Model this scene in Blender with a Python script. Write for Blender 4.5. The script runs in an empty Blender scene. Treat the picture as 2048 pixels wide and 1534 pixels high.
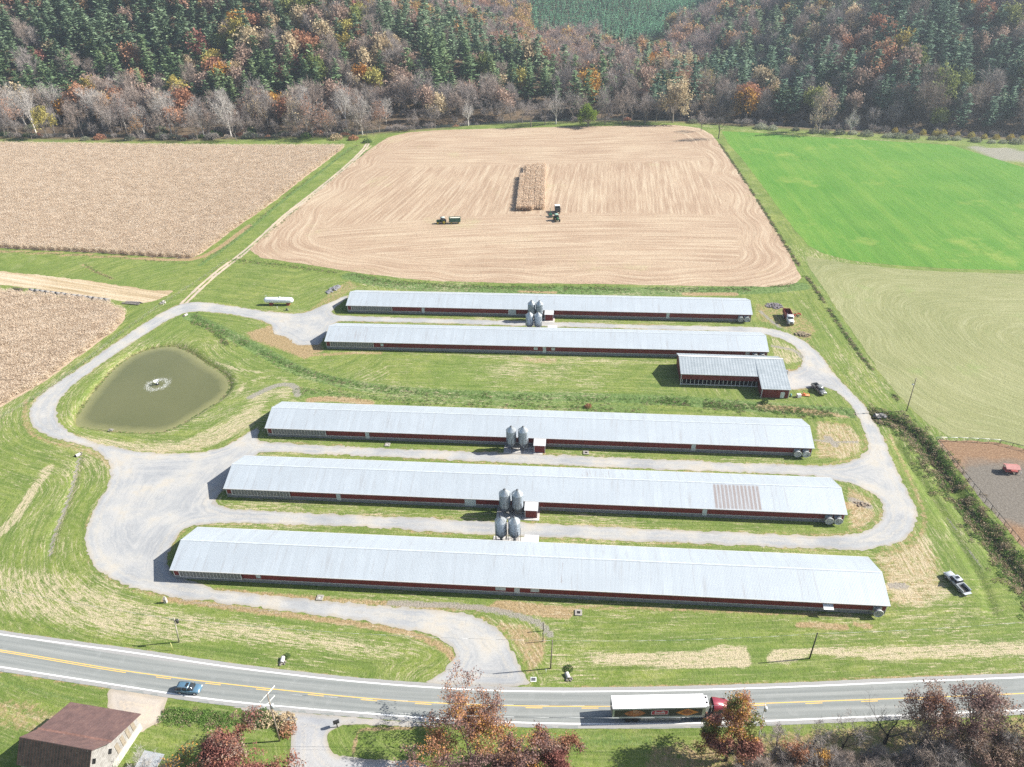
import bpy, math, random
import numpy as np
from mathutils import Vector, Matrix
sc = bpy.context.scene
col = sc.collection
R = math.radians
rng = random.Random(7)

# ---------------------------------------------------------------- camera
PITCH, ROLL, FPX, CAMH = R(32.2495), R(-1.3266), 1431.93, 120.0
_c, _s = math.cos(PITCH), math.sin(PITCH)
FWD = np.array([0, _c, -_s]); _r = np.array([1., 0, 0]); _u = np.array([0, _s, _c])
RGT = math.cos(ROLL) * _r + math.sin(ROLL) * _u
UPV = -math.sin(ROLL) * _r + math.cos(ROLL) * _u
CAM = np.array([0, 0, CAMH])
cd = bpy.data.cameras.new('camera'); co = bpy.data.objects.new('camera', cd); col.objects.link(co)
cd.sensor_width = 36; cd.lens = 36 * FPX / 2048; cd.clip_end = 20000; cd.clip_start = 1
co.matrix_world = Matrix(((RGT[0], UPV[0], -FWD[0], 0), (RGT[1], UPV[1], -FWD[1], 0), (RGT[2], UPV[2], -FWD[2], CAMH), (0, 0, 0, 1)))
sc.camera = co
sc.render.resolution_x, sc.render.resolution_y = 1024, 767

# ---------------------------------------------------------------- world, sun, exposure
SUN_EL, SUN_AZ = 36.5, 4.5          # azimuth measured from +X towards +Y
w = bpy.data.worlds.new('World'); sc.world = w; w.use_nodes = True
nt = w.node_tree; nt.nodes.clear()
sky = nt.nodes.new('ShaderNodeTexSky'); sky.sky_type = 'NISHITA'; sky.sun_disc = False
sky.sun_elevation = R(SUN_EL); sky.sun_rotation = R(90 - SUN_AZ); sky.air_density = 1.0; sky.dust_density = 1.2; sky.ozone_density = 1.0
bg = nt.nodes.new('ShaderNodeBackground'); bg.inputs[1].default_value = 0.07
wo = nt.nodes.new('ShaderNodeOutputWorld')
nt.links.new(sky.outputs[0], bg.inputs[0]); nt.links.new(bg.outputs[0], wo.inputs[0])
sl = bpy.data.lights.new('sun', 'SUN'); sl.energy = 5.0; sl.angle = R(0.53); sl.color = (1.0, 0.955, 0.88)
so = bpy.data.objects.new('sun', sl); col.objects.link(so)
_sd = Vector((math.cos(R(SUN_EL)) * math.cos(R(SUN_AZ)), math.cos(R(SUN_EL)) * math.sin(R(SUN_AZ)), math.sin(R(SUN_EL))))
so.rotation_euler = _sd.to_track_quat('Z', 'Y').to_euler(); so.location = (60, 60, 200)
sc.view_settings.view_transform = 'Standard'; sc.view_settings.look = 'None'
sc.view_settings.exposure = 1.12; sc.view_settings.gamma = 1.0
sc.cycles.use_denoising = False
sc.cycles.max_bounces = 6; sc.cycles.diffuse_bounces = 3; sc.cycles.glossy_bounces = 2
sc.cycles.transparent_max_bounces = 8; sc.cycles.transmission_bounces = 3; sc.cycles.volume_bounces = 0
sc.cycles.caustics_reflective = False; sc.cycles.caustics_refractive = False

# ---------------------------------------------------------------- site survey: bearing from the drone -> point on level z
def G(px, py, z=0.0):
    d = FWD + (px - 1024) / FPX * RGT - (py - 767) / FPX * UPV
    t = (z - CAMH) / d[2]
    p = CAM + t * d
    return (float(p[0]), float(p[1]), float(z))
def GP(pts, z=0.0):
    return np.array([G(a, b, z)[:2] for a, b in pts])
def project(P):
    d = np.asarray(P, float) - CAM
    zc = d @ FWD
    return 1024 + FPX * (d @ RGT) / zc, 767 - FPX * (d @ UPV) / zc, zc

# ---------------------------------------------------------------- noise and distance fields
def _h(i, j, s):
    n = (i.astype(np.int64) * 374761393 + j.astype(np.int64) * 668265263 + s * 974634777) & 0xffffffff
    n = ((n ^ (n >> 13)) * 1274126177) & 0xffffffff
    return ((n ^ (n >> 16)) & 0xffff) / 65535.0
def vnoise(x, y, s=0):
    i, j = np.floor(x), np.floor(y); u, v = x - i, y - j
    u = u * u * (3 - 2 * u); v = v * v * (3 - 2 * v)
    i = i.astype(np.int64); j = j.astype(np.int64)
    return (_h(i, j, s) * (1 - u) + _h(i + 1, j, s) * u) * (1 - v) + (_h(i, j + 1, s) * (1 - u) + _h(i + 1, j + 1, s) * u) * v
def fbm(x, y, s=0, o=3):
    t = 0; a = .5; 
    for k in range(o):
        t = t + a * (vnoise(x * 2 ** k, y * 2 ** k, s + k) - .5); a *= .55
    return t * 2
def seg_dist(X, Y, a, b):
    dx, dy = b[0] - a[0], b[1] - a[1]; L = dx * dx + dy * dy + 1e-9
    t = np.clip(((X - a[0]) * dx + (Y - a[1]) * dy) / L, 0, 1)
    return np.hypot(X - a[0] - t * dx, Y - a[1] - t * dy)
def line_dist(X, Y, pts, closed=False):
    d = np.full(X.shape, 1e9); n = len(pts)
    for k in range(n if closed else n - 1):
        d = np.minimum(d, seg_dist(X, Y, pts[k], pts[(k + 1) % n]))
    return d
def poly_in(X, Y, poly):
    ins = np.zeros(X.shape, bool); n = len(poly)
    for k in range(n):
        x1, y1 = poly[k]; x2, y2 = poly[(k + 1) % n]
        if y1 == y2: continue
        c = ((y1 > Y) != (y2 > Y)) & (X < (x2 - x1) * (Y - y1) / (y2 - y1) + x1)
        ins ^= c
    return ins
def poly_sdf(X, Y, poly):
    return np.where(poly_in(X, Y, poly), -1, 1) * line_dist(X, Y, poly, True)
def sm(a, b, x):
    t = np.clip((x - a) / (b - a), 0, 1); return t * t * (3 - 2 * t)
def smooth_line(pts, n=2, closed=False):
    P = [np.array(p, float) for p in pts]
    for _ in range(n):
        Q = []; m = len(P)
        rngk = range(m) if closed else range(m - 1)
        if not closed: Q.append(P[0])
        for k in rngk:
            a, b = P[k], P[(k + 1) % m]; Q += [a * .75 + b * .25, a * .25 + b * .75]
        if not closed: Q.append(P[-1])
        P = Q
    return np.array(P)

# ---------------------------------------------------------------- materials
class NT:
    def __init__(s, name, rough=.9, metal=0.0, spec=.3):
        s.m = bpy.data.materials.new(name); s.m.use_nodes = True; s.t = s.m.node_tree
        s.b = s.t.nodes['Principled BSDF']; s.b.inputs['Roughness'].default_value = rough
        s.b.inputs['Metallic'].default_value = metal; s.b.inputs['Specular IOR Level'].default_value = spec
        tc = s.t.nodes.new('ShaderNodeTexCoord'); s.co = tc.outputs['Object']; s.tc = tc
    def put(s, sock, v):
        if hasattr(v, 'default_value') and hasattr(v, 'links'): s.t.links.new(v, sock)
        elif isinstance(v, (tuple, list)) and len(v) == 3 and sock.type == 'RGBA': sock.default_value = (*v, 1)
        else: sock.default_value = v
    def noise(s, scale, detail=3, vec=None, rough=.55, dist=0):
        n = s.t.nodes.new('ShaderNodeTexNoise'); n.inputs['Scale'].default_value = scale; n.inputs['Detail'].default_value = detail
        n.inputs['Roughness'].default_value = rough; n.inputs['Distortion'].default_value = dist
        s.t.links.new(vec or s.co, n.inputs['Vector']); return n.outputs[0]
    def voro(s, scale, vec=None, out='Distance'):
        n = s.t.nodes.new('ShaderNodeTexVoronoi'); n.inputs['Scale'].default_value = scale
        s.t.links.new(vec or s.co, n.inputs['Vector']); return n.outputs[out]
    def map(s, scale=(1, 1, 1), rot=(0, 0, 0), vec=None):
        n = s.t.nodes.new('ShaderNodeMapping'); n.inputs['Scale'].default_value = scale; n.inputs['Rotation'].default_value = rot
        s.t.links.new(vec or s.co, n.inputs['Vector']); return n.outputs[0]
    def comb(s, x, y, z=0.0):
        n = s.t.nodes.new('ShaderNodeCombineXYZ'); s.put(n.inputs[0], x); s.put(n.inputs[1], y); s.put(n.inputs[2], z); return n.outputs[0]
    def sep(s, vec=None):
        n = s.t.nodes.new('ShaderNodeSeparateXYZ'); s.t.links.new(vec or s.co, n.inputs[0]); return n.outputs
    def ma(s, op, a, b=0.0, c=0.0, clamp=False):
        n = s.t.nodes.new('ShaderNodeMath'); n.operation = op; n.use_clamp = clamp
        s.put(n.inputs[0], a); s.put(n.inputs[1], b); s.put(n.inputs[2], c); return n.outputs[0]
    def rng(s, v, a, b, c=0.0, d=1.0):
        n = s.t.nodes.new('ShaderNodeMapRange'); n.inputs[1].default_value = a; n.inputs[2].default_value = b
        n.inputs[3].default_value = c; n.inputs[4].default_value = d; s.put(n.inputs[0], v); return n.outputs[0]
    def mix(s, f, a, b, mode='MIX'):
        n = s.t.nodes.new('ShaderNodeMix'); n.data_type = 'RGBA'; n.blend_type = mode
        s.put(n.inputs[0], f); s.put(n.inputs[6], a); s.put(n.inputs[7], b); return n.outputs[2]
    def ramp(s, f, stops):
        n = s.t.nodes.new('ShaderNodeValToRGB'); e = n.color_ramp.elements
        while len(e) > 1: e.remove(e[-1])
        e[0].position = stops[0][0]; e[0].color = (*stops[0][1], 1)
        for p, c in stops[1:]: q = e.new(p); q.color = (*c, 1)
        s.put(n.inputs[0], f); return n.outputs[0]
    def attr(s, name):
        n = s.t.nodes.new('ShaderNodeAttribute'); n.attribute_name = name; return n.outputs['Fac']
    def rand(s):
        return s.t.nodes.new('ShaderNodeObjectInfo').outputs['Random']
    def pos(s):
        return s.t.nodes.new('ShaderNodeNewGeometry').outputs['Position']
    def isl(s):
        return s.t.nodes.new('ShaderNodeNewGeometry').outputs['Random Per Island']
    def color(s, v): s.put(s.b.inputs['Base Color'], v); return s
    def bump(s, h, st=.3, dist=.1):
        n = s.t.nodes.new('ShaderNodeBump'); n.inputs['Strength'].default_value = st; n.inputs['Distance'].default_value = dist
        s.t.links.new(h, n.inputs['Height']); s.t.links.new(n.outputs[0], s.b.inputs['Normal']); return s
def mul(c, k): return tuple(min(1, x * k) for x in c)
_mc = {}
def M(name, c, rough=.7, metal=0.0, var=.12, scale=1.5, spec=.3):
    """plain painted / metal / wood surface with slight uneven weathering"""
    if name in _mc: return _mc[name]
    t = NT(name, rough, metal, spec)
    n = t.noise(scale, 4); t.color(t.ramp(n, [(.3, mul(c, 1 - var)), (.7, mul(c, 1 + var))]))
    _mc[name] = t.m; return t.m

# ---------------------------------------------------------------- mesh builder
class MB:
    def __init__(s): s.v = []; s.f = []; s.m = []; s.sm = []
    def add(s, vs, fs, m=0, smooth=False):
        o = len(s.v); s.v += [tuple(map(float, v)) for v in vs]
        for f in fs: s.f.append([o + i for i in f]); s.m.append(m); s.sm.append(smooth)
        return s
    def box(s, x0, x1, y0, y1, z0, z1, m=0, rz=0, c=None):
        vs = [(x, y, z) for z in (z0, z1) for y in (y0, y1) for x in (x0, x1)]
        if rz:
            c = c or ((x0 + x1) / 2, (y0 + y1) / 2); cs, sn = math.cos(rz), math.sin(rz)
            vs = [(c[0] + (x - c[0]) * cs - (y - c[1]) * sn, c[1] + (x - c[0]) * sn + (y - c[1]) * cs, z) for x, y, z in vs]
        return s.add(vs, [(0, 2, 3, 1), (4, 5, 7, 6), (0, 1, 5, 4), (2, 6, 7, 3), (0, 4, 6, 2), (1, 3, 7, 5)], m)
    def tube(s, p0, p1, r0, r1=None, n=8, m=0, caps=True, smooth=True):
        r1 = r0 if r1 is None else r1
        p0, p1 = Vector(p0), Vector(p1); d = (p1 - p0).normalized()
        a = d.orthogonal().normalized(); b = d.cross(a)
        vs = []
        for p, r in ((p0, r0), (p1, r1)):
            for k in range(n):
                t = 2 * math.pi * k / n; vs.append(p + (a * math.cos(t) + b * math.sin(t)) * r)
        s.add(vs, [(k, (k + 1) % n, n + (k + 1) % n, n + k) for k in range(n)], m, smooth)
        if caps:
            o = len(s.v) - 2 * n
            s.f += [[o + k for k in range(n)][::-1], [o + n + k for k in range(n)]]; s.m += [m, m]; s.sm += [False, False]
        return s
    def path(s, pts, r, n=6, m=0):
        for a, b in zip(pts[:-1], pts[1:]): s.tube(a, b, r, r, n, m)
        return s
    def lathe(s, prof, n=24, m=0, smooth=True, c=(0, 0, 0)):
        vs = [(c[0] + r * math.cos(2 * math.pi * k / n), c[1] + r * math.sin(2 * math.pi * k / n), c[2] + z) for r, z in prof for k in range(n)]
        fs = [(i * n + k, i * n + (k + 1) % n, (i + 1) * n + (k + 1) % n, (i + 1) * n + k) for i in range(len(prof) - 1) for k in range(n)]
        return s.add(vs, fs, m, smooth)
    def prism(s, prof, x0, x1, m=0):
        """closed profile of (y, z) points pushed along x"""
        n = len(prof)
        vs = [(x0, y, z) for y, z in prof] + [(x1, y, z) for y, z in prof]
        fs = [(k, (k + 1) % n, n + (k + 1) % n, n + k) for k in range(n)] + [tuple(range(n))[::-1], tuple(range(n, 2 * n))]
        return s.add(vs, fs, m)
    def swap_xy(s):
        s.v = [(y, x, z) for x, y, z in s.v]; s.f = [f[::-1] for f in s.f]; return s
    def loft(s, secs, m=0, smooth=True, closed=True):
        """sections: lists of 3-D points with equal counts, joined in order, ends capped"""
        n = len(secs[0]); o = len(s.v); s.v += [tuple(map(float, p)) for q in secs for p in q]
        for i in range(len(secs) - 1):
            for k in range(n if closed else n - 1):
                s.f.append([o + i * n + k, o + i * n + (k + 1) % n, o + (i + 1) * n + (k + 1) % n, o + (i + 1) * n + k]); s.m.append(m); s.sm.append(smooth)
        if closed:
            s.f += [[o + k for k in range(n)][::-1], [o + (len(secs) - 1) * n + k for k in range(n)]]; s.m += [m, m]; s.sm += [False, False]
        return s
    def build(s, name, mats, parent=None, loc=None, rz=0):
        me = bpy.data.meshes.new(name); me.from_pydata(s.v, [], s.f)
        mats = mats if isinstance(mats, (list, tuple)) else [mats]
        for x in mats: me.materials.append(x)
        me.polygons.foreach_set('material_index', s.m); me.polygons.foreach_set('use_smooth', s.sm); me.update()
        bmn = None
        o = bpy.data.objects.new(name, me); col.objects.link(o)
        if parent: o.parent = parent
        if loc is not None: o.location = loc
        if rz: o.rotation_euler = (0, 0, rz)
        return o
def tag(o, label=None, cat=None, group=None, kind=None):
    if label: o['label'] = label
    if cat: o['category'] = cat
    if group: o['group'] = group
    if kind: o['kind'] = kind
    return o
def empty(name, loc, rz=0, label=None, cat=None, group=None):
    o = bpy.data.objects.new(name, None); o.empty_display_size = .5; col.objects.link(o)
    o.location = (loc[0], loc[1], loc[2] if len(loc) > 2 else 0); o.rotation_euler = (0, 0, rz)
    return tag(o, label, cat, group)
def np_mesh(name, V, Q, mats, mi=None, smooth=False):
    """mesh of quads from numpy arrays"""
    me = bpy.data.meshes.new(name); V = np.asarray(V, np.float32); Q = np.asarray(Q, np.int32); n = len(Q); k = Q.shape[1]
    me.vertices.add(len(V)); me.vertices.foreach_set('co', V.ravel())
    me.loops.add(n * k); me.loops.foreach_set('vertex_index', Q.ravel())
    me.polygons.add(n); me.polygons.foreach_set('loop_start', np.arange(n, dtype=np.int32) * k)
    for x in mats: me.materials.append(x)
    if mi is not None: me.polygons.foreach_set('material_index', np.asarray(mi, np.int32))
    me.polygons.foreach_set('use_smooth', np.full(n, smooth)); me.update(calc_edges=True)
    return me
def set_attr(me, name, vals):
    a = me.attributes.new(name, 'FLOAT', 'POINT'); a.data.foreach_set('value', np.asarray(vals, np.float32).ravel())

def sheet(name, sdf, bbox, res, z, mat, attrs=None, label=None, kind='structure', extra=None, zf=None):
    """flat patch of ground: every place where sdf(x, y) < 0, with a clean contour edge"""
    x0, x1, y0, y1 = bbox
    xs = np.arange(x0, x1 + res, res); ys = np.arange(y0, y1 + res, res)
    X, Y = np.meshgrid(xs, ys); S = sdf(X, Y); S = np.where(np.abs(S) < 1e-4, 1e-4, S)
    I = S < 0; nx = len(xs)
    full = I[:-1, :-1] & I[1:, :-1] & I[:-1, 1:] & I[1:, 1:]
    anyi = I[:-1, :-1] | I[1:, :-1] | I[:-1, 1:] | I[1:, 1:]
    part = anyi & ~full
    vid = {}; V = []; F = []
    def gv(j, i):
        k = (j, i)
        if k not in vid: vid[k] = len(V); V.append((xs[i], ys[j]))
        return vid[k]
    def ev(a, b):
        k = (a, b) if a < b else (b, a)
        if k not in vid:
            sa, sb = S[k[0]], S[k[1]]; t = sa / (sa - sb)
            vid[k] = len(V); V.append((xs[k[0][1]] * (1 - t) + xs[k[1][1]] * t, ys[k[0][0]] * (1 - t) + ys[k[1][0]] * t))
        return vid[k]
    for j, i in zip(*np.nonzero(full)):
        F.append([gv(j, i), gv(j, i + 1), gv(j + 1, i + 1), gv(j + 1, i)])
    for j, i in zip(*np.nonzero(part)):
        c = [(int(j), int(i)), (int(j), int(i) + 1), (int(j) + 1, int(i) + 1), (int(j) + 1, int(i))]; f = []
        for k in range(4):
            a, b = c[k], c[(k + 1) % 4]
            if I[a]: f.append(gv(*a))
            if I[a] != I[b]: f.append(ev(a, b))
        if len(f) > 2: F.append(f)
    VA = np.array(V)
    me = bpy.data.meshes.new(name)
    zz = zf(VA[:, 0], VA[:, 1]) if zf else np.full(len(VA), z)
    me.from_pydata(np.column_stack([VA, zz]).tolist(), [], F); me.materials.append(mat)
    set_attr(me, 'edge', -sdf(VA[:, 0], VA[:, 1]))
    for k, fn in (attrs or {}).items(): set_attr(me, k, fn(VA[:, 0], VA[:, 1]))
    o = bpy.data.objects.new(name, me); col.objects.link(o)
    return tag(o, label, kind=kind)
def bb(P, m=2): return (P[:, 0].min() - m, P[:, 0].max() + m, P[:, 1].min() - m, P[:, 1].max() + m)
def rough_edge(amp=.25, f=.5, s=3):
    return lambda X, Y: amp * fbm(X * f, Y * f, s) + amp * .6 * fbm(X * f * 4, Y * f * 4, s + 5, 2)
# ================================================================ the lie of the land
TREELINE = np.array([(-900, 545), (-366, 536), (-232, 517), (-110, 520), (-80, 530), (-4, 545), (60, 548), (122, 541), (149, 530), (227, 500), (322, 468), (450, 455), (900, 450)], float)
def yb(x): return np.interp(x, TREELINE[:, 0], TREELINE[:, 1])
def smax(a, b, k=12.):
    h = np.clip(.5 + .5 * (a - b) / k, 0, 1); return b + (a - b) * h + k * h * (1 - h)
def smin(a, b, k=12.): return -smax(-a, -b, k)
def H(x, y):
    x = np.asarray(x, float); y = np.asarray(y, float)
    wob = 14 * fbm(x / 160, y / 160, 3, 3)
    yl = yb(x) + 62 + wob * 1.2; yr = yb(x) + 30 + wob
    L = smin(.50 * (y - yl), .30 * (70 - x - .12 * (y - 600)) + wob, 20)
    Rr = smin(.46 * (y - yr), .32 * (x - 172 + .06 * (y - 600)) + wob, 20)
    F = smin(.30 * (y - 960 - .15 * x) + wob, 210 + 25 * fbm(x / 500, y / 500, 9), 40)
    L = smin(L, 150 + 20 * fbm(x / 300, y / 300, 12), 30); Rr = smin(Rr, 165 + 20 * fbm(x / 300, y / 300, 13), 30)
    h = smax(smax(L, Rr, 14), F, 14)
    h = smax(h, np.zeros_like(h), 6) - 1.5
    return np.maximum(h, 0) * sm(0, 30, y - yb(x) - 8) + 0
RIVER = np.column_stack([TREELINE[:, 0], TREELINE[:, 1] + 22]); RIVER[3:8, 1] -= 4

# drives: every piece is drawn by its two edges
GRAVEL_POLY = [
 # loop road west side, yard and lane to the highway
 GP([(1062, 1372), (1048, 1345), (1035, 1318), (1018, 1290), (998, 1262), (975, 1243), (940, 1229), (890, 1224), (800, 1214), (700, 1206), (600, 1197), (500, 1187), (440, 1180), (395, 1168), (345, 1150),
     (330, 1120), (350, 1075), (375, 1052), (430, 1046), (520, 1047), (610, 1050), (700, 1053), (850, 1062), (960, 1069), (1110, 1076), (1300, 1083), (1500, 1091), (1620, 1097), (1700, 1101), (1770, 1096),
     (1815, 1076), (1834, 1045), (1833, 1020), (1815, 985), (1790, 935), (1768, 880), (1745, 838), (1725, 805), (1700, 780), (1672, 752), (1650, 722), (1630, 698), (1603, 678), (1570, 663), (1530, 655),
     (1480, 653), (1340, 651), (1200, 647), (1050, 642), (900, 638), (760, 634), (690, 632), (660, 628), (678, 607), (700, 592), (690, 592), (645, 611), (612, 626), (580, 628), (520, 621), (460, 611), (410, 604), (375, 604),
     (340, 616), (290, 645), (235, 683), (180, 722), (120, 762), (80, 790), (62, 812), (57, 836), (68, 858), (100, 874), (150, 886), (195, 900), (216, 920), (224, 945), (215, 975), (192, 1010), (174, 1050),
     (170, 1095), (185, 1130), (225, 1160), (280, 1180), (340, 1192), (420, 1202), (520, 1216), (640, 1232), (740, 1245), (820, 1258), (870, 1272), (900, 1290), (912, 1310), (905, 1328), (875, 1350), (845, 1364), (848, 1372), (950, 1380)]),
]
ISLANDS = [  # grass left inside the gravel
 GP([(112, 830), (116, 805), (135, 780), (175, 747), (235, 705), (300, 662), (345, 635), (372, 625), (400, 622), (450, 627), (500, 635), (530, 643), (548, 655), (545, 668), (570, 672), (590, 690), (620, 690), (640, 690), (655, 662), (668, 643), (700, 642), (1000, 650), (1340, 660), (1480, 664), (1530, 668), (1565, 678), (1592, 693), (1606, 710), (1607, 728), (1592, 742), (1572, 742), (1572, 775), (1590, 780), (1640, 772), (1668, 780), (1690, 797), (1712, 826), (1728, 858), (1735, 885), (1733, 903), (1718, 916), (1690, 926),
     (1640, 931), (1560, 929), (1400, 922), (1200, 914), (1000, 905), (850, 900), (700, 893), (600, 888), (525, 884), (512, 876), (520, 855), (500, 862), (470, 882), (440, 897), (400, 905), (330, 908), (270, 903), (200, 888), (150, 872), (120, 850)]),
 GP([(505, 905), (560, 905), (700, 911), (850, 917), (1000, 925), (1200, 934), (1400, 942), (1560, 947), (1650, 955), (1710, 968), (1750, 990), (1768, 1015), (1764, 1040), (1740, 1060), (1700, 1069), (1640, 1072), (1560, 1069), (1400, 1062), (1200, 1053), (1000, 1043), (800, 1034), (640, 1027), (500, 1020), (435, 1014), (428, 1003), (440, 985)]),
]
_m0 = np.column_stack([np.linspace(-80, 90, 10), np.zeros(10)])
def rounded(P, n=1): return smooth_line(P, n, True)
GRAVEL_POLY = [rounded(p) for p in GRAVEL_POLY]; ISLANDS = [rounded(p) for p in ISLANDS]
def gravel_sdf_clean(X, Y):
    d = poly_sdf(X, Y, GRAVEL_POLY[0])
    for p in ISLANDS: d = np.maximum(d, -poly_sdf(X, Y, p))
    return d
_re = lambda X, Y: rough_edge(.55, .35, 3)(X, Y) + .28 * fbm(X * 1.4, Y * 1.4, 8, 2)
def gravel_sdf(X, Y):
    d = gravel_sdf_clean(X, Y); road = poly_sdf(X, Y, ROADP)
    return np.maximum(d + _re(X, Y), -road - .05)

# highway
YEL = GP([(-300, 1255), (0, 1299.5), (120, 1320), (239, 1340.5), (360, 1357), (479, 1371), (590, 1383), (700, 1394), (800, 1402), (900, 1407.5), (1050, 1412.5), (1200, 1413), (1350, 1411), (1500, 1408), (1640, 1402.5), (1850, 1395), (2010, 1389), (2350, 1372)])
YEL = smooth_line(YEL, 2)
def offset(P, d):
    T = np.gradient(P, axis=0); T /= np.linalg.norm(T, axis=1)[:, None]
    return P + np.column_stack([-T[:, 1], T[:, 0]]) * d
_wu = GP([(-300, 1222), (0, 1269), (150, 1290), (273, 1306), (427, 1330), (560, 1347), (700, 1363), (900, 1378), (1050, 1383.5), (1250, 1383), (1400, 1380), (1600, 1373.5), (1850, 1362), (2048, 1355), (2350, 1340)])
_wl = GP([(-300, 1288), (0, 1333.6), (110, 1351), (222, 1368), (403, 1397), (560, 1413), (700, 1424), (900, 1440), (1150, 1449), (1400, 1447), (1600, 1439.5), (1800, 1430.5), (2010, 1422), (2350, 1405)])
WU, WL = smooth_line(_wu, 2), smooth_line(_wl, 2)
_su, _sl = offset(WU, .9), offset(WL, -.9)
ROADP = np.vstack([_su, _sl[::-1]])
SIDE_DRIVE = rounded(GP([(470, 1410), (560, 1423), (700, 1433), (900, 1450), (900, 1456), (800, 1452), (720, 1450), (690, 1450), (668, 1458), (655, 1468), (655, 1492), (668, 1510), (720, 1517), (800, 1520), (860, 1530), (880, 1550), (900, 1620), (560, 1620), (575, 1534), (580, 1500), (582, 1470), (575, 1448), (540, 1430), (480, 1420), (465, 1416)]))
PULLOFF = rounded(GP([(222, 1366), (345, 1386), (330, 1400), (324, 1425), (335, 1440), (300, 1452), (280, 1470), (240, 1450), (214, 1420)]))
TRACK = smooth_line(GP([(368, 606), (400, 575), (440, 540), (480, 512), (520, 478), (565, 435), (620, 392), (680, 345), (728, 300), (735, 288)]), 2)

# fields
F_STUB = GP([(498, 500), (520, 478), (560, 445), (640, 380), (700, 330), (742, 297), (775, 275), (815, 265), (880, 260), (1000, 257), (1150, 253), (1350, 250), (1400, 256), (1425, 270), (1440, 290), (1480, 348), (1530, 425), (1570, 490), (1604, 556), (1590, 568), (1540, 573), (1400, 572), (1200, 568), (1000, 566), (850, 561), (720, 546), (600, 527), (520, 515)])
F_GREEN = GP([(1443, 262), (1500, 265), (1600, 272), (1750, 281), (1900, 290), (1960, 308), (2048, 335), (2400, 400), (2400, 560), (2048, 541), (1900, 537), (1800, 531), (1700, 521), (1650, 508), (1618, 492), (1590, 460), (1540, 392), (1490, 325), (1455, 285)])
F_HAY = GP([(1612, 512), (1640, 517), (1700, 527), (1800, 538), (1900, 544), (2048, 548), (2400, 566), (2400, 1000), (2048, 893), (2000, 881), (1900, 872), (1860, 850), (1816, 812), (1765, 752), (1705, 663), (1655, 588), (1622, 540)])
F_CORNA = GP([(-500, 262), (0, 288), (300, 292), (520, 294), (690, 293), (650, 325), (600, 362), (550, 402), (480, 450), (430, 487), (392, 515), (370, 517), (200, 506), (0, 496), (-500, 470)])
F_CORNB = GP([(-400, 550), (0, 583), (70, 590), (150, 598), (220, 609), (252, 624), (250, 640), (230, 660), (180, 697), (90, 762), (0, 815), (-400, 1050)])
F_TAN = GP([(-400, 520), (0, 542), (100, 553), (200, 565), (310, 580), (345, 582), (320, 598), (290, 606), (220, 600), (60, 576), (0, 570), (-400, 540)])
F_PAST = GP([(1872, 880), (1930, 881), (1990, 884), (2048, 897), (2400, 1010), (2400, 1500), (2120, 1200), (2048, 1098), (1990, 1030), (1950, 985), (1910, 930)])
F_POND = rounded(GP([(150, 845), (152, 828), (170, 800), (200, 762), (235, 725), (275, 700), (320, 688), (352, 689), (380, 700), (405, 720), (440, 738), (458, 755), (458, 775), (440, 795), (400, 820), (360, 845), (325, 860), (280, 862), (225, 858), (170, 852)]), 2)
STRIP = np.array([(9.4, 434), (23.6, 434), (19.0, 354), (4.0, 354)])

_pb = F_POND
def pond_depth(X, Y):
    d = poly_sdf(X, Y, _pb)
    return -np.clip(1.1 - d * .45, 0, 2.6) * sm(2.8, 0, d)
DITCH = [(smooth_line(GP([(1735, 828), (1790, 838), (1830, 868), (1870, 920), (1910, 985), (1960, 1050), (2048, 1165), (2200, 1360)]), 1), 2.2, 1.4),
         (smooth_line(GP([(380, 632), (440, 665), (520, 705), (600, 745), (700, 770), (820, 785), (1000, 795), (1200, 798), (1350, 805), (1500, 818), (1620, 826), (1700, 828)]), 1), 1.2, 0.5),
         (smooth_line(GP([(1790, 885), (1835, 950), (1880, 1020), (1925, 1095), (1965, 1165), (1985, 1225)]), 1), .9, 0.45), (smooth_line(GP([(98, 1110), (104, 1072), (128, 1018), (146, 965), (157, 915)]), 1), .9, 0.4)]
def GZ(X, Y):
    X = np.asarray(X, float); Y = np.asarray(Y, float)
    h = H(X, Y)
    b = (X > -170) & (X < -60) & (Y > 150) & (Y < 240)
    if b.any(): h[b] += pond_depth(X[b], Y[b])
    for P, wd, dp in DITCH:
        b = (X > P[:, 0].min() - 6) & (X < P[:, 0].max() + 6) & (Y > P[:, 1].min() - 6) & (Y < P[:, 1].max() + 6)
        if b.any(): h[b] -= dp * sm(wd * 1.6, wd * .2, line_dist(X[b], Y[b], P))
    b = (Y > 430) & (Y < 600)
    if b.any(): h[b] = h[b] - 3.2 * sm(11, 4, line_dist(X[b], Y[b], RIVER))
    return h
def gz(x, y): return float(GZ(np.array([x]), np.array([y]))[0])

# ---------------------------------------------------------------- what grows where: strokes surveyed on the ground
MASKS = {'tan': [], 'dirt': [], 'weed': [], 'rubble': []}

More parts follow.
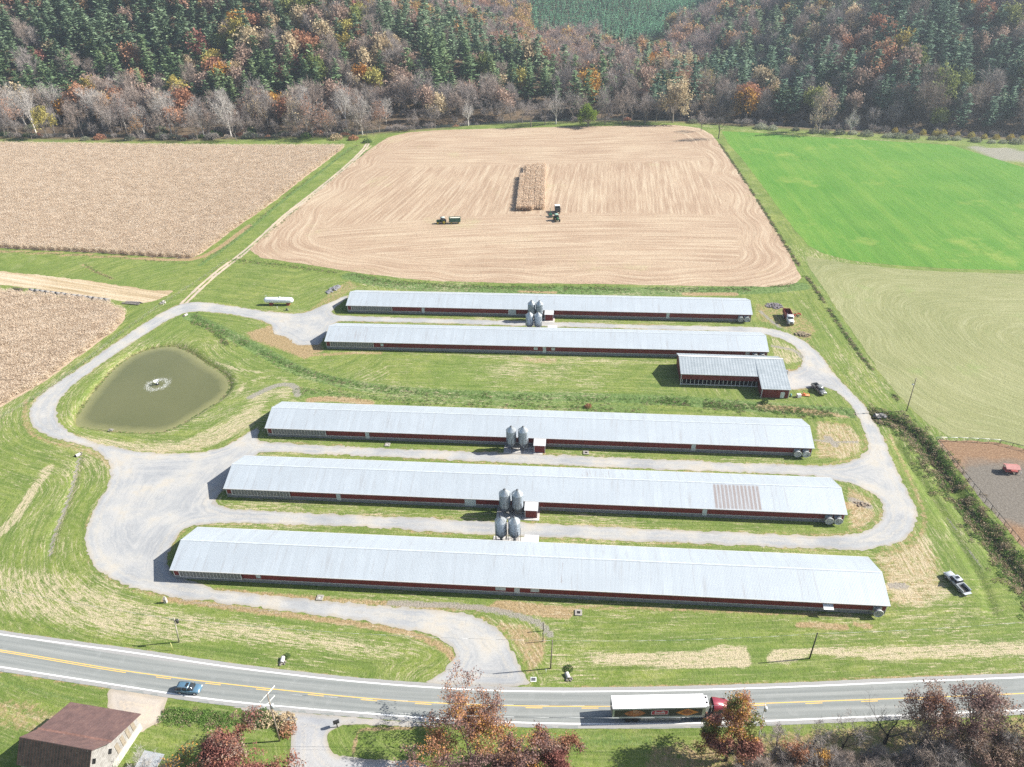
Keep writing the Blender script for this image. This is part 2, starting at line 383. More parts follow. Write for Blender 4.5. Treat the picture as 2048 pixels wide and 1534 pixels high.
def area(ch, pts, v=1., soft=.6): MASKS[ch].append(('p', GP(pts), v, soft, 0))
def stroke(ch, pts, r=1., v=1., soft=.5): MASKS[ch].append(('l', smooth_line(GP(pts), 1), v, soft, r))
area('tan', [(1165, 1312), (1190, 1304), (1300, 1305), (1400, 1298), (1440, 1288), (1495, 1292), (1507, 1320), (1500, 1336), (1400, 1338), (1300, 1337), (1190, 1330)], .95, .5)
area('tan', [(1530, 1330), (1535, 1303), (1560, 1294), (1640, 1292), (1720, 1291), (1820, 1288), (1950, 1284), (2100, 1280), (2200, 1300), (2048, 1312), (1900, 1317), (1750, 1322), (1700, 1316), (1620, 1312), (1580, 1331)], .95, .5)
area('tan', [(-100, 1110), (60, 1130), (150, 1140), (190, 1170), (300, 1200), (420, 1222), (560, 1240), (700, 1262), (830, 1290), (850, 1312), (760, 1330), (600, 1308), (450, 1290), (300, 1292), (200, 1282), (80, 1250), (-100, 1210)], .80, 3)
area('tan', [(0, 1140), (130, 1160), (200, 1200), (260, 1250), (300, 1290), (180, 1280), (0, 1230)], .18, 2)
stroke('tan', [(-40, 1100), (20, 1050), (60, 990), (98, 935)], 1.7, .9, .8)
stroke('tan', [(-60, 1070), (0, 1000), (50, 950)], .8, .5, .8)
stroke('tan', [(105, 1105), (112, 1060), (140, 1000), (152, 955), (158, 915)], .9, .75, .6)
stroke('rubble', [(100, 1108), (104, 1075), (128, 1020), (146, 965), (158, 912)], .45, 1, .3)
stroke('tan', [(40, 1090), (70, 1050), (95, 1010), (120, 960)], 2.6, .45, 1.5)
stroke('tan', [(432, 725), (470, 738), (518, 745)], .8, .8, .4)
stroke('tan', [(500, 762), (540, 752)], .8, .75, .4); stroke('tan', [(470, 792), (490, 768)], .9, .8, .4); stroke('tan', [(500, 780), (520, 770)], .7, .6, .4)
stroke('tan', [(440, 800), (462, 790)], .6, .7, .4); stroke('tan', [(360, 845), (385, 835)], .8, .7, .4); stroke('tan', [(320, 870), (360, 856)], .6, .7, .4)
stroke('tan', [(395, 828), (425, 812)], .6, .7, .4); stroke('tan', [(335, 695), (350, 680), (372, 668)], .5, .3, .6); stroke('tan', [(555, 755), (572, 760)], 1.0, .7, .4)
stroke('tan', [(120, 800), (175, 755), (240, 705), (300, 665)], .7, .45, .5)
stroke('tan', [(20, 865), (60, 880), (120, 893)], .8, .3, .5); stroke('dirt', [(52, 800), (48, 840), (60, 868), (100, 885), (160, 898), (205, 915), (232, 950)], .9, .65, .8)
area('tan', [(120, 870), (200, 895), (300, 912), (400, 905), (470, 875), (520, 850), (540, 800), (560, 775), (590, 775), (580, 800), (520, 800), (440, 845), (360, 880), (260, 880), (180, 868)], .85, 2)
area('dirt', [(200, 897), (300, 908), (400, 903), (470, 872), (520, 840), (500, 838), (430, 870), (330, 893)], .45, 1.5)
stroke('rubble', [(500, 795), (530, 780), (560, 768), (590, 770), (595, 790)], 1.3, .9, .8); stroke('tan', [(510, 800), (545, 785), (575, 780)], 2.5, .8, 1)
area('dirt', [(540, 650), (575, 650), (600, 672), (640, 680), (650, 700), (610, 720), (560, 700), (500, 680), (490, 665)], .85, 2)
area('dirt', [(690, 590), (720, 572), (700, 558), (670, 575), (640, 600), (610, 625), (650, 625)], .55, 1.5)
area('tan', [(700, 700), (760, 706), (1000, 708), (1120, 714), (1350, 722), (1350, 730), (1110, 728), (1060, 725), (900, 712), (700, 708)], .7, .8)
area('dirt', [(1030, 712), (1120, 716), (1110, 728), (1060, 727)], .6, 1)
stroke('dirt', [(600, 712), (700, 706), (760, 706)], 1.2, .7, .8)
area('tan', [(700, 725), (1000, 735), (1250, 745), (1250, 765), (1000, 760), (700, 748)], .42, 3)
stroke('dirt', [(620, 800), (660, 797), (700, 800), (740, 806)], 1.6, .9, .8); stroke('dirt', [(1000, 815), (1060, 822), (1180, 828)], .7, .6, .6)
stroke('tan', [(640, 698), (1000, 700)], .3, .4, .4)
stroke('weed', [(700, 552), (760, 566), (850, 575), (1000, 580), (1200, 582), (1400, 583), (1520, 580), (1600, 572)], 4.2, .9, 1.6)
stroke('dirt', [(720, 586), (790, 584)], 1.1, .8, .6); stroke('dirt', [(1040, 583), (1110, 585)], 1.2, .8, .6); stroke('dirt', [(1370, 588), (1470, 588)], 1.5, 1., .6)
stroke('tan', [(1560, 578), (1620, 566), (1640, 590)], 2, .3, 1.5)
stroke('weed', [(380, 632), (440, 660), (520, 700), (600, 745), (700, 770), (820, 785), (1000, 792), (1200, 795), (1350, 800), (1500, 812), (1620, 820), (1700, 826)], 3.2, .85, 1.6)
area('weed', [(590, 770), (700, 785), (900, 795), (1100, 800), (1300, 808), (1300, 835), (1100, 822), (900, 812), (640, 795), (590, 800)], .7, 1.5)
area('weed', [(1310, 735), (1330, 770), (1500, 800), (1690, 810), (1690, 830), (1500, 825), (1300, 810), (1260, 770)], .55, 2)
stroke('dirt', [(1520, 812), (1600, 818), (1690, 832)], 1.4, .8, 1.); stroke('tan', [(1500, 752), (1560, 790), (1640, 792)], .8, .5, .8)
area('dirt', [(1570, 735), (1600, 742), (1600, 760), (1640, 770), (1600, 782), (1575, 778)], .75, 1.2)
area('tan', [(1540, 670), (1600, 700), (1607, 725), (1570, 730), (1545, 712)], .8, 1.2); stroke('rubble', [(1545, 692), (1590, 700), (1605, 715)], 1.0, .8, .5)
area('dirt', [(1505, 605), (1560, 610), (1600, 620), (1640, 660), (1620, 690), (1570, 660), (1510, 640)], .55, 2)
stroke('rubble', [(1520, 622), (1540, 640), (1560, 655)], .9, .8, .5)
stroke('tan', [(1600, 600), (1640, 640), (1680, 700), (1720, 770), (1745, 815)], 1.1, .65, .8)
stroke('tan', [(1560, 575), (1600, 590)], 2, .5, 1); stroke('tan', [(1680, 740), (1720, 790)], .6, .5, .5)
area('dirt', [(1628, 838), (1700, 846), (1728, 880), (1722, 908), (1690, 922), (1630, 918)], .62, 2)
area('dirt', [(1690, 968), (1745, 995), (1758, 1035), (1728, 1060), (1695, 1064)], .68, 2)
area('dirt', [(1740, 1105), (1845, 1065), (1880, 1110), (1900, 1180), (1850, 1220), (1775, 1215)], .62, 3)
area('tan', [(1628, 840), (1700, 850), (1730, 880), (1725, 905), (1690, 920), (1630, 915)], .72, 1.5); area('dirt', [(1640, 880), (1700, 890), (1720, 905), (1680, 922), (1640, 915)], .5, 1.5)
stroke('rubble', [(1628, 880), (1665, 884), (1715, 884)], .7, .8, .5); stroke('rubble', [(1655, 875), (1670, 890)], 1.2, .9, .5)
area('tan', [(1690, 975), (1750, 1000), (1760, 1035), (1730, 1058), (1695, 1062)], .7, 1.5); stroke('dirt', [(1690, 1010), (1725, 1012)], 1.4, .9, .7); stroke('rubble', [(1705, 1000), (1735, 1012)], 1.4, .8, .6)
area('tan', [(1740, 1105), (1800, 1098), (1845, 1060), (1870, 1080), (1880, 1140), (1920, 1200), (1850, 1225), (1780, 1215), (1765, 1140)], .8, 2)
area('dirt', [(1740, 1108), (1850, 1080), (1880, 1130), (1860, 1180), (1790, 1190), (1765, 1140)], .5, 2.5); stroke('rubble', [(1785, 1172), (1808, 1172)], 1.1, .9, .6); stroke('tan', [(1785, 1175), (1815, 1183)], 1.7, 1., .6)
stroke('dirt', [(1780, 870), (1800, 915), (1822, 960), (1843, 1010), (1852, 1050), (1830, 1090)], .8, .6, .6)
stroke('tan', [(1820, 885), (1860, 950), (1890, 1020), (1925, 1090), (1960, 1160), (1985, 1210)], 1.0, .5, 1.2); stroke('weed', [(1795, 900), (1850, 980), (1890, 1060), (1950, 1150)], 1.4, .35, .8)
stroke('tan', [(1870, 945), (1920, 1010), (1980, 1100), (2048, 1190)], .9, .8, .5); stroke('rubble', [(1895, 1035), (1930, 1085), (1965, 1140)], .4, .7, .4)
stroke('dirt', [(430, 1182), (560, 1192), (700, 1203), (900, 1213), (1100, 1222), (1150, 1218)], 1.0, .75, .7)
stroke('dirt', [(1000, 1212), (1060, 1218), (1130, 1226)], 1.7, 1., .7); stroke('dirt', [(1600, 1250), (1690, 1253)], .9, .9, .4); stroke('dirt', [(1712, 1249), (1740, 1252)], .8, .9, .4)
stroke('rubble', [(780, 1207), (900, 1210), (980, 1218), (1040, 1232), (1085, 1248), (1100, 1270)], 1.0, .85, .5)
stroke('rubble', [(360, 1200), (440, 1212), (560, 1224)], .6, .6, .4); stroke('dirt', [(330, 1198), (440, 1212), (600, 1233), (730, 1250), (830, 1268), (890, 1296), (905, 1315)], .9, .85, .6)
area('dirt', [(985, 1240), (1060, 1250), (1095, 1275), (1090, 1320), (1060, 1350), (1045, 1320), (1020, 1275)], .7, 1)
stroke('tan', [(1100, 1275), (1150, 1245), (1250, 1238), (1350, 1240), (1500, 1245)], .7, .45, .6); stroke('tan', [(1200, 1225), (1500, 1238), (1580, 1243)], .9, .55, .8)
stroke('dirt', [(1150, 1213), (1300, 1217), (1500, 1225), (1700, 1232)], .6, .7, .4); stroke('weed', [(1330, 1228), (1400, 1232)], 1.2, .5, .8); stroke('weed', [(1560, 1240), (1700, 1255)], 2, .4, 1.2)
for yy in (1228, 1240, 1252): stroke('tan', [(1800, yy + 8), (1900, yy + 2), (1980, yy - 18)], .25, .7, .2)
stroke('dirt', [(0, 1262), (150, 1284), (280, 1301), (430, 1324), (560, 1341), (700, 1357), (830, 1370)], .35, .8, .3); stroke('dirt', [(1150, 1374), (1400, 1371), (1700, 1360), (2048, 1345)], .5, .7, .4)
stroke('dirt', [(0, 1343), (110, 1360), (225, 1377)], .5, .7, .4)
area('dirt', [(-60, 1400), (60, 1395), (150, 1440), (120, 1470), (30, 1470), (-60, 1440)], .55, 1.5); area('tan', [(-60, 1395), (80, 1410), (150, 1445), (60, 1470), (-60, 1440)], .6, 1.5)
stroke('weed', [(-20, 1362), (80, 1383), (150, 1400)], .8, .6, .4); stroke('weed', [(330, 1428), (400, 1432), (470, 1442)], 1.6, .9, .8); stroke('dirt', [(470, 1425), (475, 1455), (470, 1480)], .6, .8, .4)
stroke('dirt', [(700, 1520), (712, 1480), (722, 1455), (860, 1460)], .35, .9, .3); stroke('weed', [(1170, 1480), (1290, 1480)], 2, .6, 1)
area('dirt', [(1300, 1490), (1560, 1460), (2100, 1425), (2300, 1500), (2300, 1700), (1200, 1700)], .65, 2)
stroke('tan', [(600, 560), (650, 556)], 1.5, .3, 1); stroke('tan', [(510, 540), (600, 548)], 2, .35, 1.5); stroke('tan', [(420, 595), (500, 600), (620, 600)], 1.2, .4, 1)
area('weed', [(-400, 500), (0, 505), (200, 515), (390, 532), (330, 578), (200, 560), (0, 538), (-400, 515)], .3, 2); stroke('dirt', [(165, 528), (190, 543), (225, 557)], .9, .8, .5)
stroke('weed', [(400, 530), (480, 475), (560, 405), (640, 345), (700, 295)], 1.6, .8, .8); stroke('weed', [(470, 520), (540, 465), (640, 378), (735, 300)], 1.6, .8, .8)
stroke('tan', [(300, 605), (345, 600), (420, 560), (455, 530)], .8, .45, .5)
stroke('dirt', [(-300, 482), (0, 502), (200, 512), (370, 522), (420, 510), (500, 450)], 1.6, .9, .6)
stroke('tan', [(500, 494), (520, 474), (560, 440), (640, 376), (700, 325), (742, 292)], .8, 1., .3)
stroke('weed', [(1606, 505), (1640, 575), (1700, 675), (1760, 765), (1805, 820)], 1.2, .6, .5)
stroke('tan', [(1385, 250), (1500, 262), (1700, 278), (1900, 287), (2048, 300), (2300, 330)], 2.5, .7, 2); area('rubble', [(1905, 289), (2048, 298), (2300, 330), (2300, 380), (2048, 334), (1960, 306)], .85, 2)
stroke('tan', [(300, 268), (400, 268), (620, 262)], 5, .4, 3)

def mask_values(ch, X, Y):
    out = np.zeros(X.shape)
    if ch == 'dirt':
        b = (X > -190) & (X < 160) & (Y > 85) & (Y < 270)
        out[b] = .62 * sm(1.5, .2, np.abs(gravel_sdf_clean(X[b], Y[b]) - .35) + .8 * vnoise(X[b] / 6, Y[b] / 6, 61))
    if ch == 'tan':
        b = (X > -190) & (X < 160) & (Y > 75) & (Y < 300)
        out[b] = .44 + .40 * fbm(X[b] / 22, Y[b] / 22, 62, 4)
    for k, P, v, soft, r in MASKS[ch]:
        m = r + soft + 1
        b = (X > P[:, 0].min() - m) & (X < P[:, 0].max() + m) & (Y > P[:, 1].min() - m) & (Y < P[:, 1].max() + m)
        if not b.any(): continue
        x, y = X[b], Y[b]
        d = poly_sdf(x, y, P) if k == 'p' else line_dist(x, y, P) - r
        out[b] = np.maximum(out[b], v * (1 - sm(-soft, soft, d)))
    return out

# ---------------------------------------------------------------- ground sheet
def axis(a, b, step, lo, hi, grow=1.22):
    m = list(np.arange(a, b, step)); s = step; v = m[-1]
    while v < hi: s *= grow; v += s; m.append(v)
    s = step; v = m[0]; pre = []
    while v > lo: s *= grow; v -= s; pre.append(v)
    return np.array(pre[::-1] + m)
ys_far = list(np.arange(302, 600, 3.0)) + list(np.arange(600, 1500, 9.0)); v = 1500; s_ = 12
while v < 9000: s_ *= 1.15; v += s_; ys_far.append(v)
ay = axis(62, 301, .8, -900, 300.9); ay = np.concatenate([ay[ay < 301.5], ys_far])
ax1 = axis(-165, 150, .8, -650, 650, 1.10); s_ = 14.; v = ax1[-1]; ex = []
while v < 7000: s_ *= 1.12; v += s_; ex.append(v)
ax = np.concatenate([-(np.array(ex)[::-1] - 0) , ax1, ex])
ax = np.unique(np.sort(ax))
XX, YY = np.meshgrid(ax, ay)
x_, y_ = XX.ravel(), YY.ravel()
Z = GZ(x_, y_)
ny_, nx_ = XX.shape
idx = np.arange(ny_ * nx_).reshape(ny_, nx_)
Q = np.stack([idx[:-1, :-1], idx[:-1, 1:], idx[1:, 1:], idx[1:, :-1]], -1).reshape(-1, 4)

g = NT('ground_mat', .95, 0, .15)
co = g.co
n_big = g.noise(.035, 3); n_mid = g.noise(.22, 4); n_f = g.noise(1.6, 4, rough=.7); n_ff = g.noise(5., 3, rough=.8)
flow = g.attr('flow'); sx = g.sep()
fl = g.comb(g.ma('MULTIPLY', flow, 1.0), g.ma('MULTIPLY', sx[0], .06), g.ma('MULTIPLY', sx[1], .06))
n_mow = g.noise(.85, 2, vec=fl, rough=.6)
n_mow2 = g.noise(2.6, 2, vec=fl, rough=.7)
grass = g.ramp(n_mid, [(.25, (.10, .145, .026)), (.45, (.175, .23, .042)), (.6, (.235, .275, .062)), (.8, (.31, .315, .115))])
n_s = g.noise(.75, 5, rough=.8, vec=g.map((1, 1.5, 1)))
grass = g.mix(g.rng(n_s, .46, .66, 0, .8), grass, (.34, .335, .155)); grass = g.mix(g.rng(n_s, .46, .3, 0, .75), grass, (.075, .135, .026))
grass = g.mix(g.rng(n_big, .35, .65), grass, g.mix(.5, grass, (.15, .225, .052)))
grass = g.mix(g.rng(n_mow, .35, .68, 0, .75), grass, (.105, .165, .036))
grass = g.mix(g.rng(n_mow2, .52, .75, 0, .6), grass, (.29, .31, .13))
a = g.attr('weed'); fw = g.ma('MULTIPLY', g.ma('ADD', a, g.ma('MULTIPLY_ADD', n_f, 1.1, -1.05)), 3.2, clamp=True)
weedc = g.ramp(g.noise(.9, 4, rough=.75), [(.28, (.04, .06, .025)), (.42, (.09, .15, .04)), (.56, (.155, .235, .075)), (.68, (.26, .28, .14)), (.82, (.32, .28, .18))])
c = g.mix(fw, grass, weedc)
a = g.attr('dirt'); fd = g.ma('MULTIPLY', g.ma('ADD', a, g.ma('MULTIPLY_ADD', g.noise(.8, 5, rough=.75), 1.5, -1.15)), 3.0, clamp=True)
dirtc = g.ramp(n_f, [(.25, (.17, .11, .06)), (.5, (.36, .25, .14)), (.75, (.52, .38, .24))])
c = g.mix(g.ma('MULTIPLY', fd, .88), c, dirtc)
a = g.attr('tan'); flt = g.comb(g.ma('MULTIPLY', flow, 2.2), g.ma('MULTIPLY', sx[0], .55), g.ma('MULTIPLY', sx[1], .55)); ntan = g.ma('ADD', g.ma('MULTIPLY', g.noise(1.0, 5, vec=flt, rough=.8, dist=.4), 1.0), g.ma('MULTIPLY', n_mow2, .55))
ft = g.ma('MULTIPLY', g.ma('ADD', a, g.ma('MULTIPLY_ADD', g.ma('ADD', ntan, g.ma('MULTIPLY', n_ff, .35)), 1.9, -2.42)), 2.8, clamp=True)
tanc = g.ramp(n_ff, [(.3, (.27, .22, .12)), (.5, (.50, .42, .28)), (.66, (.66, .56, .41))])
c = g.mix(g.ma('MULTIPLY', ft, .92), c, tanc)
a = g.attr('rubble'); fr = g.ma('MULTIPLY', g.ma('ADD', a, g.ma('MULTIPLY_ADD', n_f, 1.2, -1.05)), 3.5, clamp=True)
c = g.mix(g.ma('MULTIPLY', fr, .85), c, g.ramp(n_ff, [(.3, (.16, .145, .125)), (.55, (.32, .295, .26)), (.75, (.47, .44, .39))]))
a = g.attr('forest')
litter = g.ramp(g.noise(.25, 5, rough=.7), [(.3, (.05, .045, .03)), (.5, (.14, .10, .065)), (.7, (.22, .16, .10)), (.85, (.13, .16, .05))])
c = g.mix(a, c, litter)
c = g.mix(g.attr('wetbank'), c, g.ramp(n_f, [(.3, (.10, .09, .04)), (.7, (.33, .29, .12))]))
grain = g.ma('ADD', g.ma('MULTIPLY', n_ff, .5), g.ma('MULTIPLY', g.noise(14, 2), .5))
c = g.mix(1.0, c, g.ramp(grain, [(.34, (.45, .47, .42)), (.5, (.95, .95, .95)), (.66, (1, 1, 1))]), 'MULTIPLY')
g.color(c); g.bump(g.ma('ADD', n_f, g.ma('MULTIPLY', n_ff, .5)), .9, .25)
me = np_mesh('ground', np.column_stack([x_, y_, Z]), Q, [g.m], smooth=True)
for ch in MASKS: set_attr(me, ch, mask_values(ch, x_, y_))
near = (x_ > -200) & (x_ < 190) & (y_ > 60) & (y_ < 330)
flow_v = np.zeros_like(x_); xn, yn = x_[near], y_[near]
dg = gravel_sdf_clean(xn, yn); dr = poly_sdf(xn, yn, ROADP)
HEDGE = smooth_line(GP([(1440, 288), (1480, 347), (1530, 424), (1570, 488), (1606, 545), (1640, 590), (1690, 668), (1740, 735), (1790, 795), (1820, 822), (1860, 880), (1900, 965), (1960, 1045), (2048, 1160), (2200, 1370)]), 1)
dh = line_dist(xn, yn, HEDGE)
flow_v[near] = np.where(xn > 85, np.minimum(dh, 30), np.minimum(np.abs(dg), np.abs(dr) + 40)); flow_v[near] = np.where((yn < 108) & (xn > 5), np.abs(dr), flow_v[near])
set_attr(me, 'flow', flow_v)
set_attr(me, 'forest', sm(-4, 10, y_ - yb(x_)) * (1 - .75 * sm(70, 20, np.hypot((x_ - 150) / 1.0, (y_ - 905) / 1.6))) * (1 - .8 * sm(20, 8, np.abs(y_ - yb(x_) - 6)) * sm(-60, -20, x_) * sm(50, 20, x_)))
wb = np.zeros_like(x_); b = (x_ > -170) & (x_ < -60) & (y_ > 150) & (y_ < 240); wb[b] = sm(.9, .1, poly_sdf(x_[b], y_[b], _pb)); set_attr(me, 'wetbank', wb)
go = bpy.data.objects.new('ground', me); col.objects.link(go); tag(go, kind='structure')

# ---------------------------------------------------------------- drives and road
def gravel_mat(name, tint=(1, 1, 1), worn=.6):
    t = NT(name, .95, 0, .2); e = t.attr('edge'); T = lambda r, g_, b: (r * tint[0], g_ * tint[1], b * tint[2])
    n1 = t.noise(.10, 5, rough=.6); n2 = t.noise(2.2, 4, rough=.75); n3 = t.noise(7, 3, rough=.8)
    c = t.ramp(n1, [(.32, T(.285, .295, .305)), (.46, T(.335, .342, .345)), (.56, T(.40, .392, .37)), (.64, T(.44, .405, .345)), (.75, T(.34, .347, .35))])
    fl = t.comb(e, t.ma('MULTIPLY', t.sep()[0], .06), t.ma('MULTIPLY', t.sep()[1], .06))
    n4 = t.noise(1.6, 4, vec=fl, rough=.65, dist=.3)
    c = t.mix(t.rng(n4, .45, .70, 0, worn), c, T(.44, .43, .41)); c = t.mix(t.rng(n4, .46, .30, 0, .5), c, T(.27, .28, .295))
    mid = t.ma('MULTIPLY', t.rng(e, 1.7, 2.1), t.rng(e, 2.9, 2.5)); c = t.mix(t.ma('MULTIPLY', mid, t.rng(n2, .4, .6, 0, .5)), c, T(.46, .42, .35))
    c = t.mix(t.ma('MULTIPLY', t.rng(e, 1.0, 0., 0, 1.), n2), c, (.33, .27, .18))
    c = t.mix(1.0, c, t.ramp(t.ma('MULTIPLY_ADD', n3, .6, t.ma('MULTIPLY', n2, .4)), [(.36, (.76, .76, .77)), (.5, (.97, .97, .97)), (.66, (1, 1, 1))]), 'MULTIPLY')
    t.color(c); t.bump(n3, .4, .04); return t.m
P0 = GRAVEL_POLY[0]
sheet('gravel_drive', gravel_sdf, bb(P0, 3), .6, .022, gravel_mat('gravel_mat'))
_re2 = rough_edge(.4, .5, 21)
sheet('gravel_driveway', lambda X, Y: np.maximum(poly_sdf(X, Y, SIDE_DRIVE) + _re2(X, Y), -poly_sdf(X, Y, ROADP) - .05), bb(SIDE_DRIVE, 2), .5, .026, gravel_mat('side_gravel_mat', (1, 1, 1.02)))
_re3 = rough_edge(.5, .5, 25)
sheet('dirt_pulloff', lambda X, Y: np.maximum(poly_sdf(X, Y, PULLOFF) + _re3(X, Y), -poly_sdf(X, Y, ROADP) - .05), bb(PULLOFF, 2), .4, .018, gravel_mat('pulloff_mat', (1.25, 1.1, .95), .3))
def track_sdf(X, Y):
    d = line_dist(X, Y, TRACK); e = rough_edge(.35, .4, 31)(X, Y)
    return np.maximum(np.abs(d - .95) - .62 + e, -poly_sdf(X, Y, P0) - .3)
sheet('dirt_track', track_sdf, bb(TRACK, 4), .45, .012, gravel_mat('track_mat', (1.45, 1.2, .98), .5))
t = NT('asphalt_mat', .85, 0, .3); e = t.attr('rc')
fl = t.comb(e, t.ma('MULTIPLY', t.sep()[0], .02))
n1 = t.noise(1.4, 3, vec=fl); n2 = t.noise(.4, 4); n3 = t.noise(8, 3, rough=.8)
c = t.ramp(n1, [(.3, (.20, .215, .205)), (.5, (.25, .262, .25)), (.7, (.30, .31, .295))])
lane = t.ma('ABSOLUTE', t.ma('SINE', t.ma('MULTIPLY', e, 3.14159 / 1.45)))
c = t.mix(t.rng(lane, .55, .95, 0, .45), c, (.18, .195, .19))
c = t.mix(t.rng(t.ma('ABSOLUTE', e), 3.05, 3.3, 0, .75), c, (.34, .33, .32))
c = t.mix(t.rng(n2, .55, .7, 0, .35), c, (.32, .33, .32))
crack = t.voro(.22, vec=t.map((1, 2.2, 1)), out='Distance')
c = t.mix(1.0, c, t.ramp(n3, [(.3, (.82, .82, .82)), (.6, (1, 1, 1))]), 'MULTIPLY')
t.color(c); t.bump(n3, .2, .02)
def road_rc(X, Y):
    d = line_dist(X, Y, YEL); side = poly_sdf(X, Y, np.vstack([YEL, _sl[::-1]])); return np.where(side < 0, -d, d)
sheet('road', lambda X, Y: poly_sdf(X, Y, ROADP) + .12 * fbm(X * .8, Y * .8, 4), bb(ROADP, 2), .6, .035, t.m, {'rc': road_rc})
def ribbon(name, P, off, wd, z, mat, s0=None, s1=None, label=None):
    """painted line along a centre line; s0/s1 trim by arc length"""
    seg = np.r_[0, np.cumsum(np.linalg.norm(np.diff(P, axis=0), axis=1))]
    s0 = 0 if s0 is None else s0; s1 = seg[-1] if s1 is None else s1
    n = max(2, int((s1 - s0) / 2.5) + 1); ss = np.linspace(s0, s1, n)
    C = np.column_stack([np.interp(ss, seg, P[:, 0]), np.interp(ss, seg, P[:, 1])])
    T = np.gradient(C, axis=0); T /= np.linalg.norm(T, axis=1)[:, None]; N = np.column_stack([-T[:, 1], T[:, 0]])
    A, B = C + N * (off + wd / 2), C + N * (off - wd / 2)
    return A, B, z
def lines_mesh(name, ribs, mat, kind='structure'):
    m = MB()
    for A, B, z in ribs:
        n = len(A); m.add([(p[0], p[1], z) for p in A] + [(p[0], p[1], z) for p in B], [(n + k, n + k + 1, k + 1, k) for k in range(n - 1)])
    return tag(m.build(name, mat), kind=kind)
wp = NT('road_paint_white', .7); wp.color(wp.mix(wp.rng(wp.noise(3, 4, rough=.8), .5, .72, 0, .55), (.78, .78, .76), (.36, .37, .36)))
yp = NT('road_paint_yellow', .7); yp.color(yp.mix(yp.rng(yp.noise(3, 4, rough=.8), .5, .75, 0, .5), (.72, .47, .11), (.34, .32, .27)))
lines_mesh('white_road_marking', [ribbon('w', WU, 0, .26, .041, wp.m), ribbon('w', WL, 0, .26, .041, wp.m)], wp.m)
ys_ = [ribbon('y', YEL, .0, .17, .041, yp.m)]
seg = np.r_[0, np.cumsum(np.linalg.norm(np.diff(YEL, axis=0), axis=1))]
def s_at(px, py):
    q = np.array(G(px, py)[:2]); k = np.argmin(np.linalg.norm(YEL - q, axis=1)); return seg[k]
ys_.append(ribbon('y', YEL, -.36, .15, .041, yp.m, 0, s_at(239, 1343)))
s = s_at(297, 1352); per = (s_at(1090, 1415) - s_at(297, 1352)) / 6.35
while s < seg[-1] - 6: ys_.append(ribbon('y', YEL, -.36, .15, .041, yp.m, s, s + 3.1)); s += 10.2
lines_mesh('yellow_road_marking', ys_, yp.m)

# ---------------------------------------------------------------- fields
def field_mat(name, cols, dark, light, stripes, speck, patch=None, sp_scale=1.3):
    t = NT(name, .95, 0, .12); rc = t.attr('rc'); xy = t.sep()
    n1 = t.noise(.03, 4); n2 = t.noise(.5, 4, rough=.7); n3 = t.noise(sp_scale, 4, rough=.85)
    c = t.ramp(n1, [(.3, cols[0]), (.5, cols[1]), (.7, cols[2])])
    fl = t.comb(rc, t.ma('MULTIPLY', xy[0], .035), t.ma('MULTIPLY', xy[1], .035))
    for sc_, st, thr in stripes:
        n = t.noise(sc_, 2, vec=fl, rough=.6)
        c = t.mix(t.rng(n, thr, thr + .14, 0, st), c, dark); c = t.mix(t.rng(n, 1 - thr, .86 - thr, 0, st), c, light)
    if patch: c = t.mix(t.rng(t.noise(patch[0], 5, rough=.7), patch[1], patch[1] + .12, 0, patch[3]), c, patch[2])
    c = t.mix(1.0, c, t.ramp(n3, [(.3, (1 - speck,) * 3), (.5, (.97,) * 3), (.7, (1, 1, 1))]), 'MULTIPLY')
    c = t.mix(t.rng(n3, .62, .74, 0, .6), c, light)
    t.color(c); t.bump(t.ma('ADD', n2, n3), .8, .25); return t.m
def smooth_inner(P, k=9.):
    def f(X, Y):
        t = 0; n = len(P)
        for i in range(n): t = t + np.exp(-seg_dist(X, Y, P[i], P[(i + 1) % n]) / k)
        return -k * np.log(t)
    return f
def rect_dist(X, Y, x0, x1, y0, y1):
    return np.hypot(np.maximum(np.maximum(x0 - X, X - x1), 0), np.maximum(np.maximum(y0 - Y, Y - y1), 0))
stub = field_mat('stubble_mat', [(.36, .255, .175), (.405, .295, .205), (.45, .345, .24)], (.29, .20, .135), (.53, .44, .32), [(.75, .52, .50), (2.4, .34, .52), (.2, .14, .55)], .36, (.02, .60, (.40, .38, .20), .5))
fe = rough_edge(.6, .25, 41)
def stub_rc(X, Y):
    e = smooth_inner(F_STUB)(X, Y); lean = .14 + .13 * sm(-10, -60, X)
    mid = (Y > 349 - .0012 * (X - 15) ** 2) & (Y < 440) & (e > 14)
    hy = np.where(Y < 400, Y + .0009 * (X - 15) ** 2, Y - .0006 * (X - 15) ** 2)
    return np.where(e < 12, e, np.where(mid, X - lean * (Y - 395) + 300, hy + 900))
fs_stub = lambda X, Y: poly_sdf(X, Y, F_STUB) + fe(X, Y)
sheet('stubble_field', fs_stub, bb(F_STUB), 1.6, .016, stub, {'rc': lambda X, Y: stub_rc(X, Y)})
gm = field_mat('green_crop_mat', [(.085, .215, .03), (.105, .235, .036), (.135, .255, .043)], (.062, .165, .024), (.19, .29, .055), [(1.6, .4, .54), (.5, .2, .56), (.12, .3, .55)], .24, (.016, .58, (.24, .31, .07), .85), 2.5)
e0 = np.array(G(1590, 460)[:2]); e1 = np.array(G(1455, 285)[:2]); ed = (e1 - e0) / np.linalg.norm(e1 - e0)
sheet('green_field', lambda X, Y: poly_sdf(X, Y, F_GREEN) + fe(X, Y), bb(F_GREEN), 2.5, .014, gm, {'rc': lambda X, Y: (X - e0[0]) * ed[1] - (Y - e0[1]) * ed[0]})
